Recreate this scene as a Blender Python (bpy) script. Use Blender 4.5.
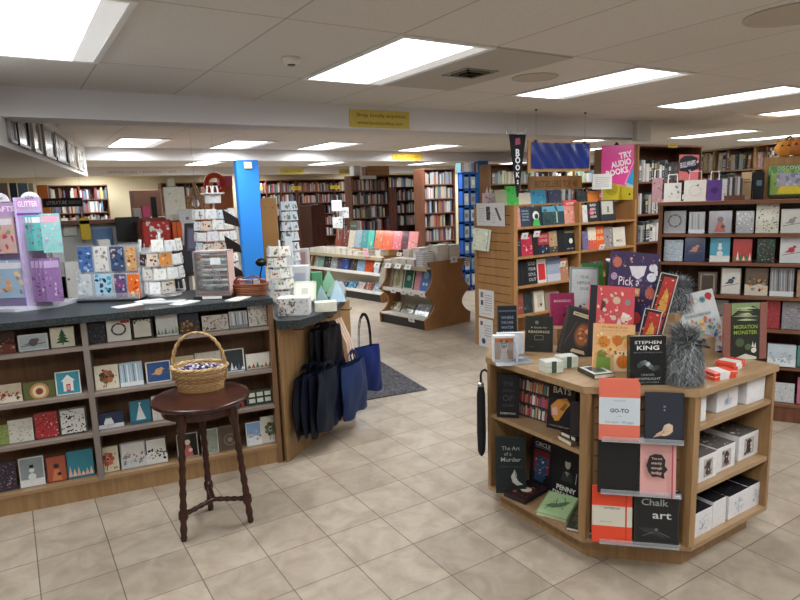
import bpy, math, random
from mathutils import Vector, Matrix
for o in list(bpy.data.objects): bpy.data.objects.remove(o)
scene=bpy.context.scene
COL=scene.collection
R_=math.radians
# ---------------------------------------------------------------- camera
EYE=1.64
FPX=618.0
def _cam_axes():
    p=R_(9.47); r=R_(-1.895); a=R_(-32.2)
    c,s=math.cos(p),math.sin(p)
    fw=Vector((0,c,-s)); up=Vector((0,s,c)); rt=Vector((1,0,0))
    R=math.cos(r)*rt+math.sin(r)*up; U=-math.sin(r)*rt+math.cos(r)*up
    M=Matrix.Rotation(a,3,'Z')
    return M@R,M@U,M@fw
CR,CU,CF=_cam_axes()
CAMP=Vector((0,0,EYE))
cam=bpy.data.cameras.new('camera'); co=bpy.data.objects.new('camera',cam); COL.objects.link(co)
m=Matrix.Identity(4)
for i in range(3):
    m[i][0]=CR[i]; m[i][1]=CU[i]; m[i][2]=-CF[i]; m[i][3]=CAMP[i]
co.matrix_world=m
cam.sensor_width=36; cam.lens=36*FPX/800; cam.clip_start=.05; cam.clip_end=100
scene.camera=co
# ---------------------------------------------------------------- world, light, exposure
w=bpy.data.worlds.new('world'); scene.world=w; w.use_nodes=True
w.node_tree.nodes['Background'].inputs[0].default_value=(.8,.85,.9,1)
w.node_tree.nodes['Background'].inputs[1].default_value=.05
scene.view_settings.view_transform='Standard'; scene.view_settings.look='None'
scene.view_settings.gamma=1; scene.view_settings.use_curve_mapping=False
scene.view_settings.exposure=0.0
LAMP_W=24      # watts of each ceiling troffer
LAMP_EMIT=5.5
LAMP_COL=(.955,.985,1.0)
# pixel -> world helpers (used only to read the places of real surfaces off the floor plan)
def ray(x,y): return CF+CR*((x-400)/FPX)-CU*((y-300)/FPX)
def atz(x,y,z): d=ray(x,y); return CAMP+d*((z-EYE)/d.z)
def onpl(x,y,P,n):
    d=ray(x,y); P=Vector(P); n=Vector(n); return CAMP+d*((P-CAMP).dot(n)/d.dot(n))
def dirv(az): return Vector((math.cos(R_(az)),math.sin(R_(az)),0))
# ---------------------------------------------------------------- colours and materials
def lin(c):
    if isinstance(c,str):
        c=c.lstrip('#')
        if len(c)==3: c=''.join(k*2 for k in c)
        c=tuple(int(c[i:i+2],16)/255 for i in (0,2,4))
    f=lambda v: v/12.92 if v<=.04045 else ((v+.055)/1.055)**2.4
    return tuple(f(v) for v in c[:3])+(1,)
MATS={}
def nodes(name):
    mt=bpy.data.materials.new(name); mt.use_nodes=True; nt=mt.node_tree; b=nt.nodes['Principled BSDF']
    MATS[name]=mt; return mt,nt,b
def N(nt,t,**k):
    n=nt.nodes.new(t)
    for a,v in k.items(): setattr(n,a,v)
    return n
def colour_mat(name,rough=.6,spec=.4,metal=0,var=.06,scale=30,bump=0,coat=0,bscale=200):
    """surface whose colour is the face colour of the mesh, with a little procedural variation"""
    mt,nt,b=nodes(name)
    at=N(nt,'ShaderNodeAttribute'); at.attribute_name='Col'
    no=N(nt,'ShaderNodeTexNoise'); no.inputs['Scale'].default_value=scale; no.inputs['Detail'].default_value=3
    tc=N(nt,'ShaderNodeTexCoord'); nt.links.new(tc.outputs['Object'],no.inputs['Vector'])
    mr=N(nt,'ShaderNodeMapRange'); mr.inputs['To Min'].default_value=1-var; mr.inputs['To Max'].default_value=1+var
    nt.links.new(no.outputs['Fac'],mr.inputs['Value'])
    mx=N(nt,'ShaderNodeVectorMath',operation='MULTIPLY')
    nt.links.new(at.outputs['Color'],mx.inputs[0]); nt.links.new(mr.outputs[0],mx.inputs[1])
    nt.links.new(mx.outputs[0],b.inputs['Base Color'])
    b.inputs['Roughness'].default_value=rough; b.inputs['Specular IOR Level'].default_value=spec; b.inputs['Metallic'].default_value=metal
    b.inputs['Coat Weight'].default_value=coat; b.inputs['Coat Roughness'].default_value=.08
    if bump:
        n2=N(nt,'ShaderNodeTexNoise'); n2.inputs['Scale'].default_value=bscale; nt.links.new(tc.outputs['Object'],n2.inputs['Vector'])
        bp=N(nt,'ShaderNodeBump'); bp.inputs['Strength'].default_value=bump; bp.inputs['Distance'].default_value=.003
        nt.links.new(n2.outputs['Fac'],bp.inputs['Height']); nt.links.new(bp.outputs[0],b.inputs['Normal'])
    return mt
colour_mat('paper',.55,.3,var=.16,scale=38)
colour_mat('gloss',.22,.45,var=.14,scale=34,coat=.3)
colour_mat('paint',.6,.3,var=.03,scale=4)
colour_mat('fabric',.85,.2,var=.12,bump=.5,bscale=500)
colour_mat('nylon',.5,.2,var=.12,scale=12,bump=.6,bscale=40)
colour_mat('metal',.3,.5,metal=1)
colour_mat('plastic',.35,.5,var=.02)
colour_mat('wicker',.55,.4,var=.25,scale=60,bump=.6,bscale=300)
colour_mat('fur',.8,.2,var=.25,scale=40)
def wood(name,c1,c2,rough=.4,grain=(14,14,1.2),spec=.4):
    mt,nt,b=nodes(name)
    tc=N(nt,'ShaderNodeTexCoord'); mp=N(nt,'ShaderNodeMapping'); mp.inputs['Scale'].default_value=grain
    nt.links.new(tc.outputs['Object'],mp.inputs['Vector'])
    no=N(nt,'ShaderNodeTexNoise'); no.inputs['Scale'].default_value=1.6; no.inputs['Detail'].default_value=6; no.inputs['Roughness'].default_value=.65; no.inputs['Distortion'].default_value=.9
    nt.links.new(mp.outputs[0],no.inputs['Vector'])
    cr=N(nt,'ShaderNodeValToRGB'); cr.color_ramp.elements[0].position=.32; cr.color_ramp.elements[1].position=.68
    cr.color_ramp.elements[0].color=lin(c1); cr.color_ramp.elements[1].color=lin(c2)
    nt.links.new(no.outputs['Fac'],cr.inputs[0]); nt.links.new(cr.outputs[0],b.inputs['Base Color'])
    b.inputs['Roughness'].default_value=rough; b.inputs['Specular IOR Level'].default_value=spec
    bp=N(nt,'ShaderNodeBump'); bp.inputs['Strength'].default_value=.15; bp.inputs['Distance'].default_value=.002
    nt.links.new(no.outputs['Fac'],bp.inputs['Height']); nt.links.new(bp.outputs[0],b.inputs['Normal'])
    return mt
wood('oak','#8c6a46','#a5845c')
wood('oak_lying','#927453','#aa8c69',.3,(1.2,14,14))
wood('oak_orange','#966c42','#ad8252')
wood('walnut','#5a3728','#7a4e38')
wood('walnut_lying','#6a4434','#84583f',.38,(1.2,14,14))
wood('brown_wood','#6e5038','#866245')
wood('dark_stain','#2e1813','#46261d',.25,(14,14,1.5))
wood('hardboard','#8a6038','#996c42',.55,(3,3,3))
def granite():
    mt,nt,b=nodes('granite')
    tc=N(nt,'ShaderNodeTexCoord'); v=N(nt,'ShaderNodeTexNoise'); v.inputs['Scale'].default_value=160; v.inputs['Detail'].default_value=5
    nt.links.new(tc.outputs['Object'],v.inputs['Vector'])
    cr=N(nt,'ShaderNodeValToRGB'); e=cr.color_ramp.elements; e[0].position=.4; e[0].color=lin('#15191c'); e[1].position=.72; e[1].color=lin('#4c5558')
    nt.links.new(v.outputs['Fac'],cr.inputs[0]); nt.links.new(cr.outputs[0],b.inputs['Base Color']); b.inputs['Roughness'].default_value=.38; b.inputs['Specular IOR Level'].default_value=.3
granite()
def floor_mat():
    mt,nt,b=nodes('floor_tile')
    tc=N(nt,'ShaderNodeTexCoord'); mp=N(nt,'ShaderNodeMapping'); mp.inputs['Location'].default_value=(-.863,-2.293,0)
    nt.links.new(tc.outputs['Object'],mp.inputs['Vector'])
    br=N(nt,'ShaderNodeTexBrick'); br.offset=0; br.squash=1
    for k,v in (('Scale',1),('Mortar Size',.0028),('Mortar Smooth',.3),('Brick Width',.3048),('Row Height',.3048),('Bias',0)): br.inputs[k].default_value=v
    br.inputs['Color1'].default_value=lin('#ab9f8f'); br.inputs['Color2'].default_value=lin('#9b8f80'); br.inputs['Mortar'].default_value=lin('#665e54')
    nt.links.new(mp.outputs[0],br.inputs['Vector'])
    n1=N(nt,'ShaderNodeTexNoise'); n1.inputs['Scale'].default_value=7; n1.inputs['Detail'].default_value=7; n1.inputs['Roughness'].default_value=.62; n1.inputs['Distortion'].default_value=.6
    nt.links.new(tc.outputs['Object'],n1.inputs['Vector'])
    cr=N(nt,'ShaderNodeValToRGB'); e=cr.color_ramp.elements; e[0].position=.36; e[0].color=(.80,.765,.73,1); e[1].position=.62; e[1].color=(1.05,1.045,1.035,1)
    nt.links.new(n1.outputs['Fac'],cr.inputs[0])
    mx=N(nt,'ShaderNodeVectorMath',operation='MULTIPLY'); nt.links.new(br.outputs['Color'],mx.inputs[0]); nt.links.new(cr.outputs[0],mx.inputs[1])
    nt.links.new(mx.outputs[0],b.inputs['Base Color'])
    mr=N(nt,'ShaderNodeMapRange'); mr.inputs['To Min'].default_value=.32; mr.inputs['To Max'].default_value=.5
    nt.links.new(n1.outputs['Fac'],mr.inputs['Value']); nt.links.new(mr.outputs[0],b.inputs['Roughness'])
    bp=N(nt,'ShaderNodeBump'); bp.inputs['Strength'].default_value=.35; bp.inputs['Distance'].default_value=.002; bp.invert=True
    nt.links.new(br.outputs['Fac'],bp.inputs['Height']); nt.links.new(bp.outputs[0],b.inputs['Normal'])
floor_mat()
def ceil_mat():
    mt,nt,b=nodes('ceiling_tile')
    tc=N(nt,'ShaderNodeTexCoord'); mp=N(nt,'ShaderNodeMapping'); mp.inputs['Location'].default_value=(-1.76,-2.69,0)
    nt.links.new(tc.outputs['Object'],mp.inputs['Vector'])
    br=N(nt,'ShaderNodeTexBrick'); br.offset=0; br.squash=1
    for k,v in (('Scale',1),('Mortar Size',.006),('Mortar Smooth',.2),('Brick Width',.61),('Row Height',1.22),('Bias',0)): br.inputs[k].default_value=v
    br.inputs['Color1'].default_value=lin('#d9d6d2'); br.inputs['Color2'].default_value=lin('#d4d1cc'); br.inputs['Mortar'].default_value=lin('#b3ada7')
    nt.links.new(mp.outputs[0],br.inputs['Vector'])
    n1=N(nt,'ShaderNodeTexNoise'); n1.inputs['Scale'].default_value=120; n1.inputs['Detail'].default_value=4
    nt.links.new(tc.outputs['Object'],n1.inputs['Vector'])
    mr=N(nt,'ShaderNodeMapRange'); mr.inputs['From Min'].default_value=.3; mr.inputs['From Max'].default_value=.6; mr.inputs['To Min'].default_value=.9; mr.inputs['To Max'].default_value=1
    nt.links.new(n1.outputs['Fac'],mr.inputs['Value'])
    mx=N(nt,'ShaderNodeVectorMath',operation='MULTIPLY'); nt.links.new(br.outputs['Color'],mx.inputs[0]); nt.links.new(mr.outputs[0],mx.inputs[1])
    nt.links.new(mx.outputs[0],b.inputs['Base Color']); b.inputs['Roughness'].default_value=.9
    bp=N(nt,'ShaderNodeBump'); bp.inputs['Strength'].default_value=.4; bp.inputs['Distance'].default_value=.003
    nt.links.new(n1.outputs['Fac'],bp.inputs['Height']); nt.links.new(bp.outputs[0],b.inputs['Normal'])
ceil_mat()
def carpet_mat():
    mt,nt,b=nodes('carpet')
    tc=N(nt,'ShaderNodeTexCoord'); v=N(nt,'ShaderNodeTexNoise'); v.inputs['Scale'].default_value=45; v.inputs['Detail'].default_value=6
    nt.links.new(tc.outputs['Object'],v.inputs['Vector'])
    cr=N(nt,'ShaderNodeValToRGB'); e=cr.color_ramp.elements; e[0].position=.35; e[0].color=lin('#26262a'); e[1].position=.65; e[1].color=lin('#5c5c62')
    nt.links.new(v.outputs['Fac'],cr.inputs[0]); nt.links.new(cr.outputs[0],b.inputs['Base Color']); b.inputs['Roughness'].default_value=.95
carpet_mat()
def clear_mat(name='clear_plastic',a=.18,tint=(.95,.97,1,1)):
    mt,nt,b=nodes(name)
    tr=N(nt,'ShaderNodeBsdfTransparent'); tr.inputs[0].default_value=tint
    mx=N(nt,'ShaderNodeMixShader'); fr=N(nt,'ShaderNodeFresnel'); fr.inputs[0].default_value=1.45
    ad=N(nt,'ShaderNodeMath',operation='ADD'); ad.inputs[1].default_value=a; ad.use_clamp=True
    nt.links.new(fr.outputs[0],ad.inputs[0])
    b.inputs['Base Color'].default_value=(.85,.88,.9,1); b.inputs['Roughness'].default_value=.06
    nt.links.new(ad.outputs[0],mx.inputs[0]); nt.links.new(tr.outputs[0],mx.inputs[1]); nt.links.new(b.outputs[0],mx.inputs[2])
    nt.links.new(mx.outputs[0],nt.nodes['Material Output'].inputs[0])
clear_mat(); clear_mat('clear_thin',.05)
def emit_mat(name,c,s):
    mt,nt,b=nodes(name); b.inputs['Base Color'].default_value=(.9,.9,.9,1)
    b.inputs['Emission Color'].default_value=c+(1,); b.inputs['Emission Strength'].default_value=s
emit_mat('lamp_diffuser',LAMP_COL,LAMP_EMIT)
emit_mat('reflector_glow',LAMP_COL,LAMP_EMIT*.07)  # weak emission stands in for tube light caught by the troffer's reflector strip
# ---------------------------------------------------------------- mesh builder
_tc={}
def text_tris(s,bold=0.0,font=None):
    k=(s,bold)
    if k in _tc: return _tc[k]
    cu=bpy.data.curves.new('t','FONT'); cu.body=s; cu.size=1; cu.offset=bold; cu.resolution_u=2
    ob=bpy.data.objects.new('t',cu); COL.objects.link(ob)
    bpy.context.view_layer.update()
    dg=bpy.context.evaluated_depsgraph_get(); me=ob.evaluated_get(dg).to_mesh()
    vs=[(v.co.x,v.co.y) for v in me.vertices]; fs=[tuple(p.vertices) for p in me.polygons]
    ob.evaluated_get(dg).to_mesh_clear()
    bpy.data.objects.remove(ob); bpy.data.curves.remove(cu)
    if vs:
        x0=min(v[0] for v in vs); x1=max(v[0] for v in vs); y0=min(v[1] for v in vs); y1=max(v[1] for v in vs)
        vs=[((v[0]-x0),(v[1]-y0)) for v in vs]; w_,h_=x1-x0,y1-y0
    else: w_=h_=1
    _tc[k]=(vs,fs,w_,h_); return _tc[k]
class MB:
    def __init__(s,mat='paper'):
        s.v=[];s.f=[];s.c=[];s.m=[];s.mats=[];s.mi=0;s.T=Matrix.Identity(4);s.sm=[];s.use(mat);s.smooth=False;s.col=lin('#888')
    def use(s,mat):
        if mat not in s.mats: s.mats.append(mat)
        s.mi=s.mats.index(mat); return s
    def add(s,vs,fs,c=None):
        b=len(s.v); T=s.T
        s.v+= [tuple(T@Vector(p)) for p in vs]
        cc=lin(c) if isinstance(c,str) else (c or s.col)
        for f in fs: s.f.append(tuple(b+i for i in f)); s.c.append(cc); s.m.append(s.mi); s.sm.append(s.smooth)
    def box(s,x0,x1,y0,y1,z0,z1,c=None):
        s.add([(x0,y0,z0),(x1,y0,z0),(x1,y1,z0),(x0,y1,z0),(x0,y0,z1),(x1,y0,z1),(x1,y1,z1),(x0,y1,z1)],
              [(0,3,2,1),(4,5,6,7),(0,1,5,4),(1,2,6,5),(2,3,7,6),(3,0,4,7)],c)
    def bbox(s,x0,x1,y0,y1,z0,z1,b=.003,c=None):
        """box with chamfered vertical and top edges"""
        b=min(b,(x1-x0)/3,(y1-y0)/3,(z1-z0)/3)
        def ring(x0,x1,y0,y1,z): return [(x0+b,y0,z),(x1-b,y0,z),(x1,y0+b,z),(x1,y1-b,z),(x1-b,y1,z),(x0+b,y1,z),(x0,y1-b,z),(x0,y0+b,z)]
        vs=ring(x0+b,x1-b,y0+b,y1-b,z0)+ring(x0,x1,y0,y1,z0+b)+ring(x0,x1,y0,y1,z1-b)+ring(x0+b,x1-b,y0+b,y1-b,z1)
        fs=[tuple(range(7,-1,-1)),tuple(range(24,32))]
        for k in range(3):
            for i in range(8):
                j=(i+1)%8; fs.append((k*8+i,k*8+j,k*8+8+j,k*8+8+i))
        s.add(vs,fs,c)
    def quad(s,a,b,c_,d,c=None): s.add([a,b,c_,d],[(0,1,2,3)],c)
    def prism(s,pts,z0,z1,c=None,ctop=None):
        n=len(pts)
        ar=sum(pts[i][0]*pts[(i+1)%n][1]-pts[(i+1)%n][0]*pts[i][1] for i in range(n))
        if ar<0: pts=pts[::-1]
        vs=[(x,y,z0) for x,y in pts]+[(x,y,z1) for x,y in pts]
        s.add(vs,[tuple(range(n-1,-1,-1))]+[(i,(i+1)%n,n+(i+1)%n,n+i) for i in range(n)],c)
        s.add(vs[n:],[tuple(range(n))],ctop or c)
    def lathe(s,prof,n=24,c=None,cx=0,cy=0,sx=1,sy=1,cap=True):
        vs=[];fs=[]
        for r,z in prof:
            for i in range(n):
                a=2*math.pi*i/n; vs.append((cx+r*sx*math.cos(a),cy+r*sy*math.sin(a),z))
        for k in range(len(prof)-1):
            for i in range(n):
                j=(i+1)%n; fs.append((k*n+i,k*n+j,(k+1)*n+j,(k+1)*n+i))
        if cap: fs.append(tuple(range(n-1,-1,-1))); fs.append(tuple((len(prof)-1)*n+i for i in range(n)))
        s.add(vs,fs,c)
    def tube(s,pts,r,n=8,c=None,closed=False):
        pts=[Vector(p) for p in pts]; rs=r if isinstance(r,(list,tuple)) else [r]*len(pts)
        vs=[];L=len(pts); up=None
        for i,p in enumerate(pts):
            a=pts[i-1] if (i>0 or closed) else p; b=pts[(i+1)%L] if (i<L-1 or closed) else p
            d=(b-a); d=d.normalized() if d.length>1e-9 else Vector((0,0,1))
            if up is None:
                up=Vector((0,0,1)) if abs(d.z)<.9 else Vector((1,0,0))
            x=d.cross(up); 
            if x.length<1e-6: x=d.orthogonal()
            x.normalize(); y=x.cross(d).normalized(); up=y
            for k in range(n):
                t=2*math.pi*k/n; vs.append(p+x*(rs[i]*math.cos(t))+y*(rs[i]*math.sin(t)))
        fs=[]
        for i in range(L if closed else L-1):
            j=(i+1)%L
            for k in range(n):
                l=(k+1)%n; fs.append((i*n+k,j*n+k,j*n+l,i*n+l))
        if not closed: fs.append(tuple(range(n))); fs.append(tuple(((L-1)*n+k) for k in range(n-1,-1,-1)))
        s.add(vs,fs,c)
    def ball(s,cx,cy,cz,rx,ry=None,rz=None,n=12,m=8,c=None):
        ry=ry or rx; rz=rz or rx
        vs=[(cx,cy,cz-rz)];fs=[]
        for k in range(1,m):
            a=-math.pi/2+math.pi*k/m
            for i in range(n):
                t=2*math.pi*i/n; vs.append((cx+rx*math.cos(a)*math.cos(t),cy+ry*math.cos(a)*math.sin(t),cz+rz*math.sin(a)))
        vs.append((cx,cy,cz+rz)); e=len(vs)-1
        for i in range(n):
            j=(i+1)%n; fs.append((0,1+j,1+i)); fs.append((e,1+(m-2)*n+i,1+(m-2)*n+j))
            for k in range(m-2): fs.append((1+k*n+i,1+k*n+j,1+(k+1)*n+j,1+(k+1)*n+i))
        s.add(vs,fs,c)
    def build(s,name,parent=None,loc=None,rot=None,mw=None):
        me=bpy.data.meshes.new(name); me.from_pydata(s.v,[],s.f); 
        for k in s.mats: me.materials.append(MATS[k])
        at=me.color_attributes.new('Col','FLOAT_COLOR','CORNER')
        buf=[]
        for f,c in zip(s.f,s.c): buf+=list(c)*len(f)
        at.data.foreach_set('color',buf)
        me.polygons.foreach_set('material_index',s.m); me.polygons.foreach_set('use_smooth',s.sm)
        me.update()
        o=bpy.data.objects.new(name,me); COL.objects.link(o)
        if parent: o.parent=parent
        if mw is not None: o.matrix_local=mw
        if loc is not None: o.location=loc
        if rot is not None: o.rotation_euler=rot
        return o
class Art:
    """printed artwork on the front (-y) face of a box of width w and height h, front at y=yf; u,v in 0..1"""
    def __init__(s,mb,w,h,yf,O=None,X=None,Y=None,Nn=None):
        s.mb=mb;s.w=w;s.h=h;s.k=0
        s.O=Vector(O) if O is not None else Vector((-w/2,yf,0)); s.X=Vector(X or (1,0,0)); s.Y=Vector(Y or (0,0,1)); s.N=Vector(Nn or (0,-1,0))
    def pt(s,u,v): return s.O+s.X*(u*s.w)+s.Y*(v*s.h)+s.N*(.0004*(s.k+1))
    def poly(s,pts,c,raw=False):
        pts=[(min(1,max(0,u)),min(1,max(0,v))) for u,v in pts]
        s.mb.add([s.pt(u,v) for u,v in pts],[tuple(range(len(pts)))],c)
    def up(s): s.k+=1; return s
    def rect(s,u0,v0,u1,v1,c): s.poly([(u0,v0),(u1,v0),(u1,v1),(u0,v1)],c)
    def circ(s,u,v,r,c,n=12,ry=None):
        a=s.w/s.h; ry=ry or r*a
        s.poly([(u+r*math.cos(2*math.pi*i/n),v+ry*math.sin(2*math.pi*i/n)) for i in range(n)],c)
    def tri(s,a,b,c_,c): s.poly([a,b,c_],c)
    def line(s,u0,v0,u1,v1,t,c):
        dx,dy=(u1-u0)*s.w,(v1-v0)*s.h; L=math.hypot(dx,dy) or 1; nx,ny=-dy/L*t/2,dx/L*t/2
        s.poly([(u0+nx/s.w,v0+ny/s.h),(u0-nx/s.w,v0-ny/s.h),(u1-nx/s.w,v1-ny/s.h),(u1+nx/s.w,v1+ny/s.h)],c)
    def text(s,t,u,v,width,c,h=None,bold=0.01,rot=0,fit=True):
        """text centred at u,v, 'width' as a fraction of the cover's width, h as fraction of its height"""
        vs,fs,tw,th=text_tris(t,bold)
        W=width*s.w; k=W/tw; kh=k if h is None else h*s.h/th
        cr,sr=math.cos(rot),math.sin(rot)
        out=[]
        for x,y in vs:
            X=(x-tw/2)*k; Y=(y-th/2)*kh; X,Y=X*cr-Y*sr,X*sr+Y*cr
            out.append(s.pt(u,v)+s.X*X+s.Y*Y)
        s.mb.add(out,fs,c)
    def dots(s,n,cols,r0,r1,box=(.05,.05,.95,.95),rnd=None,k=5):
        rnd=rnd or random
        for i in range(n):
            u=rnd.uniform(box[0],box[2]);v=rnd.uniform(box[1],box[3]); r=rnd.uniform(r0,r1); c=rnd.choice(cols); a=s.w/s.h; th=rnd.uniform(0,3.14); el=rnd.uniform(.35,1); m=k+rnd.choice((0,1,2)); pts=[]
            for q in range(m):
                t=2*math.pi*q/m; rr=r*rnd.uniform(.7,1.3); x,y=rr*math.cos(t),rr*math.sin(t)*el; pts.append((u+x*math.cos(th)-y*math.sin(th),v+(x*math.sin(th)+y*math.cos(th))*a))
            s.poly(pts,c)
            if i%3==2: s.k+=.12
    def border(s,t,c):
        a=s.w/s.h
        s.rect(0,0,1,t*a,c);s.rect(0,1-t*a,1,1,c);s.rect(0,0,t,1,c);s.rect(1-t,0,1,1,c)
def tag(o,label=None,cat=None,group=None,kind=None):
    if label: o['label']=label
    if cat: o['category']=cat
    if group: o['group']=group
    if kind: o['kind']=kind
    return o
def empty(name,loc,yaw=0):
    o=bpy.data.objects.new(name,None); COL.objects.link(o); o.location=loc; o.rotation_euler=(0,0,R_(yaw)); o.empty_display_size=.1
    return o
def struct(name,mb): return tag(mb.build(name),kind='structure')
def pose(loc,yaw=0,tilt=0,roll=0):
    """standing thing: local front is -y; yaw turns it, tilt leans the top back, roll turns it clockwise in its own plane"""
    return Matrix.Translation(Vector(loc))@Matrix.Rotation(R_(yaw),4,'Z')@Matrix.Rotation(R_(-tilt),4,'X')@Matrix.Rotation(R_(roll),4,'Y')
# ================================================================ the setting
CZ=2.43; X0,X1,Y0,Y1=-3.6,15.5,-3.2,16.0
b=MB('floor_tile'); b.box(X0,X1,Y0,Y1,-.1,0); struct('floor',b)
b=MB('ceiling_tile'); b.box(X0,X1,Y0,Y1,CZ,CZ+.1); struct('ceiling',b)
for nm,a in (('wall_back',(X0,X1,Y1,Y1+.1)),('wall_front',(X0,X1,Y0-.1,Y0)),('wall_left',(X0-.1,X0,Y0,Y1)),('wall_right',(X1,X1+.1,Y0,Y1))):
    b=MB('paint'); b.box(a[0],a[1],a[2],a[3],0,CZ,'#d9cfae' if nm=='wall_back' else '#cfcac2'); struct(nm,b)
# ceiling beams (bulkheads) crossing the shop
BY=[4.84,9.38,13.9]
b=MB('paint'); b.box(.02,6.62,BY[0],BY[0]+.3,2.235,CZ,'#d6d6da'); struct('trim_1',b)
b=MB('paint'); b.box(.9,X1,BY[1],BY[1]+.3,2.26,CZ,'#d8d8da'); struct('trim_2',b)
b=MB('paint'); b.box(X0,X1,BY[2],BY[2]+.3,2.26,CZ,'#d8d7d6'); struct('trim_3',b)

# small boxed column stub where the near beam ends
b=MB('paint'); b.box(6.36,6.62,4.78,4.84,2.2,CZ,'#cfccc4'); struct('trim_5',b)
# lowered soffit on the left, hung with framed pictures
A=Vector((.06,4.84)); Bq=Vector((1.02,9.37)); d=(Bq-A).normalized(); A2=A-d*3.6
b=MB('paint'); nn=Vector((-d.y,d.x))*3.4
pts=[tuple(A2),tuple(Bq),(Bq.x+nn.x,Bq.y+nn.y),(A2.x+nn.x,A2.y+nn.y)]
b.prism(pts,2.045,CZ,'#dcdcdb'); struct('trim_6',b)
SOF=(A,Bq,d)
# lights: troffers in the ceiling grid
LI=[]
def troffer(x0,y0,w=.61,l=1.22,where='',power=1.0,lab='recessed fluorescent ceiling light'):
    e=empty('ceiling_light',(x0+w/2,y0+l/2,CZ)); tag(e,lab,'ceiling light','recessed fluorescent ceiling lights')
    hw,hl=w/2,l/2
    f=MB('paint'); t=.028
    for a in ((-hw,hw,-hl,-hl+t),(-hw,hw,hl-t,hl),(-hw,-hw+t,-hl+t,hl-t),(hw-t,hw,-hl+t,hl-t)): f.box(*a,-.012,.002,'#e4e4e4')
    f.build('frame',e)
    g=MB('lamp_diffuser'); g.T=Matrix.Identity(4)
    g.box(-hw+t,hw-.13,-hl+t,hl-t,-.008,.001,'#fff'); g.build('diffuser',e)
    g=MB('reflector_glow'); g.box(hw-.13,hw-t,-hl+t,hl-t,-.008,.001,'#eee'); g.build('reflector',e)
    la=bpy.data.lights.new('tube_light','AREA'); la.shape='RECTANGLE'; la.size=w-.19; la.size_y=l-.08; la.energy=LAMP_W*power; la.color=LAMP_COL; la.spread=R_(170)
    lo=bpy.data.objects.new('tube_light',la); COL.objects.link(lo); lo.parent=e; lo.location=(-.05,0,-.012)
    LI.append(e)
for k,x in enumerate((-.07,1.76,3.59,5.42)):
    troffer(x,2.69,lab='bright ceiling light, '+('cut off at the top left corner','nearest one above the basket stool','above the pumpkin books','above the card rack on the right')[k]+' in front of the near beam')
for k,x in enumerate((7.25,9.08)): troffer(x,2.69,lab='thin slanting ceiling light at the right edge, '+('nearer','farther')[k]+' one of the two there')
for x in (-1.9,0,1.76,3.59,5.42,7.5): troffer(x,-.6,lab='ceiling light behind the camera')
for k,x in enumerate((1.25,2.6,3.95,5.8)): troffer(x,8.0,power=1.5,lab='ceiling light beyond the near beam, '+('first','second','third','fourth')[k]+' from the left in that row')
for k,(x,y) in enumerate(((7.7,6.6),(9.0,5.0),(10.9,5.0),(12.8,5.0),(9.5,8.0),(11.6,8.0))): troffer(x,y,lab='distant ceiling light above the bookcases on the right, number %s from the near side'%('one two three four five six'.split()[k]))
for k,x in enumerate((.5,3.2,5.9,8.6,11.3)): troffer(x,12.0,power=1.8,lab='thin ceiling light in the far bay, '+('leftmost','second','middle','fourth','rightmost')[k]+' of its row')
for k,x in enumerate((1.5,5,8.5,12)): troffer(x,14.35,power=1.8,lab='ceiling light in the farthest bay by the back wall, '+('leftmost','second','third','rightmost')[k]+' of its row')
# smoke detector, air vent, round stains
e=empty('smoke_detector',tuple(atz(291,58,CZ))); tag(e,'small white round smoke detector on the ceiling between the two large lights','smoke detector')
b=MB('plastic'); b.smooth=True; b.lathe([(.0,-.036),(.03,-.036),(.045,-.03),(.052,-.012),(.055,0)],20,'#dcd8d0'); b.build('housing',e)
b=MB('plastic'); b.lathe([(.0,-.042),(.02,-.042),(.024,-.036)],14,'#4a4642'); b.build('sensor_cap',e)
vx,vy=2.37,2.69
e=empty('ceiling_vent',(vx+.305,vy+.61,CZ)); tag(e,'square metal ceiling air vent with a dark centre between two lights','air vent')
b=MB('paint'); b.box(-.3,.3,-.6,.6,-.008,.001,'#b4b0aa'); b.build('panel',e)
for k,(s0,dz) in enumerate(((.13,.014),(.09,.02),(.05,.026))):
    b=MB('paint'); 
    for a in ((-s0,s0,-s0,-s0+.012),(-s0,s0,s0-.012,s0),(-s0,-s0+.012,-s0,s0),(s0-.012,s0,-s0,s0)): b.box(*a,-dz,-.008,('#8d8880','#6b6761','#2b2927')[k])
    b.build('louver_ring',e)
b=MB('plastic'); b.box(-.04,.04,-.04,.04,-.014,-.008,'#1c1b1a'); b.build('duct_opening',e)
for i,(px,py,r,l) in enumerate(((535,77,.16,'round off-white speaker grille in the ceiling beside the vent'),(795,14,.22,'large round ceiling speaker grille at the top right corner'))):
    p=atz(px,py,CZ); b=MB('paint'); b.lathe([(0,-.006),(r*.86,-.006),(r*.88,-.009),(r,-.006),(r,.001)],36,'#b9b1a6'); o=b.build('ceiling_speaker',loc=p); tag(o,l,'ceiling speaker')
# floor mat
P1=atz(427,390,0); P2=atz(357,402,0); P3=atz(375,352,0)
u=(P2-P1).normalized(); v=Vector((-u.y,u.x,0)); v=v if v.y>0 else -v
b=MB('carpet'); L=1.7; Wd=1.35
pts=[(P1.x,P1.y),(P1.x+u.x*L,P1.y+u.y*L),(P1.x+u.x*L+v.x*Wd,P1.y+u.y*L+v.y*Wd),(P1.x+v.x*Wd,P1.y+v.y*Wd)]
b.prism(pts,0,.009); o=b.build('floor_mat'); tag(o,'dark grey carpet mat on the tiled floor beside the counter','floor mat')
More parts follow.
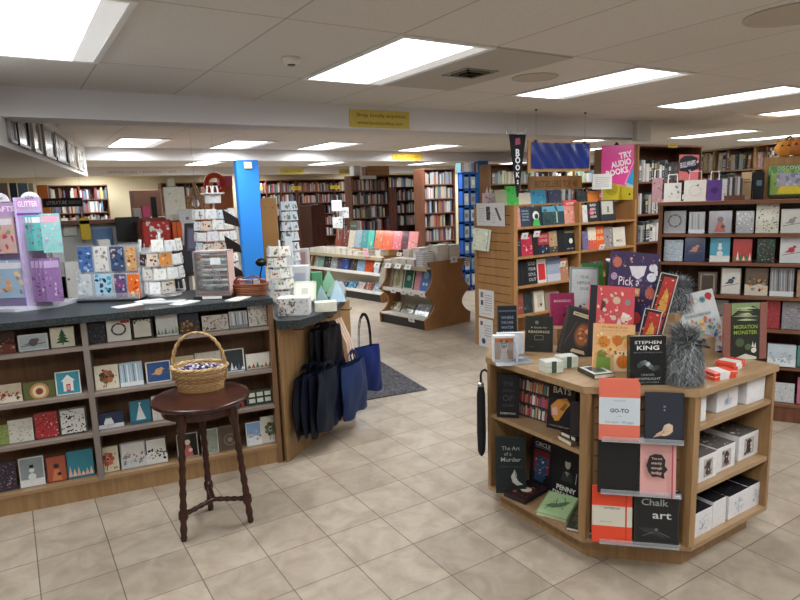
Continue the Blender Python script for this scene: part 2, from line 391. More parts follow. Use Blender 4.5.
# ================================================================ the card counter on the left
KL=atz(0,518,0); KR=atz(283,462,0); CU_=(KR-KL).normalized(); CN=Vector((CU_.y,-CU_.x,0))   # CN points out of the front, to the aisle
CYAW=math.degrees(math.atan2(CU_.y,CU_.x))
def cpt(t,dep,z=0):            # t along the front measured from the right end (negative to the left), dep into the counter
    p=KR+CU_*t-CN*dep; return Vector((p.x,p.y,z))
TOPZ=1.062; TOPZ2=.93
e=empty('card_counter',tuple(cpt(0,0)),CYAW); tag(e,'long wooden counter with rows of boxed greeting cards on its front shelves','counter')
W0=-3.0; DP=.26
b=MB('oak'); b.box(W0,.0,.012,.06,0,.105); b.box(W0,0,.06,.62,0,.02); b.build('base',e)
b=MB('brown_wood'); b.box(W0,-.03,DP,DP+.02,.1,1.022); b.build('back_panel',e)
zs=[.123,.385,.615,.885]
for k,z in enumerate(zs):
    for (a,c) in ((W0,-1.05),(-1.02,-.03)):
        b=MB('oak_lying' if k==0 else 'paint'); b.box(a,c,.0,DP,z-.02,z,'#8b7d74'); b.build('shelf',e)
b=MB('paint'); b.box(-1.05,-1.02,-.003,DP,.105,1.02,'#857a74'); b.build('divider',e)
b=MB('brown_wood'); b.box(-.03,.0,-.003,.62,0,1.022); b.build('end_panel',e)
b=MB('brown_wood'); b.box(W0,-.0,.58,.60,.1,1.022); b.build('rear_panel',e)
# right leg of the counter: slanted plain oak panel under the curved top
S0=atz(288,462,0); S1=atz(348,415,0); 
inv=Matrix.Rotation(R_(-CYAW),4,'Z')@Matrix.Translation(-cpt(0,0))
def cl(p): q=inv@Vector(p); return (q.x,q.y)
s0=cl(S0); s1=cl(S1); dx,dy=s1[0]-s0[0],s1[1]-s0[1]; LL=math.hypot(dx,dy); dx/=LL;dy/=LL
e2=empty('counter_end',tuple(cpt(0.0,0)),CYAW); tag(e2,'rounded oak end of the counter where the dark blue bags hang','counter')
b=MB('oak'); e_=(s1[0]+dx*.12,s1[1]+dy*.12)
b.prism([(s0[0]-.004,s0[1]-.01),e_,(e_[0]-dy*.03,e_[1]+dx*.03),(e_[0]-.02,1.4),(.03,1.4),(.012,.03)],0,TOPZ2-.052); b.build('side_panel',e2)
def curve_top():
    pts=[cl(atz(x,y,TOPZ2)) for x,y in ((275,321),(283,321),(300,320),(320,314),(336,306),(345,297),(346,288))]
    return pts
ct=curve_top()
b=MB('granite'); b.prism([(.006,ct[0][1]-.002)]+ct[1:]+[(ct[-1][0]+.1,ct[-1][1]+.4),(ct[-1][0]-.05,1.45),(.006,1.45)],TOPZ2-.05,TOPZ2); b.build('curved_worktop',e2)
b=MB('granite'); b.box(W0-.01,-.001,-.03,.66,TOPZ-.038,TOPZ); o=b.build('worktop',loc=tuple(cpt(0,0)),rot=(0,0,R_(CYAW))); tag(o,'speckled dark stone worktop on the long card counter','worktop')
# ---------------- boxed greeting cards
def figure(a,kind,rnd,c):
    """simple printed motifs on a card; c = list of colours"""
    if kind=='tree':
        for i,(v0,r) in enumerate(((.22,.3),(.38,.24),(.54,.17),(.68,.1))): a.up().tri((.5-r,v0),(.5+r,v0),(.5,v0+.24),c[0])
        a.up().rect(.47,.12,.53,.22,'#5a3a22')
    elif kind=='wreath':
        for i in range(22):
            t=2*math.pi*i/22; a.circ(.5+.28*math.cos(t),.56+.26*math.sin(t),.05,c[i%len(c)],5)
            if i%4==3:a.up()
    elif kind=='trees':
        for i in range(6): 
            u=.1+.16*i; h=rnd.uniform(.15,.4); a.up().tri((u-.08,.08),(u+.08,.08),(u,.08+h),c[i%len(c)])
    elif kind=='bird':
        a.up().line(.1,.3,.9,.42,.004,'#6a5a48'); a.up().circ(.5,.5,.15,c[0],10); a.up().circ(.62,.62,.08,c[0],8); a.tri((.4,.5),(.18,.4),(.4,.4),c[0]); a.up().tri((.69,.64),(.78,.61),(.69,.59),'#c98a3a')
    elif kind=='snowman':
        a.up().rect(0,0,1,.25,c[0]); a.circ(.5,.33,.16,c[0],12); a.up().circ(.5,.55,.11,c[0],12); a.up().rect(.42,.62,.58,.74,c[-1])
    elif kind=='house':
        a.up().rect(.3,.15,.7,.6,c[0]); a.up().tri((.22,.58),(.78,.58),(.5,.85),c[0]); a.up().rect(.42,.15,.58,.45,c[1]); a.up().rect(.45,.2,.55,.4,c[-1])
    elif kind=='flower':
        for i in range(7):
            t=2*math.pi*i/7; a.up().circ(.5+.2*math.cos(t),.52+.18*math.sin(t),.13,c[i%len(c)],7)
        a.up().circ(.5,.52,.08,c[-1]); a.up().line(.5,.4,.44,.08,.004,'#6a6248'); a.dots(14,c,.02,.06,(.1,.1,.9,.9),rnd)
    elif kind=='frame':
        a.up().rect(.1,.08,.9,.92,c[0]); a.up().rect(.2,.16,.8,.84,c[1])
        a.up().dots(10,c[2:],.03,.06,(.1,.75,.9,.92),rnd)
    elif kind=='grid':
        for i in range(3):
            for j in range(2): a.rect(.1+.29*i,.15+.4*j,.32+.29*i,.42+.4*j,c[(i+j)%len(c)])
    elif kind=='scatter': a.up().dots(64,c,.02,.05,(.05,.05,.95,.95),rnd)
    elif kind=='lines':
        for i in range(7): a.up().line(.1+.13*i,.15,.08+.13*i,.92,.003+.002*(i%3),c[i%len(c)])
        a.up().rect(0,0,1,.18,c[0])
    elif kind=='scene':
        a.up().poly([(0,0),(1,0),(1,.35),(.6,.42),(.3,.34),(0,.4)],c[0]); a.up().dots(22,c[1:],.03,.09,(.1,.15,.92,.62),rnd)
    elif kind=='emblem':
        a.up().circ(.5,.42,.3,c[0],18); a.up().circ(.5,.42,.22,c[1],16); a.up().circ(.5,.42,.12,c[2],12)
    elif kind=='sail':
        a.up().tri((.28,.16),(.74,.16),(.48,.86),c[0]); a.up().rect(0,0,1,.12,c[1]); a.up().tri((.5,.8),(.44,.9),(.56,.9),c[0])
    elif kind=='figure':
        a.up().circ(.5,.62,.14,c[0],10); a.up().poly([(.25,.05),(.75,.05),(.62,.5),(.38,.5)],c[1]); a.up().circ(.62,.3,.1,c[-1],8)
    elif kind=='plain': pass
CARDN=[0]
def card_pack(px0,px1,pt,pb,plane_p,plane_n,base,yaw,bg,kind,cols,label,group,tilt=7,t=.022,border=None,zfix=None,mat='gloss',name='greeting_card_box'):
    """one boxed set of cards leaning on a shelf; its width and height are read where it stands"""
    CARDN[0]+=1; rnd=random.Random(CARDN[0]*7+1)
    a=onpl(px0,(pt+pb)/2,plane_p,plane_n); c=onpl(px1,(pt+pb)/2,plane_p,plane_n); w=(c-a).length
    mid=(a+c)/2; zt=onpl((px0+px1)/2,pt,plane_p,plane_n).z
    zb=zfix if zfix is not None else onpl((px0+px1)/2,pb,plane_p,plane_n).z
    h=min(max(.05,zt-base),.3)
    b=MB(mat); b.bbox(-w/2,w/2,-t,0,0,h,.0015,bg)
    ar=Art(b,w,h,-t)
    if border: ar.border(.05,border)
    figure(ar,kind,rnd,cols)
    o=b.build(name,mw=pose((mid.x,mid.y,base+.0),yaw,tilt)); tag(o,label,'greeting cards',group); return o
FP=cpt(0,.07); 
ROWZ={1:zs[3],2:zs[2],3:zs[1],4:zs[0]}
CARDS=[ # row, x0,x1,ytop,ybot,bg,kind,cols,border,label
(1,-5,16,331,358,'#3c2420','scene',['#7a3a34','#b0483a','#c9b08a','#50602f'],None,'dark red floral box of cards at the left edge of the photo, top row'),
(1,19,49,334,357,'#b7c3cb','bird',['#6a5f66'],'#d7dadb','pale blue box of cards with a grey bird on a branch'),
(1,51,75,327,353,'#dcd9c4','tree',['#2f5f3a'],None,'cream box of cards with one green fir tree'),
(1,82,106,323,349,'#23232e','scatter',['#343a50','#5a5560','#2c3146'],None,'near black night scene box of cards right of the shelf divider, top row'),
(1,107,131,320,346,'#dedcd6','wreath',['#4a4a44','#6d6a58','#2e3328'],None,'white box of cards with a dark round wreath and a red corner tag'),
(1,132,153,318,344,'#28241f','frame',['#dad6c8','#d8d4c8','#40442f'],None,'black framed box of cards with a pale centre and garland'),
(1,156,178,315,341,'#d8dbd8','trees',['#6f8a6e','#93a992'],None,'white box of cards with soft green trees along the bottom'),
(1,179,199,313,336,'#2c3144','scene',['#4a3828','#8a6a44','#c09a5a'],None,'dark blue box of cards with a brown night scene'),
(1,202,228,315,335,'#d6d0c8','scatter',['#7c3b34','#6d6a4f','#a8958a'],None,'wide white box of cards with rows of small red and brown marks'),
(1,229,247,311,331,'#c9ccd0','lines',['#8c9298','#eceef0','#70767c'],None,'shiny silver box of cards on the top row'),
(1,248,271,305,329,'#dcd9d3','scatter',['#8f4a44','#6e7c5c','#b8a07a'],None,'white box of cards with sparse small flowers at the right end of the top row'),
(2,-4,23,384,411,'#b7aa94','scene',['#d9d2c0','#8a3a2c','#4c5c36','#a05c40'],None,'beige box of cards with a red and green winter scene at the left photo edge'),
(2,24,56,381,404,'#5c5f38','emblem',['#b98a5a','#d8c6a0','#8a3c30'],None,'olive green box of cards with a round cup emblem'),
(2,56,81,371,398,'#3f93a8','house',['#e8e6e0','#a83a3c','#d8a8a0'],'#dfe2e0','teal box of cards with a red door in a white border'),
(2,95,119,365,393,'#d9d2bd','flower',['#6a4a30','#8a5a3c','#a8623c','#4a3a28'],None,'cream box of cards with brown leaves and birds'),
(2,120,143,362,390,'#a9c0d2','lines',['#dfe6ea','#6e7f90','#eef1f2'],None,'pale blue box of cards with white birch trunks'),
(2,146,171,361,385,'#33548a','bird',['#c9a070'],'#d8d8d2','blue box of cards with a tan bird in a white border'),
(2,174,194,356,371,'#b9ad92','scene',['#9a8c6c','#7a6a4c'],None,'tan box of cards seen through the basket handle, left one'),
(2,195,221,352,370,'#c9c3b6','scatter',['#b2a894','#d8d4ca'],None,'pale grey box of cards seen through the basket handle, right one'),
(2,222,244,349,374,'#2f363c','trees',['#c8ced0','#3e5f78','#d8dcdc'],'#d5d5d0','dark box of cards with white and blue pointed trees'),
(2,246,272,353,373,'#d8d5cc','trees',['#4a5f42','#a8544a','#6a7a50'],None,'wide white box of cards with green trees and a small red truck'),
(3,-6,10,425,447,'#8a9a58','scatter',['#a8b478','#6c7a40'],None,'light green box of cards at the left photo edge, third row'),
(3,9,34,419,447,'#d3cfc6','scatter',['#b8b4aa','#a0a8a0'],None,'white box of cards with faint grey lettering and red top'),
(3,35,59,412,442,'#a83238','scatter',['#8a2028','#c85c58','#6a1a20','#d8908a'],'#6a3430','crimson floral box of cards in the third row'),
(3,60,87,408,438,'#d5d4cf','scatter',['#2f3330','#40463c','#232623'],'#4c4d48','white box of cards covered in black holly leaves'),
(3,94,124,412,433,'#23304c','snowman',['#d8dde2','#2c5a40'],None,'wide dark blue box of cards with a snowman'),
(3,130,151,400,427,'#2f7c94','sail',['#d9e4e6','#2a6478'],'#3a6a80','teal box of cards with a tall white tree'),
(3,152,174,395,422,'#d8d5ce','flower',['#a8403a','#5a6a4a','#3a3a34'],None,'white box of cards with red birds just left of the stool top'),
(3,175,205,398,419,'#d4d2cc','scatter',['#c2beb6','#e0deda'],None,'plain white box of cards behind the stool legs, third row'),
(3,222,243,398,412,'#b8303a','scatter',['#d84a50','#8a2028'],None,'small bright red box of cards behind the stool top'),
(3,246,273,389,408,'#26433a','grid',['#c9cec4','#d8d8cc'],None,'dark green box of cards with six small picture windows'),
(4,-5,17,462,493,'#332c3c','scatter',['#6a5068','#b85c6c','#8a8498'],None,'dark purple starry box of cards at the left photo edge, bottom row'),
(4,20,45,457,490,'#8b979b','snowman',['#dfe3e2','#30302e'],'#c8ccca','grey blue box of cards with a snow figure in a wood'),
(4,47,67,456,484,'#a8543a','figure',['#2a1d1a','#c87a4a','#241a18'],'#7a3a2c','orange and black box of cards on the bottom row'),
(4,68,94,450,484,'#2c8296','trees',['#d8a89a','#e0c0b2'],None,'teal box of cards with pink pointed trees and a white lid'),
(4,97,119,447,477,'#d8d0b8','flower',['#b8543f','#a84430','#c86a50','#5a4a34'],None,'cream box of cards with a coral flower'),
(4,121,146,442,472,'#d3d1cf','scene',['#c4c8cc','#a86a58','#8a8a90'],'#9aa0a8','pale box of cards with small boats in a grey border'),
(4,146,167,438,466,'#dcdbd6','scene',['#d8d8d4','#26282a','#2f5a6a','#26282a'],'#3c4246','white box of cards with a row of black penguins'),
(4,177,198,433,460,'#1c1a1c','figure',['#d8c8b8','#b05a58','#d8b8b0'],'#a8a49c','black box of cards with a pink and white figure'),
(4,201,218,429,452,'#8a9284','scatter',['#a8b0a0','#6a7264'],'#c8c8c0','grey green box of cards between the stool legs'),
(4,219,240,425,450,'#4e4238','emblem',['#6f5f4c','#4c4036','#8a7860'],'#6a5a48','dark brown box of cards with a patterned medallion'),
(4,246,261,422,447,'#7aa0cc','scene',['#d8dde2','#a86a4c','#d8c0a0'],'#d8dcdc','light blue box of cards right of the stool leg'),
(4,261,279,416,443,'#c9c7bd','flower',['#4a5c3c','#5a6a48','#30402c'],None,'white box of cards with a green sprig at the right end of the bottom row'),
]
for (r,x0,x1,yt,yb,bg,kd,cc,bd,lab) in CARDS:
    o=card_pack(x0,x1,yt,yb,FP,CN,ROWZ[r],CYAW,bg,kd,cc,lab,'boxed greeting cards on the counter shelves',border=bd)
    if 'red corner tag' in lab:
        bb=MB('gloss'); me=o.data; xs=[v.co.x for v in me.vertices]; zz=max(v.co.z for v in me.vertices); bb.box(max(xs)-.05,max(xs)-.005,-.0265,-.023,zz-.02,zz-.006,'#c23a34'); bb.build('price_sticker',o)
# ---------------- stool with mint basket
SC=(atz(184,544,0)+atz(251,524,0)+atz(210,503,0))/3
ST=.66
tc_=atz(201,395,ST); 
SC=Vector((tc_.x,tc_.y,0))
SR=(atz(250,391,ST)-atz(152,399,ST)).length/2
e=empty('plant_stool',tuple(SC)); tag(e,'dark brown round-topped wooden stool carrying the wicker basket','stool')
b=MB('dark_stain'); b.smooth=True
b.lathe([(0,ST-.03),(SR-.03,ST-.03),(SR-.012,ST-.026),(SR,ST-.018),(SR+.002,ST-.009),(SR-.005,ST-.001),(SR-.02,ST),(0,ST)],48,cap=False); rt=b.build('round_top',e)
b=MB('dark_stain'); b.lathe([(SR-.06,ST-.075),(SR-.045,ST-.075),(SR-.045,ST-.03),(SR-.06,ST-.03),(SR-.06,ST-.075)],40,cap=False); b.build('apron',rt)
feet=[atz(184,541,0)-SC,atz(251,522,0)-SC,atz(211,510,0)-SC]
hub=Vector((0,0,0)); joints=[]
for f in feet:
    top=f.normalized()*(SR-.05); top.z=ST-.03; foot=Vector((f.x,f.y,0))
    b=MB('dark_stain'); b.smooth=True
    pts=[];rs=[]; n=44
    for i in range(n+1):
        q=i/n; p=foot.lerp(top,q); z=q
        r=.0165+.0022*math.cos(i*1.55)
        if q>.84: r=.0165+.009*min(1,(q-.84)/.05)
        if .18<q<.23: r=.024
        if q<.02: r=.013
        pts.append(p);rs.append(r)
    b.tube(pts,rs,12); b.build('leg',e); joints.append(foot.lerp(top,.205))
hub=(joints[0]+joints[1]+joints[2])/3
for j in joints:
    b=MB('dark_stain'); b.smooth=True; n=16
    b.tube([hub.lerp(j,i/n) for i in range(n+1)],[.0125+.0018*math.cos(i*1.9) for i in range(n+1)],10); b.build('stretcher',e)
# wicker basket
bc=atz(201,387,ST+.005); BR=.095
e=empty('wicker_basket',(SC.x,SC.y+.0,ST)); tag(e,'small light wicker basket with a tall hooped handle on the stool','basket')
e.location=(bc.x,bc.y,ST); e.rotation_euler=(0,0,R_(-32)); e.scale=(1.13,1.13,1.13)
b=MB('wicker'); b.smooth=False
rows=12; n=40
H=.098
def wrad(k): return .078+.022*(k/rows)**.8
for k in range(rows+1):
    z=.006+H*k/rows; r=wrad(k); ph=math.pi*(k%2)
    pts=[((r+.0028*math.cos(i*math.pi+ph))*1.25*math.cos(2*math.pi*i/n),(r+.0028*math.cos(i*math.pi+ph))*1.0*math.sin(2*math.pi*i/n),z) for i in range(n)]
    b.tube(pts,.0045,5,random.Random(k).choice(['#b48e60','#c49c6e','#a67f54','#cfae82']),closed=True)
ws=b.build('woven_side',e)
b=MB('wicker'); b.prism([(.09*1.2*math.cos(i*.3),.085*math.sin(i*.3)) for i in range(21)],.0,.012,'#a98252'); b.build('base',e)
b=MB('wicker')
for q in range(3):
    n=72; pts=[]
    for i in range(n):
        t=2*math.pi*i/n; rr=.102+.005*math.cos(9*t+q*2.1); pts.append((rr*1.25*math.cos(t),rr*math.sin(t),.006+H+.004+.005*math.sin(9*t+q*2.1)))
    b.tube(pts,.0048,6,('#bf9e6e','#ab8a5e','#cbb080')[q],closed=True)
b.build('braided_rim',ws)
b=MB('wicker')
for q in range(2):
    pts=[]
    for i in range(61):
        t=math.pi*i/60; rr=.124; tw=i*.75+q*math.pi
        pts.append((rr*math.cos(t)*(1+.04*math.sin(t))+.0045*math.cos(tw),.0045*math.sin(tw),.08+.19*math.sin(t)**.85 if 0<i<60 else .05))
    b.tube(pts,.0055,7,('#b8966a','#a68558')[q])
b.build('handle',e)
# wrapped mints
b=MB('gloss'); rnd=random.Random(4)
for i in range(170):
    a=rnd.uniform(0,2*math.pi); r=math.sqrt(rnd.random())*.088
    b.T=Matrix.Translation((r*1.22*math.cos(a),r*math.sin(a),.082+rnd.uniform(0,.016)+.012*(1-r/.09)))@Matrix.Rotation(rnd.uniform(0,6),4,'Z')@Matrix.Rotation(rnd.uniform(-.6,.6),4,'X')
    c=rnd.choice(['#e6e4ea','#d8d6de','#5a4a72','#3c3450','#c9c4d4','#8a8298'])
    b.add([(-.011,-.005,-.003),(-.006,-.006,-.003),(.006,-.006,-.003),(.011,-.005,-.003),(.011,.005,-.003),(.006,.006,-.003),(-.006,.006,-.003),(-.011,.005,-.003),(-.005,-.005,.005),(.005,-.005,.005),(.005,.005,.005),(-.005,.005,.005)],
      [(8,9,10,11),(1,2,9,8),(2,5,10,9),(5,6,11,10),(6,1,8,11),(0,1,6,7),(2,3,4,5)],c)
b.T=Matrix.Identity(4)
o=b.build('wrapped_mints',loc=e.location,rot=(0,0,R_(-32))); o.scale=(1.13,1.13,1.13); tag(o,'pile of small white and purple wrapped mints filling the wicker basket','sweets',kind='stuff')
# ================================================================ the display table in front
TZ=.82
def fillpanel(b,p0,p1,z0,z1,th,inner=1):
    d=(Vector(p1)-Vector(p0)).normalized(); n=Vector((-d.y,d.x))*th*inner
    b.prism([p0,p1,(p1[0]+n.x,p1[1]+n.y),(p0[0]+n.x,p0[1]+n.y)],z0,z1)
XA,XB,YA,YB,CH=2.0,2.93,1.41,2.68,.32
e=empty('display_table',((XA+XB)/2,(YA+YB)/2,0)); OX,OY=(XA+XB)/2,(YA+YB)/2
tag(e,'oak display table with cut corners and shelves, loaded with autumn books','display table')
def L(pts): return [(x-OX,y-OY) for x,y in pts]
def outline(i): return [(XA+i,YB-CH-i*.41),(XA+i,YA+CH+i*.41),(XA+CH+i*.41,YA+i),(XB-i,YA+i),(XB-i,YB-i),(XA+CH+i*.41,YB-i)]
b=MB('oak_lying'); b.prism(L(outline(-.008)),TZ-.03,TZ); b.build('table_top',e)
b=MB('oak_lying'); b.prism(L(outline(0)),.10,.122); b.build('bottom_shelf',e)
b=MB('oak'); b.prism(L(outline(.06)),0,.10); b.build('plinth',e)
# uprights
up=[((XA,YB-CH),(XA,YB-CH-.018),.38),((XA,YA+CH+.018),(XA,YA+CH),.3)]
def upright(x0,x1,y0,y1,nm='upright'):
    b=MB('oak'); b.box(x0-OX,x1-OX,y0-OY,y1-OY,.122,TZ-.03); b.build(nm,e)
upright(XA,XA+.40,YB-CH-.02,YB-CH); upright(XA,XA+.03,YA+CH-.02,YA+CH+.02); upright(XA+.03,XA+.40,YA+CH+.0,YA+CH+.02)
upright(XA+.38,XA+.40,YA+CH+.02,YB-CH-.02,'compartment_back')
upright(XA+CH-.02,XA+CH+.02,YA,YA+.03); upright(XA+CH,XA+CH+.02,YA+.03,YA+.34); upright(XB-.02,XB,YA,YB); upright(XA+CH+.02,XB-.02,YA+.36,YA+.38,'compartment_back')
upright(XA+CH,XB-.02,YB-.02,YB)
b=MB('oak_lying'); b.box(XA+.004-OX,XA+.38-OX,YA+CH+.02-OY,YB-CH-.02-OY,.503,.522); b.build('shelf',e)
for z in (.655,.375):
    b=MB('oak_lying'); b.box(XA+CH+.02-OX,XB-.02-OX,YA+.004-OY,YA+.36-OY,z-.02,z); b.build('shelf',e)
# slatted panel across the cut corner
b=MB('oak'); n=11; p0=Vector((XA+.035,YA+CH-.005)); p1=Vector((XA+CH-.005,YA+.035)); off=Vector((.02,.02)); p0+=off;p1+=off
for k in range(9):
    z0=.125+k*.0735; fillpanel(b,tuple(p0-Vector((OX,OY))),tuple(p1-Vector((OX,OY))),z0,z0+.066,.014)
b.build('slat_panel',e)
b=MB('dark_stain'); fillpanel(b,tuple(p0-Vector((OX,OY))+Vector((.012,.012))),tuple(p1-Vector((OX,OY))+Vector((.012,.012))),.125,.785,.01); b.build('slat_backing',e)
# clear ledges on the cut corner
CHN=Vector((-1,-1,0)).normalized(); CHP=Vector((XA+CH/2,YA+CH/2,0)); CHX=Vector((1,-1,0)).normalized()
for z,l in ((.60,'upper'),(.365,'middle'),(.135,'lower')):
    b=MB('clear_plastic')
    b.box(-.155,.165,-.045,.05,0,.003); b.box(-.155,.165,-.048,-.045,0,.022); 
    o=b.build('acrylic_ledge',mw=pose(CHP+CHN*.012+Vector((0,0,z)),-45)); tag(o,l+' clear acrylic ledge holding notebooks on the cut corner of the display table','display ledge','clear ledges on the display table corner')
# ---------------- books
def book(px0,px1,pt,base,az,cover,art,label,tilt=0,roll=0,t=.025,name='book',cat='book',group=None,pages='#ddd5c4',mat='paper',w=None,h=None,paperback=True,title=None,dep=0,parts=True):
    """base: world point under the middle of the front cover's lower edge; sizes are read where it stands"""
    n=dirv(az); P=Vector(base); yaw=az+90
    N2=n*math.cos(R_(tilt))+Vector((0,0,math.sin(R_(tilt))))
    if w is None:
        ym=(pt+500)/2
        q=project(P+Vector((0,0,.1))); a=onpl(px0,q[1],P,N2); c=onpl(px1,q[1],P,N2); X=Vector((math.cos(R_(yaw)),math.sin(R_(yaw)),0))
        w=abs((c-a).dot(X)); mid=(a+c)/2; P=P+X*((mid-P).dot(X))
    if h is None:
        q=project(P+Vector((0,0,.02))); tp=onpl(q[0],pt,P,N2); h=(tp-P).length
    h=min(max(h,.03),.5)
    b=MB(mat); k=.0025
    if parts:
        b.box(-w/2,w/2,0,k,0,h,cover); b.box(-w/2,w/2,t-k,t,0,h,cover); b.box(-w/2,-w/2+k,k,t-k,0,h,cover)
    else:
        b.box(-w/2,w/2,0,t,0,h,cover)
    a=Art(b,w,h,0)
    if art: art(a)
    o=b.build(name,mw=pose(P,yaw,tilt,roll))
    if parts:
        p=MB('paper'); m_=.004; p.box(-w/2+k,w/2-m_,k,t-k,m_,h-m_,pages); p.build('page_block',o)
    tag(o,label,cat,group); o['sz']=0; del o['sz']; o_dims[o.name]=(w,h,t); return o
o_dims={}
def project(X):
    d=Vector(X)-CAMP; wv=d.dot(CF); return (400+FPX*d.dot(CR)/wv,300-FPX*d.dot(CU)/wv)
def flat_book(c,w,l,t,yaw,cover,art,label,name='book',cat='book',group=None,pages='#ddd5c4',z=TZ,mat='paper',parts=True):
    """book lying on its back; c = xy centre; the reader's left-right runs along yaw"""
    b=MB(mat); k=.002
    if parts:
        b.box(-w/2,w/2,-l/2,l/2,0,k,cover); b.box(-w/2,w/2,-l/2,l/2,t-k,t,cover); b.box(-w/2,-w/2+k,-l/2,l/2,k,t-k,cover)
    else: b.bbox(-w/2,w/2,-l/2,l/2,0,t,.001,cover)
    a=Art(b,w,l,0,O=(-w/2,-l/2,t),X=(1,0,0),Y=(0,1,0),Nn=(0,0,1))
    if art: art(a)
    o=b.build(name,mw=pose((c[0],c[1],z),yaw))
    if parts: p=MB('paper'); p.box(-w/2+k,w/2-.003,-l/2+.003,l/2-.003,k,t-k,pages); p.build('page_block',o)
    tag(o,label,cat,group); return o
# ---- notebooks on the cut corner (front face looks along az 225)
def ledge_item(px0,px1,pt,z,cover,art,label,t,name='notebook',cat='notebook',group='notebooks on the corner ledges',back=.0,tilt=6,mat='plastic'):
    P=CHP+CHN*(.05-back)+Vector((0,0,z)); return book(px0,px1,pt,P,225,cover,art,label,tilt=tilt,t=t,name=name,cat=cat,group=group,mat=mat)
def a_goto(a):
    a.rect(0,.26,1,.70,'#c9d3da'); a.up().text('GO-TO',.5,.49,.46,'#30343a',bold=.03); a.text('NOTEBOOK',.5,.40,.14,'#70767c'); a.text('ruled paper',.5,.65,.32,'#9aa4ab'); a.text('fine paper   48 pages',.5,.30,.7,'#8f999f'); a.up().poly([(.93,1),(1,1),(1,.94)],'#3a3030')
ledge_item(599,640,379,.603,'#e0735e',a_goto,'coral red notebook with a pale band reading GO-TO, upper left ledge',.02)
def a_shell(a):
    a.poly([(.28,.17),(.45,.25),(.5,.36),(.62,.4),(.72,.36),(.72,.24),(.62,.17),(.5,.14)],'#d8bfa4'); a.up()
    for i in range(5): a.line(.46,.2,.52+.045*i,.37-.012*i*i,.0012,'#9a7258')
    a.poly([(.2,.1),(.42,.15),(.5,.24),(.3,.17)],'#c99f86'); a.text('X',.5,.73,.07,'#b8b4b0'); a.circ(.5,.66,.02,'#b8b4b0'); a.rect(.96,0,1,1,'#22252d')
ledge_item(645,684,393,.603,'#2c313d',a_shell,'dark navy notebook with a small shell drawing, upper right ledge',.016)
ledge_item(598,640,439,.368,'#15171b',lambda a:a.up().rect(.04,.03,.045,.97,'#24272c'),'plain black notebook on the middle ledge',.02)
def a_pink(a):
    rr=random.Random(3)
    a.dots(120,['#e6bfba','#d69a98','#edd0cb'],.006,.012,(.02,.02,.98,.98),rr,4); a.k=42
    a.up(); a.poly([(.2,.55),(.28,.72),(.42,.76),(.6,.75),(.7,.66),(.68,.56),(.76,.5),(.66,.42),(.68,.33),(.52,.37),(.36,.36),(.26,.44)],'#262223')
    a.up()
    for i,tx in enumerate(('You are','exactly','enough','today')): a.text(tx,.47,.68-.085*i,.28,'#d9b8b2',bold=.02)
    a.rect(.86,0,.9,1,'#b8505a')
ledge_item(638,676,439,.368,'#dca6a2',a_pink,'pink speckled notebook with a black speech shape and red elastic',.018,)
def a_or(a):
    a.rect(0,.3,1,.66,'#cfcabc'); a.up().text('NOTEBOOK',.5,.62,.4,'#4a4a48'); a.text('notebook  ruled',.35,.38,.3,'#8c887c'); a.rect(.83,0,.87,1,'#c23a22'); a.line(0,.64,.8,.64,.0008,'#8c887c')
ledge_item(592,632,487,.138,'#e2492c',a_or,'bright orange notebook with a blank pale band, lower left ledge',.02)
def a_chalk(a):
    a.border(.03,'#2c2f33'); a.up().text('Chalk',.46,.78,.6,'#a9acae',h=.12); a.text('art',.62,.55,.42,'#c9cccd',h=.11)
    for i in range(5): a.line(.12+.07*i,.32,.3+.1*i,.24-.02*i,.0012,'#6c6f72')
    a.line(.2,.18,.45,.26,.0015,'#8c8f92');a.line(.8,.18,.55,.26,.0015,'#8c8f92'); a.circ(.5,.3,.04,'#6c6f72'); a.line(.1,.08,.9,.08,.001,'#55585b')
ledge_item(634,679,490,.138,'#191b1f',a_chalk,'black box set with chalk style lettering, lower right ledge',.03,name='chalk_lettering_box',cat='craft box')
# ---- left compartments (face az 180)
def left_item(px0,px1,pt,z,dep,cover,art,label,tilt=6,t=.02,name='book',cat='book',roll=0,group='books in the left side of the display table',py=None,az=184,mat='paper'):
    c=(px0+px1)/2; g=onpl(c,400 if z>.5 else 460,(XA+dep,0,0),(1,0,0)); return book(px0,px1,pt,(XA+dep,g.y,z),az,cover,art,label,tilt=tilt,roll=roll,t=t,name=name,cat=cat,group=group,mat=mat)
def a_moon(a):
    a.rect(.06,.92,.9,.925,'#3a3a3c')
    for i,tx in enumerate(('THE','WITCH','OF','SALEM')): a.text(tx,.5,.8-.17*i,.5,'#3c3d42',bold=.02)
    a.text('ROBERTSON',.5,.1,.7,'#b8b4a8',bold=.02)
left_item(497,519,375,.524,.03,'#17171b',a_moon,'tall black novel at the left end of the upper compartment',az=222)
def a_shelf(a):
    rr=random.Random(8)
    for r in range(3):
        u=.03
        while u<.95:
            d=rr.uniform(.022,.05); hh=rr.uniform(.2,.285); a.rect(u,.03+r*.325,min(u+d*.9,.97),.03+r*.325+hh,rr.choice(['#b8443c','#d8cfc0','#8a2c34','#5f8a86','#c9a06a','#e0dcd4','#6a4a58','#a85a68','#3c5a6a','#d87a6a'])); u+=d
left_item(517,550,379,.524,.12,'#3a2a2c',a_shelf,'puzzle box printed with three rows of colourful bookshelves',name='puzzle_box',cat='puzzle box',az=186,t=.035)
def a_bats(a):
    a.text('BATS',.5,.86,.7,'#c9b8a8',bold=.02); a.up().poly([(.15,.3),(.1,.5),(.35,.66),(.7,.72),(.85,.6),(.7,.48),(.6,.36),(.45,.2),(.3,.18)],'#c98a3a'); a.up().poly([(.2,.3),(.15,.45),(.35,.5),(.4,.32)],'#d8a8a0'); a.poly([(.45,.45),(.65,.6),(.75,.58),(.6,.42)],'#8a5a2a'); a.text('a novel of dark rooms',.5,.08,.8,'#a89c8c')
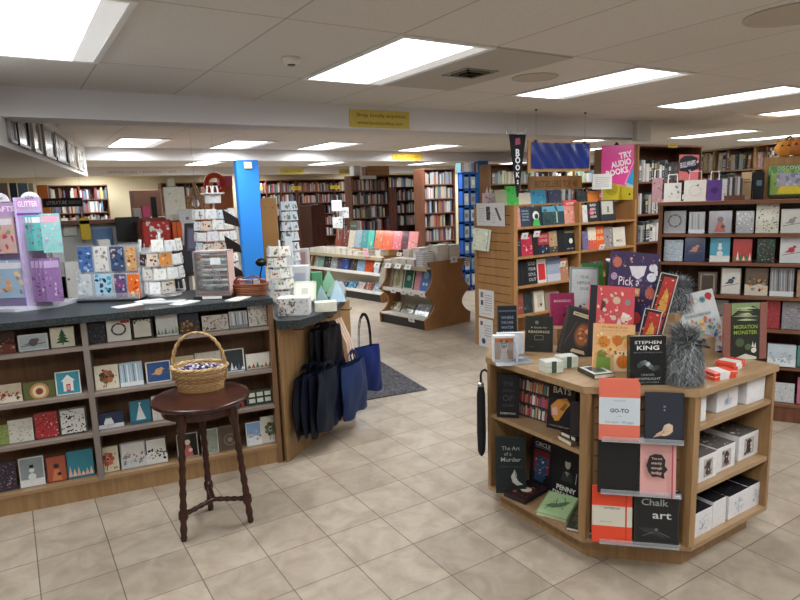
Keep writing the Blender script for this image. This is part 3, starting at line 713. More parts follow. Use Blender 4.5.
left_item(548,574,384,.524,.11,'#1c1a1e',a_bats,'black book with an orange shape on its cover, leaning in the upper compartment',az=196,tilt=9)
left_item(570,583,402,.524,.03,'#2a2226',lambda a:a.text('NIGHT',.5,.2,.8,'#8a7a78'),'narrow dark book leaning beside the corner post, upper compartment',az=215,tilt=8)
g=onpl(562,438,(XA+.07,0,0),(1,0,0))
flat_book((XA+.085,1.835),.10,.15,.022,80,'#6a5844',None,'lower brown book of a small lying stack in the upper compartment',z=.523,group='lying books in the upper compartment')
flat_book((XA+.09,1.83),.095,.14,.02,86,'#26262a',None,'black book on top of the small lying stack in the upper compartment',z=.546,group='lying books in the upper compartment')
def a_met(a):
    a.text('The Art',.5,.8,.6,'#9aa09c',h=.07); a.text('of a',.4,.7,.25,'#9aa09c'); a.text('Murder',.5,.6,.66,'#a8aca8',h=.075); a.up()
    for i in range(6): a.line(.1,.45+.01*i,.9,.5-.012*i,.0006,'#4a4f4e')
    a.poly([(.5,.3),(.62,.42),(.66,.3),(.74,.22),(.9,.16),(.7,.14),(.55,.2)],'#c2c4c0'); a.line(.62,.42,.7,.3,.002,'#e0e0dc'); a.line(.2,.08,.8,.08,.001,'#5a5f5e')
left_item(496,526,437,.124,.03,'#20282a',a_met,'black book with chalk script and a white figure, left of the lower compartment',az=232)
def a_cir(a):
    a.text('CIRCLE',.5,.91,.66,'#c8c8c8',bold=.02); a.text('a tale of the old road',.5,.84,.7,'#9a9ca4'); a.up().rect(.16,.28,.84,.78,'#7a2c34'); a.up().poly([(.2,.1),(.3,.55),(.45,.7),(.6,.6),(.8,.65),(.72,.3),(.6,.08)],'#2c4a68'); a.up().dots(26,['#b8c4cc','#c2505a','#4a7aa0','#d8d8d8'],.02,.05,(.25,.2,.78,.66),random.Random(5))
left_item(530,553,440,.124,.21,'#1b1c24',a_cir,'dark book with a red and blue picture, middle of the lower compartment',az=186)
def a_penny(a):
    a.circ(.5,.68,.1,'#b8b4ae',10,ry=.1); a.up().poly([(.3,.34),(.36,.5),(.44,.56),(.56,.56),(.66,.5),(.7,.34)],'#2f3033'); a.poly([(.43,.52),(.5,.42),(.58,.52)],'#c8c6c0'); a.up().circ(.5,.77,.12,'#1a1a1c',8,ry=.06); a.line(.8,.35,.82,.55,.003,'#b8b8b4'); a.text('PENNY',.5,.2,.66,'#d8d6cf',bold=.03); a.text('DREADFUL',.5,.08,.9,'#d8d6cf',bold=.03)
left_item(552,582,446,.124,.20,'#121316',a_penny,'black book with a pale face above a slanted white title, lower compartment',az=188)
flat_book((XA+.09,2.17),.13,.20,.022,100,'#2a2022',lambda a:(a.up().dots(16,['#8a3030','#5a2426','#a84a40'],.05,.1,(.1,.1,.9,.9),random.Random(2)),a.up(),a.circ(.5,.5,.22,'#cdd3b8',16)),'lying dark red box with a cream disc, lower compartment',z=.123,name='board_game_box',cat='game box',parts=False)
def a_liz(a):
    a.rect(.03,.03,.97,.97,'#a8c492'); a.up().poly([(.15,.35),(.3,.5),(.5,.55),(.7,.7),(.85,.72),(.75,.55),(.6,.42),(.4,.32)],'#5a7a58'); a.up()
    for p in ((.3,.4,.2,.2),(.6,.5,.75,.35),(.45,.52,.4,.75),(.7,.65,.6,.85)): a.line(*p,.004,'#4a6a4c')
    a.dots(12,['#7a9a70','#4f6f50'],.015,.03,(.3,.38,.75,.62),random.Random(1))
o=flat_book((XA+.085,1.955),.15,.17,.022,93,'#8fae7c',a_liz,'pale green book with a lizard drawing lying tilted forward in the lower compartment',z=.126,pages='#d8dcc0')
o.matrix_world=pose((XA+.09,1.955,.135),-68+0,0)@Matrix.Rotation(R_(12),4,'X')
o=flat_book((XA+.075,1.79),.12,.13,.016,-60,'#3c4038',lambda a:(a.rect(.1,.5,.9,.9,'#6a5c40'),a.rect(.3,.1,.7,.45,'#4f5e58')),'grey brown paperback lying in the lower right of the lower compartment',z=.124,pages='#e0dcd0')
# ---- right compartments: white boxed sets
def rbox(px0,px1,pt,z,dep,label,top='#15151a',motif=1,pb=None,d=.2,seed=0,h=None,face='#dad9da'):
    c=(px0+px1)/2; P=Vector((0,YA+dep,z)); a=onpl(px0,(pt+20),P,(0,1,0)); q=onpl(px1,(pt+20),P,(0,1,0)); w=(q-a).length; hh=h or (onpl(c,pt,P,(0,1,0)).z-z)
    b=MB('paper'); b.bbox(-w/2,w/2,0,d,0,hh,.0015,face); ar=Art(b,w,hh,0); rr=random.Random(seed)
    b.add([(-w/2+.001,.001,hh+.0004),(w/2-.001,.001,hh+.0004),(w/2-.001,d-.001,hh+.0004),(-w/2+.001,d-.001,hh+.0004)],[(0,1,2,3)],top)
    tp=Art(b,w,d,0,O=(-w/2,0,hh+.0006),X=(1,0,0),Y=(0,1,0),Nn=(0,0,1)); tp.dots(14,['#c8c4c0','#8a8480','#d8d4d0'] if motif==2 else ['#26262e','#3a3a44'],.03,.07,(.05,.05,.95,.95),rr)
    if motif==1:
        ar.up().poly([(.35,.2),(.3,.45),(.45,.6),(.5,.8),(.56,.6),(.7,.5),(.66,.22)],'#b9bccb'); ar.up().circ(.45,.42,.08,'#8f98b4'); ar.up().line(.5,.2,.5,.7,.001,'#6a7494')
    elif motif==2:
        ar.up().rect(.26,.14,.76,.84,'#b0aaa6'); ar.up().circ(.5,.62,.13,'#3c3436',9); ar.poly([(.34,.2),(.66,.2),(.6,.5),(.4,.5)],'#3c3436'); ar.up().dots(12,['#8a5450','#d0c8c4','#5a4c4e'],.03,.06,(.32,.2,.7,.78),rr)
    elif motif==3:
        ar.up().dots(22,['#b4bccc','#8f9cb8','#c4c8d4'],.03,.06,(.3,.2,.75,.75),rr)
    o=b.build('boxed_book_set',loc=((a.x+q.x)/2,YA+dep,z)); tag(o,label,'boxed set','white boxed sets in the right side of the display table'); return o
rbox(699,706,391,.656,.03,'narrow white box at the left end of the top compartment, right side of the table',motif=0)
rbox(717,737,389,.656,.05,'white box with a faint blue mark and black lid, top compartment',motif=1,seed=1)
rbox(747,764,378,.656,.03,'plain white box at the right of the top compartment',top='#cfcfcf',motif=0)
rbox(699,716,455,.376,.03,'white box with dark printed panel, left of the middle compartment',top='#5c5653',motif=2,seed=2)
rbox(717,734,446,.376,.04,'white box with dark printed panel, middle of the middle compartment',top='#5c5653',motif=2,seed=3)
rbox(739,757,434,.376,.05,'white box with dark printed panel, right of the middle compartment',top='#5c5653',motif=2,seed=4)
rbox(694,711,511,.122,.03,'white box with black top, leftmost in the bottom compartment',motif=3,seed=5)
rbox(713,725,500,.122,.03,'white box with black top, second in the bottom compartment',motif=0,seed=6)
rbox(729,747,493,.122,.03,'white box with black top, third in the bottom compartment',motif=3,seed=7)
rbox(748,762,484,.122,.03,'white box with black top, rightmost in the bottom compartment',motif=3,seed=8)
# ---------------- on the table top
def T(px,py,z=TZ): p=atz(px,py,z); return Vector((p.x,p.y,z))
def top_book(px0,px1,pt,bx,by,az,cover,art,label,**k):
    k.setdefault('group','books standing on the display table'); return book(px0,px1,pt,T(bx,by,k.pop('z',TZ)),az,cover,art,label,**k)
def easel(P,az,h,label,col='#8a6a48'):
    b=MB('clear_plastic'); b.box(-.04,.04,-.025,-.022,0,.012); b.box(-.04,.04,-.025,.09,0,.003); b.box(-.03,.03,.03,.034,0,h)
    o=b.build('book_stand',mw=pose(P,az+90,0)); tag(o,label,'book stand'); return o
# row at the front left
def a_cards(a):
    a.rect(.08,.1,.92,.92,'#b0683a'); a.up().poly([(.3,.1),(.7,.1),(.62,.4),(.7,.7),(.5,.82),(.3,.7),(.38,.4)],'#e0c8a8'); a.up().circ(.5,.66,.16,'#3a2c28',10); a.up().tri((.3,.7),(.38,.88),(.44,.76),'#3a2c28'); a.tri((.7,.7),(.62,.88),(.56,.76),'#3a2c28'); a.circ(.44,.67,.03,'#e8e0d0'); a.circ(.56,.67,.03,'#e8e0d0'); a.rect(.4,.2,.6,.36,'#c9cdd6')
for k,(x0,x1,pt,by,lab) in enumerate(((493,515,336,362,'small white box of picture cards with a cat faced front, nearest the left corner'),)):
    top_book(x0,x1,pt,504,by,236,'#d3d6da',a_cards,lab,t=.05,parts=False,name='card_deck_box',cat='card deck',group='boxes of picture cards on the display table',tilt=3)
for k in range(2):
    o=top_book(497+k*5,519+k*5,333,508+k*5,357-k*3,236,'#c9ccd2',None,('second','third')[k]+' white card deck box standing behind the cat faced one',t=.03,parts=False,name='card_deck_box',cat='card deck',group='boxes of picture cards on the display table',tilt=3)
def a_say(a):
    a.rect(0,.86,1,.9,'#54606e'); a.up()
    for i,tx in enumerate(('WHERE','THE DARK','WATER','WAITS','BELOW')): a.text(tx,.5,.72-.12*i,.66,'#8694a4',bold=.02,h=.07)
    a.border(.04,'#2c3440')
top_book(498,517,306,505,347,236,'#1c222c',a_say,'dark slate book of block letters in a clear stand at the left corner',t=.03,tilt=5,z=TZ)
b=MB('clear_plastic'); b.box(-.05,.05,0,.003,0,.1); b.box(-.05,.05,-.07,0,0,.003); b.box(-.05,.05,-.073,-.07,0,.02); b.box(.05,.053,-.07,.0,0,.14)
o=b.build('acrylic_holder',mw=pose(T(505,362)+Vector((0,.0,0)),-34)); tag(o,'clear acrylic holder around the card decks at the left corner of the display table','display holder')
c=T(520,361); flat_book((c.x,c.y),.085,.12,.012,-20,'#8d929a',lambda a:(a.rect(.1,.1,.9,.9,'#5f6670'),a.up().rect(.2,.5,.8,.8,'#a4aab2')),'thin grey booklet lying near the left corner of the table',pages='#d0d0d4')
def a_read(a):
    a.circ(.42,.82,.07,'#70706a',8); a.text('A Guide for',.5,.68,.6,'#a8a088',h=.05); a.text('READINGS',.5,.56,.76,'#b8ad90',h=.07,bold=.02); a.border(.03,'#35362f'); a.up(); 
    for p in ((.35,.34,.65,.34),(.35,.46,.65,.46),(.35,.34,.35,.46),(.65,.34,.65,.46)): a.line(*p,.0015,'#9a927c')
    a.line(.15,.14,.35,.14,.001,'#8a8474')
top_book(525,553,316,536,352,222,'#23231f',a_read,'dark grey guide book with faint gold lettering leaning on a clear stand',tilt=14,t=.02)
# stacks of pale boxes with a green leaf
def leafbox(px,py,z,yaw,label,k=0):
    b=MB('gloss'); b.bbox(-.045,.045,-.035,.035,0,.026,.001,'#c6cdc3')
    b.box(-.012,.012,-.0355,.0355,.0,.0264,'#3f5645'); b.box(.012,.016,-.0357,.0357,0,.0266,'#d8dcd4'); b.add([(-.04,-.03,.0267),(.02,-.03,.0267),(.03,.03,.0267),(-.03,.03,.0267)],[(0,1,2,3)],'#dde0da')
    p=T(px,py); o=b.build('soap_box',loc=(p.x,p.y,z),rot=(0,0,R_(yaw))); tag(o,label,'small box','pale boxes stacked on the display table')
for i,(px,py) in enumerate(((551,371),(566,366))):
    for k in range(2): leafbox(px,py,TZ+k*.027,-22,'pale green leaf printed box, '+('bottom','top')[k]+' one of the '+('left','right')[i]+' stack')
c=T(596,374); 
flat_book((c.x,c.y),.105,.14,.02,-18,'#26352a',lambda a:(a.rect(.04,.04,.96,.96,'#d9dbd8'),a.up().rect(.2,.2,.8,.85,'#4a4e50'),a.up().dots(8,['#6d7274','#2c3032'],.05,.1,(.25,.3,.75,.75),random.Random(6))),'flat dark green box with a white framed photo lid at the table front',name='gift_box',cat='gift box',mat='gloss')
def a_pie(a):
    a.border(.05,'#3a3430'); a.up().circ(.52,.46,.22,'#5a3a28',20,ry=.26); a.up().circ(.52,.46,.18,'#8a4f2c',18,ry=.21); a.up().dots(14,['#b8763e','#6a3a20','#c99058'],.03,.06,(.4,.32,.66,.6),random.Random(2)); a.poly([(.15,.83),(.85,.8),(.86,.88),(.16,.9)],'#c9b896'); a.up().text('MELANCHOLY',.5,.855,.6,'#4a3a28',h=.035,rot=-.04); a.poly([(.3,.08),(.7,.08),(.66,.15),(.34,.15)],'#b8a888'); a.line(.1,.2,.3,.7,.0016,'#6a5c48'); a.line(.9,.2,.72,.7,.0016,'#6a5c48')
top_book(556,594,308,574,357,236,'#26211f',a_pie,'large black cookbook with a round pie on its cover, leaning back',tilt=16,roll=17,t=.035)
def a_mag(a): a.text('MARIGOLD',.5,.84,.7,'#e0b8c4',bold=.02,h=.05); a.up().dots(30,['#8a2450','#c2447a','#a83464','#6a1a40'],.04,.09,(.1,.08,.9,.74),random.Random(5))
top_book(551,575,293,566,342,236,'#a02c5c',a_mag,'magenta patterned book behind the black cookbook',tilt=10)
def a_spi(a):
    a.text('SPIDER',.5,.8,.66,'#7c1c28',h=.05)
b=MB('hardboard')
# wooden risers under the back books
RIS=empty('table_riser',(2.66,2.18,TZ)); tag(RIS,'stepped wooden riser lifting the back books on the display table','riser')
b=MB('oak_lying'); b.prism([(-.22,.12),(-.14,.12),(-.14,-.49),(.24,-.49),(.24,.36),(-.22,.36)],0,.09); b.build('lower_step',RIS); b=MB('oak_lying'); b.box(.10,.24,-.36,.34,.09,.2); b.build('upper_step',RIS)
# white botanical and green book
def rb(x0,x1,pt,P,az,cover,art,label,**k): k.setdefault('group','books standing on the display table'); return book(x0,x1,pt,P,az,cover,art,label,**k)
def a_bot(a):
    a.rect(.05,.04,.95,.96,'#d6dde0'); a.up().text('THE',.5,.82,.3,'#7a8488',h=.05); a.text('HERBAL',.5,.72,.5,'#7a8488',h=.055); a.text('ISLE',.5,.62,.3,'#7a8488',h=.05); a.up().dots(26,['#8a4a3c','#a8624a','#6a4a3c','#c98a6a','#5a3a34'],.04,.09,(.2,.05,.85,.42),random.Random(9))
rb(569,597,267,Vector((2.5,2.42,TZ+.09)),236,'#8f9a9c',a_bot,'pale blue white book with a reddish plant drawing, behind the coral book',tilt=10,roll=3)
rb(583,604,263,Vector((2.58,2.46,TZ+.09)),236,'#4a8a34',lambda a:(a.rect(0,.9,1,1,'#3a6f3a'),a.rect(.1,.1,.8,.8,'#63a048')),'green book standing behind the pale botanical book',tilt=10)
def a_cor(a):
    a.rect(0,0,.16,1,'#20222a'); a.up(); rr=random.Random(12)
    for (u,v,ru,c) in ((.35,.78,.07,'#d8b0a0'),(.6,.8,.09,'#e0c0a8'),(.85,.78,.07,'#9a8f94'),(.3,.5,.06,'#f0a090'),(.55,.55,.06,'#d8c8c0'),(.8,.55,.1,'#e8d0c0'),(.65,.3,.08,'#f0e0d8'),(.4,.25,.07,'#b86a5c'),(.85,.25,.05,'#c98070')): a.circ(u,v,ru,c,9)
    a.up().poly([(.62,.12),(.7,.14),(.72,.5),(.66,.56),(.6,.4)],'#d0d0cc'); a.poly([(.25,.65),(.34,.62),(.36,.76),(.27,.8)],'#6a2c34'); a.poly([(.72,.58),(.9,.55),(.92,.6),(.75,.64)],'#f0e8e0'); a.up().dots(46,['#e8b8a8','#b8404a','#d8c8c0','#8a3a44','#f0d0c0','#9a8f94'],.02,.055,(.2,.04,.96,.95),random.Random(22))
rb(586,631,286,Vector((2.42,2.02,TZ)),232,'#d8545a',a_cor,'coral red illustrated book with a black spine',tilt=14,roll=5,t=.03)
def a_pump(a):
    a.text('PUMPKINS',.5,.93,.6,'#c2703a',h=.045); a.text('and squashes of the season',.5,.86,.7,'#b8803f',h=.03); a.up()
    for (u,v,r,c) in ((.25,.62,.15,'#d98a34'),(.58,.66,.13,'#c9702c'),(.85,.6,.12,'#e0a050'),(.2,.35,.12,'#6a8a40'),(.48,.45,.1,'#e8c070')): a.circ(u,v,r,c,12); a.up()
    a.rect(.08,.02,.42,.3,'#7a9a44'); a.rect(.5,.02,.96,.44,'#e6d0a8'); a.up().circ(.73,.22,.17,'#d8772c',14); a.up()
    for q in (-.1,0,.1): a.line(.73+q,.1,.73+q,.34,.0014,'#a8501c')
    a.rect(.71,.36,.75,.42,'#5a6a34'); a.up().dots(50,['#b8642a','#e8c890','#8a9a50','#d89a50','#f0d8b0','#a8581c'],.015,.045,(.05,.32,.95,.8),random.Random(23))
top_book(592,633,324,610,372,234,'#e3b27c',a_pump,'orange cream book of painted pumpkins',tilt=12,roll=4,t=.02)
def a_pick(a):
    a.up(); 
    for (u,v,r,c) in ((.14,.86,.1,'#c9705c'),(.12,.5,.08,'#4a4a7a'),(.88,.5,.11,'#c9685a'),(.9,.16,.1,'#b8343c'),(.62,.18,.11,'#c23c34'),(.42,.12,.1,'#d0543c'),(.2,.2,.1,'#8a3a4a'),(.8,.3,.08,'#3a3c80'),(.1,.68,.07,'#b89ab8')): a.circ(u,v,r,c,9,ry=r*.7)
    a.up().poly([(.4,.82),(.76,.84),(.72,.72),(.6,.66),(.48,.7)],'#e6e2ea'); a.circ(.9,.82,.09,'#e0e0ea'); a.circ(.88,.7,.1,'#e6e6ee'); a.circ(.98,.76,.06,'#dcdce8')
    a.up().text('Pick a',.42,.63,.44,'#e8dce0',h=.11); a.text('AUTHOR',.15,.3,.2,'#6a6088',h=.03)
    a.rect(.18,.45,.66,.55,'#d8a05a'); a.up().text('PUMPKIN',.42,.50,.42,'#f0dcc0',h=.07,bold=.03); a.line(.3,.2,.75,.2,.0012,'#7a6a94')
    rr=random.Random(3); a.dots(70,['#7a5a8a','#c98a6a','#9a8ab8','#d8a890','#5a4a80','#b84a44'],.012,.04,(.04,.04,.96,.96),rr)
rb(604,652,252,Vector((2.66,2.03,TZ+.09)),228,'#40305a',a_pick,'large purple book with pumpkins and bowls, tallest in the middle of the table',tilt=14,roll=6,t=.03)
# display box whose black and white lid shows above it
P=Vector((2.80,2.12,TZ+.2)); zt=.0
for k in range(3):
    pass
b=MB('plastic'); b.box(-.13,.13,-.05,.05,0,.235,'#1a1a1f'); b.box(-.131,.131,-.051,.051,.235,.245,'#c9ccd4'); b.box(-.128,.128,-.0605,-.06,.04,.2,'#24242c')
o=b.build('black_display_box',mw=pose((2.86,2.155,TZ+.2),-40)); tag(o,'black box with a pale lid standing behind the purple pumpkin book','display box')
# two fox books whose thick pages face right
def a_fox(a):
    a.poly([(.1,.15),(.25,.95),(.95,.95),(.8,.15)],'#b83a34'); a.up().poly([(.3,.3),(.35,.6),(.55,.8),(.75,.7),(.8,.5),(.6,.35)],'#d8a24a'); a.up().dots(34,['#1f1b1f','#e0c070','#c97a3a','#242024','#2a2428','#d8cfc0'],.03,.09,(.1,.06,.9,.92),random.Random(4)); a.border(.05,'#d0ccc4')
rb(643,661,272,Vector((2.58,1.765,TZ+.09)),214,'#2a2730',a_fox,'upper of two dark picture books with an orange fox and thick white edge',tilt=8,roll=12,t=.055,pages='#d8d8d6')
rb(632,650,308,Vector((2.41,1.72,TZ)),214,'#2a2730',a_fox,'lower of two dark picture books with an orange fox, nearer the front',tilt=8,roll=10,t=.055,pages='#d8d8d6')
# colourful illustrated journey book
def a_map(a):
    rr=random.Random(11)
    for i in range(5): a.circ(.14+.18*i,.86,.085,['#8aa4a0','#c98a84','#a8b4bc','#6f9a9a','#d8c4c0'][i],12)
    a.up()
    for i in range(5): a.circ(.14+.18*i,.86,.05,['#5a7a80','#a85a5a','#d8c8b0','#4a6a78','#a84a50'][i],10)
    a.up().circ(.85,.9,.09,'#a8303a',14); a.up().rect(.12,.6,.8,.66,'#aab0b4'); a.rect(.2,.5,.9,.55,'#b8bcc0'); a.up().text('The World of Hidden Islands',.48,.63,.66,'#5a6470',h=.03)
    a.dots(90,['#4a8aa8','#d88a4a','#c2c8c8','#3a6a98','#8ab0a0','#c2704a','#7a6a98','#e0c070'],.03,.07,(.04,.03,.97,.56),rr)
top_book(675,713,286,709,353,238,'#c6cacb',a_map,'large pale picture book crowded with small blue and orange drawings',tilt=14,roll=-11,t=.03,w=.20,h=.31)
top_book(672,684,304,680,352,238,'#c2c6c6',lambda a:a.dots(20,['#3a4040','#6f8080','#e0e0dc'],.05,.1,(.05,.05,.95,.95),random.Random(7)),'small pale patterned book tucked left of the picture book',tilt=12,roll=12,t=.02)
def a_king(a):
    a.text('STEPHEN',.5,.87,.74,'#cfd2d4',h=.065,bold=.01); a.text('KING',.5,.76,.62,'#e0e2e2',h=.09,bold=.02); a.text('the new collection of stories',.5,.67,.8,'#6a7074'); a.up()
    for i in range(7): a.circ(.26+.08*i,.40+.06*math.sin(i*.9),.075,['#3f474a','#5a6468','#788488','#a0aaac','#6a7478','#50585c','#3a4245'][i],10)
    a.up().circ(.5,.43,.05,'#c9d0d0',9); a.text('UNDER',.5,.21,.36,'#8a9094',h=.045); a.text('MOONLIGHT',.5,.13,.7,'#a0a6a8',h=.05); a.text('AND OTHERS',.5,.055,.6,'#7a8084',h=.035)
top_book(630,666,336,648,385,234,'#14171a',a_king,'black novel with large pale capitals over a misty picture, at the table front edge',tilt=5,t=.045,mat='gloss')
def a_mor(a):
    a.poly([(0,.78),(.3,.9),(.5,.86),(.75,.95),(1,.88),(1,1),(0,1)],'#7f9468'); a.up(); rr=random.Random(5)
    for i in range(7):
        v=.7+.035*i; a.poly([(rr.uniform(0,.3),v),(rr.uniform(.4,.6),v+.02),(rr.uniform(.7,1),v-.01),(.5,v-.015)],['#b9c09a','#4a5a40','#a8a888'][i%3]); a.up()
    a.text('MIGRATION',.5,.58,.84,'#8fa44c',h=.07,bold=.02); a.text('MONSTER',.5,.48,.84,'#8fa44c',h=.07,bold=.02); a.up().circ(.3,.3,.16,'#4c5a40',12); a.circ(.6,.22,.12,'#566448'); a.up().circ(.8,.16,.1,'#d8d4cc',8); a.tri((.72,.22),(.76,.32),(.8,.22),'#d8d4cc'); a.tri((.8,.22),(.86,.3),(.88,.2),'#d8d4cc'); a.poly([(.1,.02),(.5,.1),(.9,.04),(.9,.0),(.1,.0)],'#c8c8b8')
o=top_book(731,759,303,748,359,238,'#2c2f28',a_mor,'dark green book with MONSTER in green capitals between two brown boards',tilt=4,t=.02)
w_,h_,t_=o_dims[o.name]
for s in (-1,1):
    b=MB('gloss'); b.box(min(s*(w_/2+.003),s*(w_/2+.036)),max(s*(w_/2+.003),s*(w_/2+.036)),-.001,.012,0,h_,'#8a5a50'); q=b.build('cover_flap',o)
# orange and white small boxes
def ob(px,py,z,yaw,lab):
    b=MB('gloss'); b.bbox(-.06,.06,-.04,.04,0,.016,.001,'#d84a34'); b.box(-.03,.02,-.0405,.0405,0,.0164,'#dcdcd8'); p=T(px,py); q=b.build('card_game_box',loc=(p.x,p.y,z),rot=(0,0,R_(yaw))); tag(q,lab,'small box','orange and white boxes on the display table')
ob(718,377,TZ,-14,'bottom box of the left orange and white stack'); ob(719,377,TZ+.017,-18,'top box of the left orange and white stack')
ob(731,367,TZ,10,'lower orange and white box of the pair further back'); ob(730,367,TZ+.017,6,'upper orange and white box of the pair further back')
# grey furry hand puppets
def furry(P,h,r,label,yaw,beak=True,seed=0,lean=0,n=900):
    e=empty('furry_bird_toy',tuple(P),yaw); tag(e,label,'stuffed toy')
    rnd=random.Random(seed); b=MB('fur'); b.smooth=True
    prof=[(0,0),(r*.95,.0),(r*1.02,h*.12),(r*1.0,h*.35),(r*.86,h*.58),(r*.74,h*.70),(r*.86,h*.82),(r*.72,h*.93),(r*.35,h*.985),(0,h)]
    b.lathe(prof,20,'#4c4f52',cap=False); b.build('body',e)
    f=MB('fur'); 
    def prad(z):
        for (r0,z0),(r1,z1) in zip(prof[1:],prof[2:]):
            if z0<=z<=z1: return r0+(r1-r0)*(z-z0)/max(z1-z0,1e-6)
        return r*.2
    for i in range(n):
        z=h*(rnd.random()**.8)*.99+.003; t=rnd.uniform(0,2*math.pi); q=max(prad(z),.006)
        p=Vector((q*math.cos(t),q*math.sin(t),z)); out=Vector((math.cos(t),math.sin(t),.1 if z<h*.85 else 1.2)).normalized()
        side=Vector((-math.sin(t),math.cos(t),0)); L_=rnd.uniform(.022,.05)*h/.2; sw=rnd.uniform(-.9,.9)
        p1=p+out*L_*.38+side*sw*L_*.3; p2=p1+(out*.32+Vector((0,0,-.8 if z<h*.78 else rnd.uniform(-.3,.3)))+side*sw).normalized()*L_
        p2.z=max(p2.z,.001); wd=rnd.uniform(.0006,.0014)*h/.2
        c=rnd.choice(['#2e3133','#4a4d50','#6c7073','#8b8f92','#a8acae','#c4c8c9','#3a3d40','#7a7e81'])
        f.add([p-side*wd,p+side*wd,p1+side*wd,p1-side*wd,p2,p+out*wd],[(0,1,2,3),(3,2,4),(0,3,5),(1,5,2)],c)
    f.build('shaggy_fur',e)
    if beak:
        g=MB('plastic'); g.smooth=True
        for s in (-1,1): g.ball(s*r*.36,-r*.86-.022,h*.83,.0085,c='#0e0e0f')
        g.build('eyes',e)
        g=MB('plastic'); g.smooth=True; g.tube([(0,-r*.7,h*.78),(0,-r*.8-.035,h*.765),(0,-r*.8-.055,h*.72)],[.015,.012,.003],8,'#1c1c1e'); g.build('beak',e)
    return e
p=T(690,384); furry(Vector((p.x-.0,p.y+.035,TZ)),.225,.058,'shaggy grey owl-like toy bird sitting at the front edge of the table',20,seed=1,n=5200)
furry(Vector((2.86,1.90,TZ+.19)),.17,.085,'shaggy grey furry toy farther back, half hidden behind the fox books',-32,beak=False,seed=2,n=4200)
# folded black umbrella hanging on the left corner
e=empty('folded_umbrella',(1.965,2.37,.3)); tag(e,'slim black folded umbrella with a silver collar hanging by the left corner','umbrella')
b=MB('nylon'); b.smooth=False; b.lathe([(.004,-.01),(.012,0),(.02,.02),(.024,.12),(.022,.33),(.015,.37)],9,'#1b1e22'); b.build('canopy',e)
b=MB('metal'); b.lathe([(.016,.37),(.017,.385),(.009,.39)],12,'#b0b4b8'); b.build('collar',e)
b=MB('plastic'); b.smooth=True; b.tube([(0,0,.38),(0,0,.43),(.008,0,.448),(.028,0,.452),(.04,0,.44)],.006,8,'#17181b'); b.build('handle',e)
# ================================================================ bookcases and their books
HUES=[('black', '#28262a'), ('black', '#343236'), ('white', '#cbc8c4'), ('white', '#c2bfbc'), ('white', '#d0cecb'), ('cream', '#c4bbaa'), ('cream', '#b8ae9c'), ('tan', '#a08e78'), ('brown', '#6e5a50'), ('dark red', '#743c40'), ('red', '#9c4c4c'), ('rust', '#96644c'), ('dusty pink', '#b49494'), ('dusty pink', '#a88488'), ('dark blue', '#3c465c'), ('blue', '#5f7690'), ('pale blue', '#9aa8b2'), ('teal', '#4f6c70'), ('dark green', '#43564c'), ('grey', '#7e7e80'), ('grey', '#6a6a6e'), ('pale grey', '#a4a3a2'), ('pale grey', '#b0afae'), ('purple', '#645670'), ('orange', '#ae7450'), ('yellow', '#b0a068')]  # spine colours muted and paled, with distance haze put into them
ORD=['first','second','third','fourth','fifth','sixth','seventh','eighth','ninth','tenth','eleventh','twelfth','thirteenth','fourteenth','fifteenth','sixteenth','seventeenth','eighteenth','nineteenth','twentieth']
def ordn(i): return ORD[i] if i<20 else '%dth'%(i+1) if (i+1)%10 not in (1,2,3) else '%d%s'%(i+1,{1:'st',2:'nd',3:'rd'}[(i+1)%10])
SPINES=[]
def spine_geo(b,w,d,h,col,band=None):
    b.use('paper'); b.box(-w/2,w/2,0,d,0,h,col)
    a=Art(b,w,h,0)
    if band:
        a.rect(.12,.62,.88,.86,band); a.rect(.2,.12,.8,.2,band)
        for k in range(3): a.rect(.36,.28+.1*k,.64,.34+.1*k,band)
    b.add([(-w/2+.002,.001,h+.0005),(w/2-.002,.001,h+.0005),(w/2-.002,d-.002,h+.0005),(-w/2+.002,d-.002,h+.0005)],[(0,1,2,3)],'#d0c8b6')
def fill_row(M,x0,x1,z,hmax,seed,case,shelf,y=.02,dens=1.0,wr=(.018,.042),hues=None,gap=.3):
    rnd=random.Random(seed); x=x0+rnd.uniform(0,.02); i=0
    while x<x1-.02:
        if rnd.random()>dens: x+=rnd.uniform(.03,.12); continue
        w=rnd.uniform(*wr); 
        if x+w>x1: break
        h=min(hmax-.015,rnd.uniform(.17,.25)); d=rnd.uniform(.12,.17)
        nm,c=rnd.choice(hues or HUES); band=rnd.choice([None,'#cfc8b8','#b8a060','#d8d4cc','#3a3638']) 
        m=M@Matrix.Translation((x+w/2,y+rnd.uniform(0,.02),z))
        if rnd.random()<.05 and x+w+.03<x1: m=m@Matrix.Rotation(R_(5),4,'Y'); x+=.016
        SPINES.append(dict(m=m,w=w,d=d,h=h,c=c,band=band,lab=(nm,case,shelf,i))); x+=w+.0015; i+=1
    return
def frame(P,az): return Matrix.Translation(Vector(P))@Matrix.Rotation(R_(az+90),4,'Z')
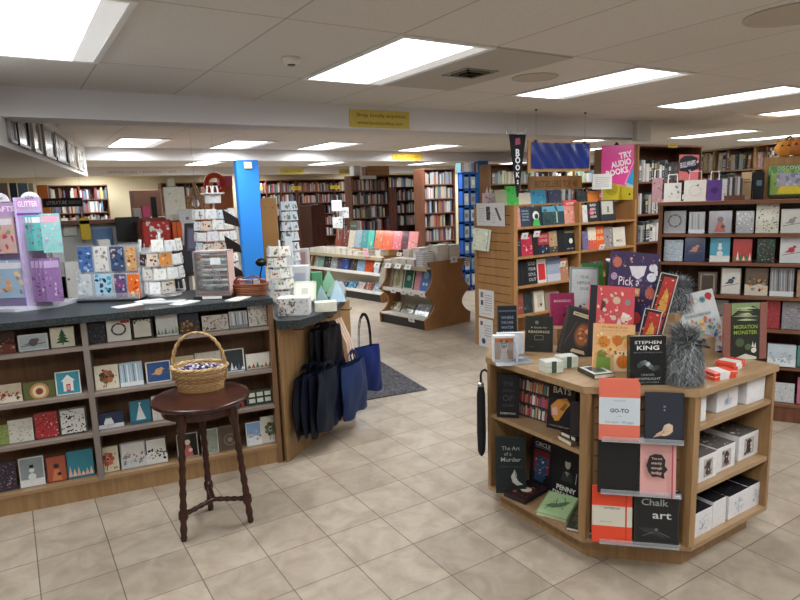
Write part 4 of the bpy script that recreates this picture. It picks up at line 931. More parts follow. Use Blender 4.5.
def bookcase(name,label,P,az,w,h,d,zs,mat='walnut',divs=(),base=.08,edge=None,cat='bookcase',group=None,back=True,top=True):
    e=empty(name,tuple(P),az+90); tag(e,label,cat,group); lie=mat+'_lying' if mat+'_lying' in MATS else mat
    for x in (0,w-.02):
        b=MB(mat); b.box(x,x+.02,0,d,0,h); b.build('side_panel',e)
    for x in divs:
        b=MB(mat); b.box(x-.01,x+.01,0,d,base,h); b.build('divider',e)
    xs=[.02]+[q for x in divs for q in (x-.01,x+.01)]+[w-.02]
    for z in zs:
        for k in range(0,len(xs),2):
            b=MB(lie); b.box(xs[k],xs[k+1],.003,d-.012,z-.02,z); b.build('shelf',e)
    if top:
        b=MB(lie); b.box(.0,w,-.004,d,h,h+.02); b.build('top_board',e)
    if back:
        b=MB(mat); b.box(.02,w-.02,d-.012,d,base,h); b.build('back_panel',e)
    b=MB(mat); b.box(.02,w-.02,.02,.04,0,base); b.build('kick_board',e)
    return e,frame(P,az)
FACES=[]
def faceout(M,x,z,w,h,cover,art,label,tilt=8,y=.05,t=.025,name='book',cat='book',group=None,mat='paper'):
    b=MB(mat); b.box(-w/2,w/2,0,t,0,h,cover); a=Art(b,w,h,0)
    if art: art(a)
    b.box(-w/2+.003,w/2-.0,.003,t-.003,h,h+.0006,'#d8d2c4')
    o=b.build(name,mw=M@Matrix.Translation((x,y,z))@Matrix.Rotation(R_(-tilt),4,'X')); tag(o,label,cat,group); return o
# -------- case B: slat wall end, books face out
BX,BY0,BH=4.28,4.6,1.52; BW=1.87; BD=.3
e=empty('slatwall_bookcase',(BX,BY0,0)); tag(e,'light orange oak bookcase with a slatted end panel in the middle of the shop','bookcase')
for x,nm in ((0,'end_frame'),(.92,'divider'),(BW-.025,'end_frame')):
    b=MB('oak_orange'); b.box(x,x+.03,0,.6 if x!=.92 else BD,0,BH); b.build(nm,e)
b=MB('oak_orange'); 
for k in range(16):
    z0=.08+k*.0895
    b.box(-.016,0,.05,.57,z0,z0+.083)
b.build('slat_panel',e)
b=MB('dark_stain'); b.box(-.006,.0,.05,.57,.06,1.5); b.build('slat_grooves',e)
b=MB('oak_orange'); b.box(-.02,0,0,.05,0,BH); b.box(-.02,0,.57,.62,0,BH); b.build('corner_post',e)
b=MB('oak_orange'); b.box(.03,BW-.02,BD,BD+.02,.1,BH-.1); b.build('back_panel',e)
BZ=[.1,.4,.7,1.0,1.30]
for z in BZ:
    for xa,xb in ((.03,.92),(.95,BW-.025)):
        b=MB('oak_orange'); b.box(xa,xb,.0,BD,z-.022,z); b.build('shelf',e)
        b=MB('oak_orange'); b.box(xa,xb,.32,.6,z-.022,z); b.build('rear_shelf',e)
b=MB('oak_orange'); b.box(.03,BW-.025,.18,.6,BH-.02,BH); b.build('top_board',e)
MBc=frame((BX,BY0,0),270)
BP=Vector((BX,BY0+.05,0)); BN=Vector((0,-1,0))
def bitem(px0,px1,pt,zi,cover,art,label,t=.03,tilt=6,dep=.05):
    P=Vector((BX,BY0+dep,0)); a=onpl(px0,pt+10,P,BN); c=onpl(px1,pt+10,P,BN); z=BZ[zi]; h=min(onpl((px0+px1)/2,pt,P,BN).z-z,.285)
    w=c.x-a.x; b=MB('paper'); b.box(-w/2,w/2,0,t,0,h,cover); ar=Art(b,w,h,0)
    if art: art(ar)
    o=b.build('book',mw=pose(((a.x+c.x)/2,BY0+dep,z),0,tilt)); tag(o,label,'book','books facing out on the slatted bookcase'); return o
def lines_(c,ws,v0=.8,dv=.15,wd=.7):
    def f(a):
        a.up()
        for i,wd_ in enumerate(ws): a.text(wd_,.5,v0-dv*i,wd,c,bold=.02,h=dv*.62)
    return f
def two(*fs):
    def f(a):
        for q in fs: q(a)
    return f
R_top=lambda c,v=.6:(lambda a:a.rect(0,v,1,1,c)); R_bot=lambda c,v=.4:(lambda a:a.rect(0,0,1,v,c))
def dots_(cols,n=16,seed=1,box=(.1,.1,.9,.9)): return lambda a:a.up().dots(n,cols,.05,.12,box,random.Random(seed))
BIT=[
(516,521,208,4,'#c98a88',dots_(['#2c2c30','#d8c8c4','#8a3a40'],10),'narrow pink and black book at the left end of the top shelf'),
(521,531,207,4,'#2e3848',lines_('#8fa0b4',('NEVER','AGAIN','THE','SEA')),'slate blue book of pale capitals on the top shelf'),
(531,542,207,4,'#20282e',two(lambda a:(a.up().circ(.5,.55,.3,'#d8dcd4',12),a.up().circ(.55,.5,.18,'#1c2a24',8),a.up().poly([(.15,0),(.85,0),(.75,.35),(.3,.35)],'#3fae52')),),'dark book with a white face and bright green figure, top shelf'),
(543,565,206,4,'#24404a',two(R_top('#5a98b8',.7),dots_(['#2f4c38','#1f3430','#3a5a48'],12,3),lambda a:a.up().rect(.62,.1,.68,.7,'#a8b8a0')),'wide green and blue landscape book on the top shelf'),
(565,578,200,4,'#d0907c',two(R_top('#c94a50',.75),dots_(['#e0b0a0','#b85a4c'],8,5,(.1,.1,.9,.6)),lines_('#f0e0d8',('LOOK',),.86,.14,.6)),'salmon book with a red title band, tallest on the top shelf'),
(583,588,205,4,'#d0ccc8',dots_(['#3a3638','#a8a4a0'],8),'narrow white and black book beside the divider, top shelf'),
(588,600,202,4,'#232124',two(lambda a:a.up().circ(.35,.5,.2,'#c2345c',10),lines_('#d8d4d0',('BAD','GIRL','CITY','NOW'),.85,.2,.5)),'black book with a crimson blot and white letters, top shelf'),
(601,616,200,4,'#2c2e30',lambda a:(a.rect(.1,.32,.86,.95,'#b8b4aa'),a.up().rect(.45,.4,.6,.7,'#7a786e')),'dark book with a large grey photo panel, top shelf'),
(516,522,239,3,'#2a2830',lines_('#8a8a90',('NO','WAR')),'dark narrow book at the left of the second shelf'),
(522,533,235,3,'#b82c44',two(lines_('#f0d8dc',('REX',),.85,.15,.6),lambda a:a.up().dots(12,['#e8d8dc','#d88a98','#6a1a2a'],.05,.1,(.2,.05,.9,.5),random.Random(5))),'crimson book with a white figure at the bottom, second shelf'),
(533,539,236,3,'#1d1c20',None,'plain black spine between red books, second shelf'),
(539,550,233,3,'#9c2c34',two(R_bot('#22222c',.45),lines_('#d0a0a0',('BLOOD','LINE'),.85,.2,.7),lambda a:a.up().dots(6,['#c8d4e0','#3a5a98'],.06,.12,(.3,.1,.8,.4),random.Random(8))),'dark red book with a blue and white horse shape, second shelf'),
(550,558,231,3,'#a88a68',two(R_bot('#4a4038',.3),dots_(['#d8c8a8','#5a4a38'],6,9)),'tan book with dark lower edge, second shelf'),
(558,565,230,3,'#18181c',None,'pair of black spines beside the star book, second shelf'),
(565,577,228,3,'#1e2226',two(lambda a:a.up().circ(.55,.45,.16,'#d0d4d0',8),lines_('#b09a70',('KINGS',),.84,.16,.8),lambda a:a.text('NEW YORK',.5,.12,.6,'#b8b4a8')),'black book with a white star burst at the right of the second shelf'),
(583,589,231,3,'#6a6488',dots_(['#c8c8d4','#38365a'],8),'purple grey spine stack beside the divider, second shelf right bay'),
(589,597,227,3,'#d8cdb8',two(R_bot('#c9584a',.4),dots_(['#e0a050','#8a2c2c'],7,4,(.1,.3,.9,.7))),'cream and red illustrated book, second shelf right bay'),
(597,605,226,3,'#d85a24',lines_('#f0c090',('OUR','SUN'),.75,.3,.8),'vivid orange book above a white price card, second shelf right bay'),
(605,613,227,3,'#8a888a',dots_(['#2c2c30','#b84a50','#d0ccc8'],10,6),'grey book with red and black marks, second shelf right bay'),
(614,626,227,3,'#cdc6ba',lines_('#5a5450',('MILK',),.3,.2,.5),'pale cream book at the right end of the second shelf'),
(516,528,262,2,'#17171b',lambda a:(a.line(.3,.05,.3,.95,.002,'#5a5a60'),a.line(.6,.05,.6,.95,.002,'#5a5a60')),'run of black spines at the left of the third shelf'),
(528,538,260,2,'#1b1b1e',lines_('#a8a8aa',('SOLD','YOUR','SOUL','OUT'),.85,.22,.75),'black book of bold grey capitals on the third shelf'),
(538,547,259,2,'#d4cac4',lambda a:a.rect(.12,.12,.88,.8,'#c22c34'),'white book with a solid red square, third shelf'),
(548,561,257,2,'#9aa2b4',two(R_top('#6f7890',.7),R_bot('#b8bcc8',.3)),'hazy blue grey book on the third shelf'),
(561,569,258,2,'#b07a5c',dots_(['#8a4a34','#d8b89a','#6a3a2c'],10,2),'brown red patterned book on the third shelf'),
(583,590,262,2,'#2a2a2c',lambda a:a.line(.5,.1,.5,.9,.003,'#8a8a88'),'dark spine beside the divider, third shelf right bay'),
(590,603,261,2,'#4a4c44',dots_(['#8a8a7c','#22241f'],8,7),'grey green book, third shelf right bay'),
(516,524,293,1,'#8a4a40',dots_(['#5a2a28','#b87a6c'],6,3),'brown red book at the left of the fourth shelf'),
(524,533,294,1,'#26302f',dots_(['#3f5048','#6a7a68'],6,4),'dark green book on the fourth shelf'),
(535,545,291,1,'#cdc6b8',lambda a:(a.up().rect(.3,.2,.8,.8,'#b0a898'),a.up().circ(.65,.32,.1,'#2a2826',8)),'cream book with a dark dot on the fourth shelf'),
(546,560,292,1,'#8a7a6c',None,'plain taupe book on the fourth shelf'),
]
for it in BIT: bitem(*it)
def pricecard(P,yaw,label,w=.07,h=.06,tilt=-25,txt='-',group='white price cards on shelf edges',tc='#55555a'):
    b=MB('paper'); b.box(-w/2,w/2,-.001,.0,0,h,'#e0dfdc'); a=Art(b,w,h,-.001); a.up().text(txt,.5,.55,.3,tc)
    for i in range(2): a.rect(.2,.2+.12*i,.8,.24+.12*i,'#b8b6b2')
    o=b.build('price_card',mw=pose(P,yaw,tilt)); tag(o,label,'price card',group); return o
for px,py,l in ((524,236,'leftmost price card on the top shelf edge of the slatted bookcase'),(536,234,'second price card on the top shelf edge of the slatted bookcase'),(562,264,'price card on the second shelf edge below the star book'),(601,247,'price card under the vivid orange book')):
    p=onpl(px,py,(0,BY0-.006,0),(0,1,0)); pricecard(Vector((p.x,BY0-.006,p.z-.03)),0,l,w=.085,h=.065,tilt=-18)
# books standing on top of case B
def topspines(x0,x1,y,z,seed,case,shelf,hm=.16,wr=(.02,.05)):
    fill_row(Matrix.Translation((0,0,0)),x0,x1,z,hm,seed,case,shelf,y=y,wr=wr)
topspines(BX+.2,BX+BW-.1,BY0+.46,BH,77,'the slatted bookcase','top ledge')
for (px0,px1,pt,pb,c,ar,l) in ((496,507,190,203,'#a8a88c',None,'sage grey book lying against the left top of the slatted bookcase'),(507,519,186,201,'#46b04a',dots_(['#6fcf70','#2f8a38'],5),'bright green book on top of the slatted bookcase'),(519,531,193,203,'#cfc8b4',None,'cream book on top of the slatted bookcase'),(531,546,190,204,'#3a8fb4',dots_(['#6ab4d0','#2a6f94'],5),'sky blue book on top of the slatted bookcase'),(549,562,190,203,'#2f3a50',dots_(['#4a5a78'],4),'navy book on top of the slatted bookcase'),(577,588,192,204,'#2a2c30',dots_(['#4a4c50'],4),'black picture book on top of the slatted bookcase'),(588,600,191,203,'#d8802c',None,'orange book on top of the slatted bookcase'),(598,608,191,202,'#b83038',lines_('#e8d0d0',('SALE',),.5,.4,.6),'red book on top of the slatted bookcase'),(608,617,191,202,'#1c1c20',None,'black book below the audio sign on top of the slatted bookcase')):
    P=Vector((BX,BY0+.26,0)); a=onpl(px0,pt,P,BN); q=onpl(px1,pt,P,BN); w=q.x-a.x; h=max(.06,a.z-BH)
    b=MB('paper'); b.box(-w/2,w/2,0,.02,0,h,c); arr=Art(b,w,h,0); 
    if ar: ar(arr)
    o=b.build('book',mw=pose(((a.x+q.x)/2,BY0+.26,BH),0,6)); tag(o,l,'book','books on top of the slatted bookcase')
# bestseller sign board behind
b=MB('oak_orange'); b.box(-.46,.40,0,.02,.12,.3); b.use('paper'); a=Art(b,.86,.18,0,O=(-.46,0,.12)); a.up().text('BESTSELLERS TOP 40',.5,.5,.8,'#6a4a2c',h=.42,bold=.01)
b.use('oak_orange'); b.box(-.40,-.37,.02,.04,0,.2); b.box(.3,.33,.02,.04,0,.2)
o=b.build('wooden_sign',loc=(BX+1.19,BY0+.62-.06,BH+.0)); tag(o,'long orange wood sign board lettered BESTSELLERS, behind the books on the slatted bookcase','sign')
# blue banner panel hung from the ceiling
p0=onpl(531,156,(0,4.5,0),(0,1,0)); p1=onpl(589,156,(0,4.5,0),(0,1,0)); W_=p1.x-p0.x
e=empty('hanging_banner',((p0.x+p1.x)/2,4.5,1.87)); tag(e,'glossy dark blue panel hanging by two wires below the ceiling','banner')
b=MB('oak_orange'); b.box(-W_/2-.03,W_/2+.03,.006,.02,-.03,.27); b.build('backing_board',e)
b=MB('gloss'); n=26
vs=[];fs=[]
for j in range(9):
    for i in range(n+1):
        x=-W_/2+W_*i/n; z=.25*j/8; vs.append((x,-.004+.005*math.sin(i*1.1+j*.7)*math.sin(j*.5+i*.23),z))
for j in range(8):
    for i in range(n): k=j*(n+1)+i; fs.append((k,k+1,k+n+2,k+n+1))
b.smooth=True; b.add(vs,fs,'#1c2f78'); b.build('blue_film',e)
for s in (-1,1):
    b=MB('metal'); b.tube([(s*W_*.42,.0,.26),(s*W_*.42,0,CZ-1.87)],.0015,5,'#8a8a8a'); b.build('wire',e); b=MB('plastic'); b.box(s*W_*.42-.015,s*W_*.42+.015,-.01,.012,.25,.275,'#15151a'); b.build('clip',e)
    b=MB('plastic'); b.lathe([(.012,CZ-1.87-.012),(.016,CZ-1.87)],10,'#15151a',cx=s*W_*.42); b.build('ceiling_hook',e)
# black pennant
p0=onpl(509,134,(0,4.45,0),(0,1,0)); p1=onpl(526,134,(0,4.45,0),(0,1,0)); hw=(p1.x-p0.x)/2
e=empty('pennant',((p0.x+p1.x)/2,4.45,p0.z)); tag(e,'narrow black pennant with white letters pointing down at the slatted end panel','pennant')
hh=p0.z-1.60
b=MB('fabric'); b.add([(-hw,0,0),(hw,0,0),(.01,0,-hh),(-.01,0,-hh)],[(3,2,1,0)],'#1b1b1e'); b.add([(-hw,.004,0),(hw,.004,0),(.01,.004,-hh),(-.01,.004,-hh)],[(0,1,2,3)],'#1b1b1e'); b.build('flag',e)
b=MB('paper'); 
for i,(ch,s) in enumerate(zip('BOOKS',(.07,.062,.055,.048,.04))):
    vs,fs,tw,th=text_tris(ch,.03); 
    k=s/th; z=-.17-i*.068; b.add([(-(x-tw/2)*0+ (y-th/2)*k*-1*0+(x-tw/2)*k,-.0015,z+(y-th/2)*k) for x,y in vs],fs,'#c9ccce')
b.add([(-.03,-.0015,-.1),(.035,-.0015,-.09),(.03,-.0015,-.03),(-.03,-.0015,-.04)],[(0,1,2,3)],'#8a4054'); b.build('lettering',e)
b=MB('clear_plastic'); b.tube([(hw*1.1*math.cos(t*.4),.02+hw*.6*math.sin(t*.4),.01+.02*math.sin(t*2.1)) for t in range(16)],.003,5,'#fff',closed=True)
for t in range(6): b.tube([(hw*math.cos(t*1.05),.02+hw*.6*math.sin(t*1.05),.01),(hw*1.3*math.cos(t*1.05),.02+hw*.8*math.sin(t*1.05),.075)],.002,4,'#fff')
b.build('clear_crown',e)
b=MB('metal'); b.tube([(0,.002,0),(0,.002,CZ-p0.z)],.0012,4,'#999'); b.build('wire',e)
# papers and a magazine on the slatted end panel
def onpanel(px0,px1,py0,py1,label,name,cat,col='#d9dadb',art=None,t=.002,tilt=0,out=.018,group='papers on the slatted end panel'):
    X=BX-out; n=(1,0,0); a=onpl(px0,(py0+py1)/2,(X,0,0),n); c=onpl(px1,(py0+py1)/2,(X,0,0),n); zt=onpl((px0+px1)/2,py0,(X,0,0),n).z; zb=onpl((px0+px1)/2,py1,(X,0,0),n).z
    w=abs(a.y-c.y); h=zt-zb; b=MB('paper'); b.box(-w/2,w/2,-t,0,0,h,col); ar=Art(b,w,h,-t)
    if art: art(ar)
    o=b.build(name,mw=pose((X,(a.y+c.y)/2,zb),-90,tilt)); tag(o,label,cat,group); return o
def a_plan(a):
    for i in range(6): a.rect(.08,.2+.11*i,.3,.22+.11*i,'#a8aab0')
    a.rect(.36,.25,.5,.85,'#4a4c52'); a.up().dots(8,['#8a8c92','#2e3034'],.02,.04,(.36,.3,.5,.8),random.Random(1)); a.poly([(.66,.8),(.74,.8),(.9,.25),(.82,.25)],'#5a5c64')
    for i in range(5): a.rect(.55,.15+.1*i,.68,.17+.1*i,'#b0b2b6')
onpanel(477,505,203,226,'wide white newsletter sheet clipped at the top of the slatted panel','newsletter','paper',art=a_plan,tilt=-2,out=.03)
def a_mp(a): a.dots(24,['#c2c9b8','#9aa58c','#d8dccf','#a8b0a4'],.05,.1,(.05,.05,.9,.95),random.Random(2)); a.up().circ(.35,.55,.22,'#ccd2b8',14); a.rect(.84,0,.88,1,'#8a8f80')
b=MB('paper'); b.box(-.09,.09,-.03,0,0,.225,'#c4c8b8'); b.box(-.089,.0905,-.028,-.002,.001,.224,'#8f9490'); ar=Art(b,.18,.225,-.03); a_mp(ar)
p=onpl(481,250,(BX-.06,0,0),(1,0,0)); q=b.build('magazine',mw=pose((BX-.08,p.y-.02,1.06),-50,-4,8)); tag(q,'pale green patterned magazine hooked on the left of the slatted panel','magazine')
def a_inf(a):
    a.rect(.12,.7,.3,.9,'#8a7a78'); a.rect(.14,.42,.3,.6,'#55565a'); 
    for i in range(7): a.rect(.4,.25+.09*i,.88,.275+.09*i,'#8f9194')
    a.rect(.2,.1,.8,.12,'#a8aaac')
def a_inf2(a): a.rect(.12,.75,.3,.9,'#7a5a58'); a.circ(.35,.2,.14,'#3a4468',14); a.up(); [a.rect(.4,.4+.09*i,.88,.425+.09*i,'#8f9194') for i in range(5)]
onpanel(479,494,290,317,'upper white information sheet low on the slatted panel','information_sheet','paper',art=a_inf)
onpanel(479,493,319,347,'lower white information sheet near the foot of the slatted panel','information_sheet','paper',art=a_inf2)
# pink bag on the top left corner of case B
b=MB('paper'); b.prism([(-.06,-.04),(.06,-.04),(.06,.04),(-.06,.04)],0,.13,'#d8c0c4'); ar=Art(b,.12,.13,-.04,O=(-.06,-.04,0)); ar.up().dots(14,['#c25a6a','#e8e0e0','#8aa0b8','#e0a0a8'],.05,.1,(.05,.05,.95,.95),random.Random(3))
b.add([(-.03,0,.13),(.0,0,.13),(-.012,0,.2)],[(0,1,2)],'#e0c8cc'); b.add([(.005,0,.13),(.035,0,.13),(.02,0,.19)],[(0,1,2)],'#e0c8cc')
o=b.build('gift_bag',loc=(BX+.08,BY0+.5,BH),rot=(0,0,R_(-35))); tag(o,'small pink patterned gift bag with pointed tissue on the slatted bookcase corner','gift bag')
# -------- case C with the audio books sign
CX=BX+BW+.005; ce,MC=bookcase('tall_bookcase','tall walnut bookcase with a dark headed sign, right of the audio books poster',(CX,4.6,0),270,1.23,2.12,.42,[.1,.42,.72,1.02,1.35,1.72],mat='walnut')
b=MB('oak_orange'); b.box(-.005,-.0,-.004,.62,0,2.13); b.build('oak_end_panel',ce)
for i,z in enumerate([1.02,1.35,1.72]): fill_row(MC,.04,1.2,z,.3,300+i,'the tall bookcase by the audio poster','%s shelf'%('fourth','third','top')[i] if i!=1 else 'middle shelf',dens=.97,wr=(.03,.06),hues=[('grey','#6f7274'),('black','#1f1e22'),('white','#c4c2be'),('slate','#3a444c'),('pale grey','#9a9a9a')])
b=MB('plastic'); b.box(-.09,.09,-.003,0,0,.045,'#c9a83a'); Art(b,.18,.045,-.003).up().text('CRAFT',.5,.5,.7,'#4a3a10',h=.5)
o=b.build('yellow_sign',loc=(CX+.62,4.594,2.11)); tag(o,'small yellow shelf sign on top of the tall bookcase','sign')
# audio books poster: stands on case B against case C's side
def a_aud(a):
    a.rect(0,0,1,1,'#e0489a'); a.up(); a.poly([(.05,.3),(.55,.28),(.62,.0),(.0,.0)],'#c2b032'); a.poly([(.55,.28),(1,.18),(1,0),(.5,0)],'#b8a828'); a.poly([(.72,.36),(1,.72),(1,.2),(.7,.26)],'#2f9ad0'); a.poly([(.7,.25),(1,.18),(1,.24),(.7,.31)],'#e8e4e0')
    a.up(); a.line(.66,.28,.98,.86,.006,'#e8c0d4')
    for i,(tx,u,wd) in enumerate((('TRY',.66,.36),('AUDIO',.54,.56),('BOOKS',.44,.62))): a.text(tx,u,.82-.15*i,wd,'#f2ecf0',h=.115,bold=.035,rot=.20)
    a.circ(.3,.2,.18,'#a89a28',14); a.up().line(.16,.2,.44,.14,.003,'#5a5418'); a.circ(.25,.24,.02,'#3a3612'); a.circ(.8,.1,.03,'#3a3612')
PA=232.0; PPt=Vector((CX-.26,4.86,0)); b=MB('gloss'); a0=onpl(601,180,PPt,dirv(PA)); a1=onpl(637,180,PPt,dirv(PA)); w_=(a1-a0).length; pm=(a0+a1)/2; zt=onpl(618,145,PPt,dirv(PA)).z; zb=BH+.002
b.box(-w_/2,w_/2,-.006,0,0,zt-zb,'#e0489a'); a_aud(Art(b,w_,zt-zb,-.006)); o=b.build('audio_poster',mw=pose((pm.x,pm.y,zb),PA+90)); tag(o,'bright pink, yellow and blue poster reading TRY AUDIO BOOKS','poster')
b=MB('plastic'); b.add([(-.05,0,0),(.05,0,0),(0,0,.06),(-.05,.02,0),(.05,.02,0),(0,.02,.06)],[(0,1,2),(5,4,3),(0,3,4,1),(1,4,5,2),(2,5,3,0)],'#241a1c'); o=b.build('clip_hook',loc=(CX-.01,4.9,2.13),rot=(0,0,R_(-90))); tag(o,'small dark triangular clip above the pink poster','clip')
b=MB('paper'); b.box(-.11,.11,-.004,0,0,.17,'#dddcd8'); a=Art(b,.22,.17,-.004); a.up()
for i in range(6): a.rect(.15,.15+.12*i,.85,.175+.12*i,'#8a8c90')
p=onpl(602,184,(0,BY0+.15,0),(0,1,0)); o=b.build('notice_card',mw=pose((p.x,BY0+.15,BH+.13),-32)); 
b=MB('clear_plastic'); b.box(-.01,.01,-.003,.003,-.13,.17,'#fff'); q=b.build('stand',o); tag(o,'white printed notice on a clear stand in front of the pink poster','notice')
# Bullwhips sign
b=MB('paper'); b.box(-.2,.2,-.006,0,0,.3,'#c2686a'); a=Art(b,.4,.3,-.006); a.up().poly([(.02,.36),(0,.62),(.04,.82),(.25,.95),(.6,.97),(.9,.88),(1,.62),(.98,.45),(.75,.38),(.5,.22),(.4,.32)],'#1a1c28'); a.up().text('BULLWHIPS',.44,.63,.76,'#d0ccd4',h=.22,bold=.02,rot=.12); a.text('+',.92,.72,.11,'#d0ccd4',bold=.03); a.text('etc.',.55,.38,.14,'#d0ccd4')
p=onpl(688,180,(0,4.56,0),(0,1,0)); o=b.build('brand_sign',mw=pose((p.x,4.56,p.z-.0),0)); tag(o,'pink sign with a dark lettered shape hanging on the tall bookcase','sign')
# -------- case D: long shelves far right
de,MD=bookcase('wall_bookcase','long wall bookcase with pale shelf edges far right behind the card rack',(8.25,5.55,0),159.5,2.3,2.1,.3,[.3,.62,.94,1.26,1.56,1.84],mat='oak',divs=(.8,1.5))
for i,z in enumerate([.94,1.26,1.56,1.84]):
    for k,(a_,c_) in enumerate(((.02,.78),(.82,1.48),(1.52,2.26))): fill_row(MD,a_,c_,z,.26,400+i*3+k,'the far right wall bookcase',('third','second','first','top')[i]+' shelf '+('left','middle','right')[k]+' bay',dens=.95,wr=(.025,.06))
b=MB('plastic'); b.box(-.13,.13,-.012,0,0,.12,'#26322e'); Art(b,.26,.12,-.012).up().text('HISTORY',.5,.5,.7,'#a8b8a8',h=.4); o=b.build('section_sign',mw=MD@Matrix.Translation((1.05,-.003,1.66))); tag(o,'dark green section sign on the far right wall bookcase','sign')
# -------- right card rack
RP=Vector((4.449,2.028,0)); RA=150.0; RYAW=RA+90+60-0
rd=dirv(-60); rn=Vector((-rd.y,rd.x,0)); rn=rn if rn.dot(CAMP-RP)>0 else -rn
RAZ=math.degrees(math.atan2(rn.y,rn.x)); R0=RP+rd*(-.895)
re_=empty('card_rack',tuple(R0),RAZ+90); tag(re_,'dark walnut card rack with six shelves of boxed cards at the right','card rack')
RW=1.2; RD=.3; RZ=[.13,.393,.652,.879,1.11,1.311]
for x in (0,RW-.025):
    b=MB('walnut'); b.box(x,x+.025,0,RD,0,1.53); b.build('side_panel',re_)
b=MB('walnut_lying'); b.box(-.01,RW,-.012,RD+.02,1.515,1.54); b.build('top_board',re_)
for z in RZ: b=MB('walnut_lying'); b.box(.025,RW-.025,0,RD-.01,z-.02,z); b.build('shelf',re_)
b=MB('dark_stain'); b.box(.025,RW-.025,RD-.01,RD,.1,1.515); b.build('back_panel',re_)
b=MB('walnut'); b.box(.025,RW-.025,.01,.03,0,.11); b.build('kick_board',re_)
RFP=R0-rn*.06; RYA=RAZ+90
def rc(px0,px1,pt,pb,zi,bg,kind,cols,label,border=None,t=.02,mat='gloss'):
    return card_pack(px0,px1,pt,pb,RFP,rn,RZ[zi],RYA,bg,kind,cols,label,'boxed cards on the dark card rack',tilt=7,t=t,border=border,mat=mat)
rc(664,686,211,230,5,'#a4a4a8','wreath',['#6e7470','#7c827c','#585e5a'],'silver grey boxed cards with a round wreath, top left of the rack')
rc(689,705,212,230,5,'#b4b6ba','lines',['#dcdee2','#8a8e92','#c8cace'],'shiny silver boxed cards, second on the top row of the rack')
rc(709,732,211,230,5,'#a09ca4','figure',['#5a4a4a','#b85444','#3a3438'],'grey boxed cards with a red lantern on the top row of the rack')
rc(736,754,211,230,5,'#a8abae','scatter',['#d8dadc','#70757a','#f0f0f0'],'mirror bright silver boxed cards on the top row of the rack')
rc(756,779,204,230,5,'#ccc9b8','scatter',['#3f6a44','#2f5236','#5c8054','#b04a4a'],'tall boxed cards of green leaves and a red bloom on the top row')
rc(781,803,209,230,5,'#cbcac2','bird',['#8f8f8c'],'white boxed cards with a grey bird at the right end of the top row')
rc(664,683,240,260,4,'#b4c4d2','scatter',['#d8e0e6','#8aa0b4','#6f8498'],'pale blue snowy boxed cards, first on the second row of the rack')
rc(685,705,237,260,4,'#26325e','bird',['#c08a70'],'navy boxed cards with an orange fox like animal, second row',border='#3a4670')
rc(710,730,237,260,4,'#4aa4c0','snowman',['#e4e6e4','#e4e6e4'],'turquoise boxed cards with a white bear, second row')
rc(733,752,239,260,4,'#b83c38','trees',['#3f8a48','#e0ddd4'],'red boxed cards with a green tree and white lower band, second row')
rc(757,775,239,260,4,'#22392e','scatter',['#5c8a64','#8fae8c','#3f6a4a','#b84a4c'],'dark green boxed cards of small holly leaves, second row')
rc(780,803,237,260,4,'#cccfd2','bird',['#b8384a'],'white boxed cards with a red cardinal, right end of the second row')
rc(698,717,272,292,3,'#5a4c42','frame',['#8a7c6c','#4a4238','#6a5c4c'],'brown framed boxed cards half hidden by the grey toy, third row')
rc(721,741,268,292,3,'#d2d0c8','bird',['#4c5a6a'],'cream boxed cards with a thin legged blue bird, third row',border='#8c8478')
rc(745,768,268,292,3,'#6c5c4c','scene',['#c8c0b0','#8a8a80','#d88a4a','#3f3a36'],'brown boxed cards with a bearded gnome figure, third row',border='#544a40')
rc(770,794,268,292,3,'#8c8c90','lines',['#d4d6d8','#b4b6ba','#5a5c60'],'grey boxed cards of bare birch trunks, third row')
rc(797,806,270,292,3,'#a88a74','scatter',['#6a5040'],'tan boxed cards at the right photo edge, third row')
rc(708,728,300,325,2,'#77716f','scene',['#a8a4a0','#55504e','#8f8a88'],'dull grey boxed cards left of the green monster book, fourth row')
rc(766,780,301,326,2,'#9c3c40','scatter',['#6a2428','#c0605c'],'dark red boxed cards right of the green monster book, fourth row')
rc(782,804,302,328,2,'#8c8a90','scatter',['#5c5a60','#b4b2b8','#a0a4a8'],'grey patterned boxed cards at the right end of the fourth row')
rc(767,795,344,366,1,'#b8c4cc','scene',['#d4d8da','#8fa4b4','#a8b4bc'],'pale blue box of cards lying stacked on the fifth row',t=.07)
rc(797,808,346,368,1,'#5a9490','plain',[],'teal box of cards at the right photo edge, fifth row')
o=rc(772,794,383,405,0,'#c4c8cc','scatter',['#a8b0b8','#8a949c','#dcdfe2'],'white patterned box tied with a black diagonal ribbon, bottom row of the rack')
rc(797,808,378,405,0,'#c06a8a','plain',[],'pink box of cards at the right photo edge, bottom row')
# things on the rack's top board
RT=1.54
def rtop(px0,px1,pt,cover,art,label,t=.05,name='gift_bag',cat='gift bag',dep=.12,group='gifts on top of the card rack',tilt=2,handles=None,yaw=0):
    P=R0-rn*dep; a=onpl(px0,190,P,rn); c=onpl(px1,190,P,rn); w=(c-a).length; m=(a+c)/2; h=onpl((px0+px1)/2,pt,P,rn).z-RT
    b=MB('paper'); b.box(-w/2,w/2,0,t,0,h,cover); ar=Art(b,w,h,0)
    if art: art(ar)
    if handles: b.tube([(-w*.28,0,h),(-w*.26,0,h+.06),(w*.26,0,h+.06),(w*.28,0,h)],.004,5,handles)
    o=b.build(name,mw=pose((m.x,m.y,RT),RYA+yaw,tilt)); tag(o,label,cat,group); return o
rtop(652,662,178,'#b08a90',dots_(['#d8d0d0','#6a3a40'],8),'pinkish bag overhanging the left end of the rack top',handles='#e0dcd8')
rtop(664,681,183,'#d6d6d2',dots_(['#b8b8b4','#8a8c8c'],8,2),'white floral box, first standing on the rack top',handles='#e8e8e6')
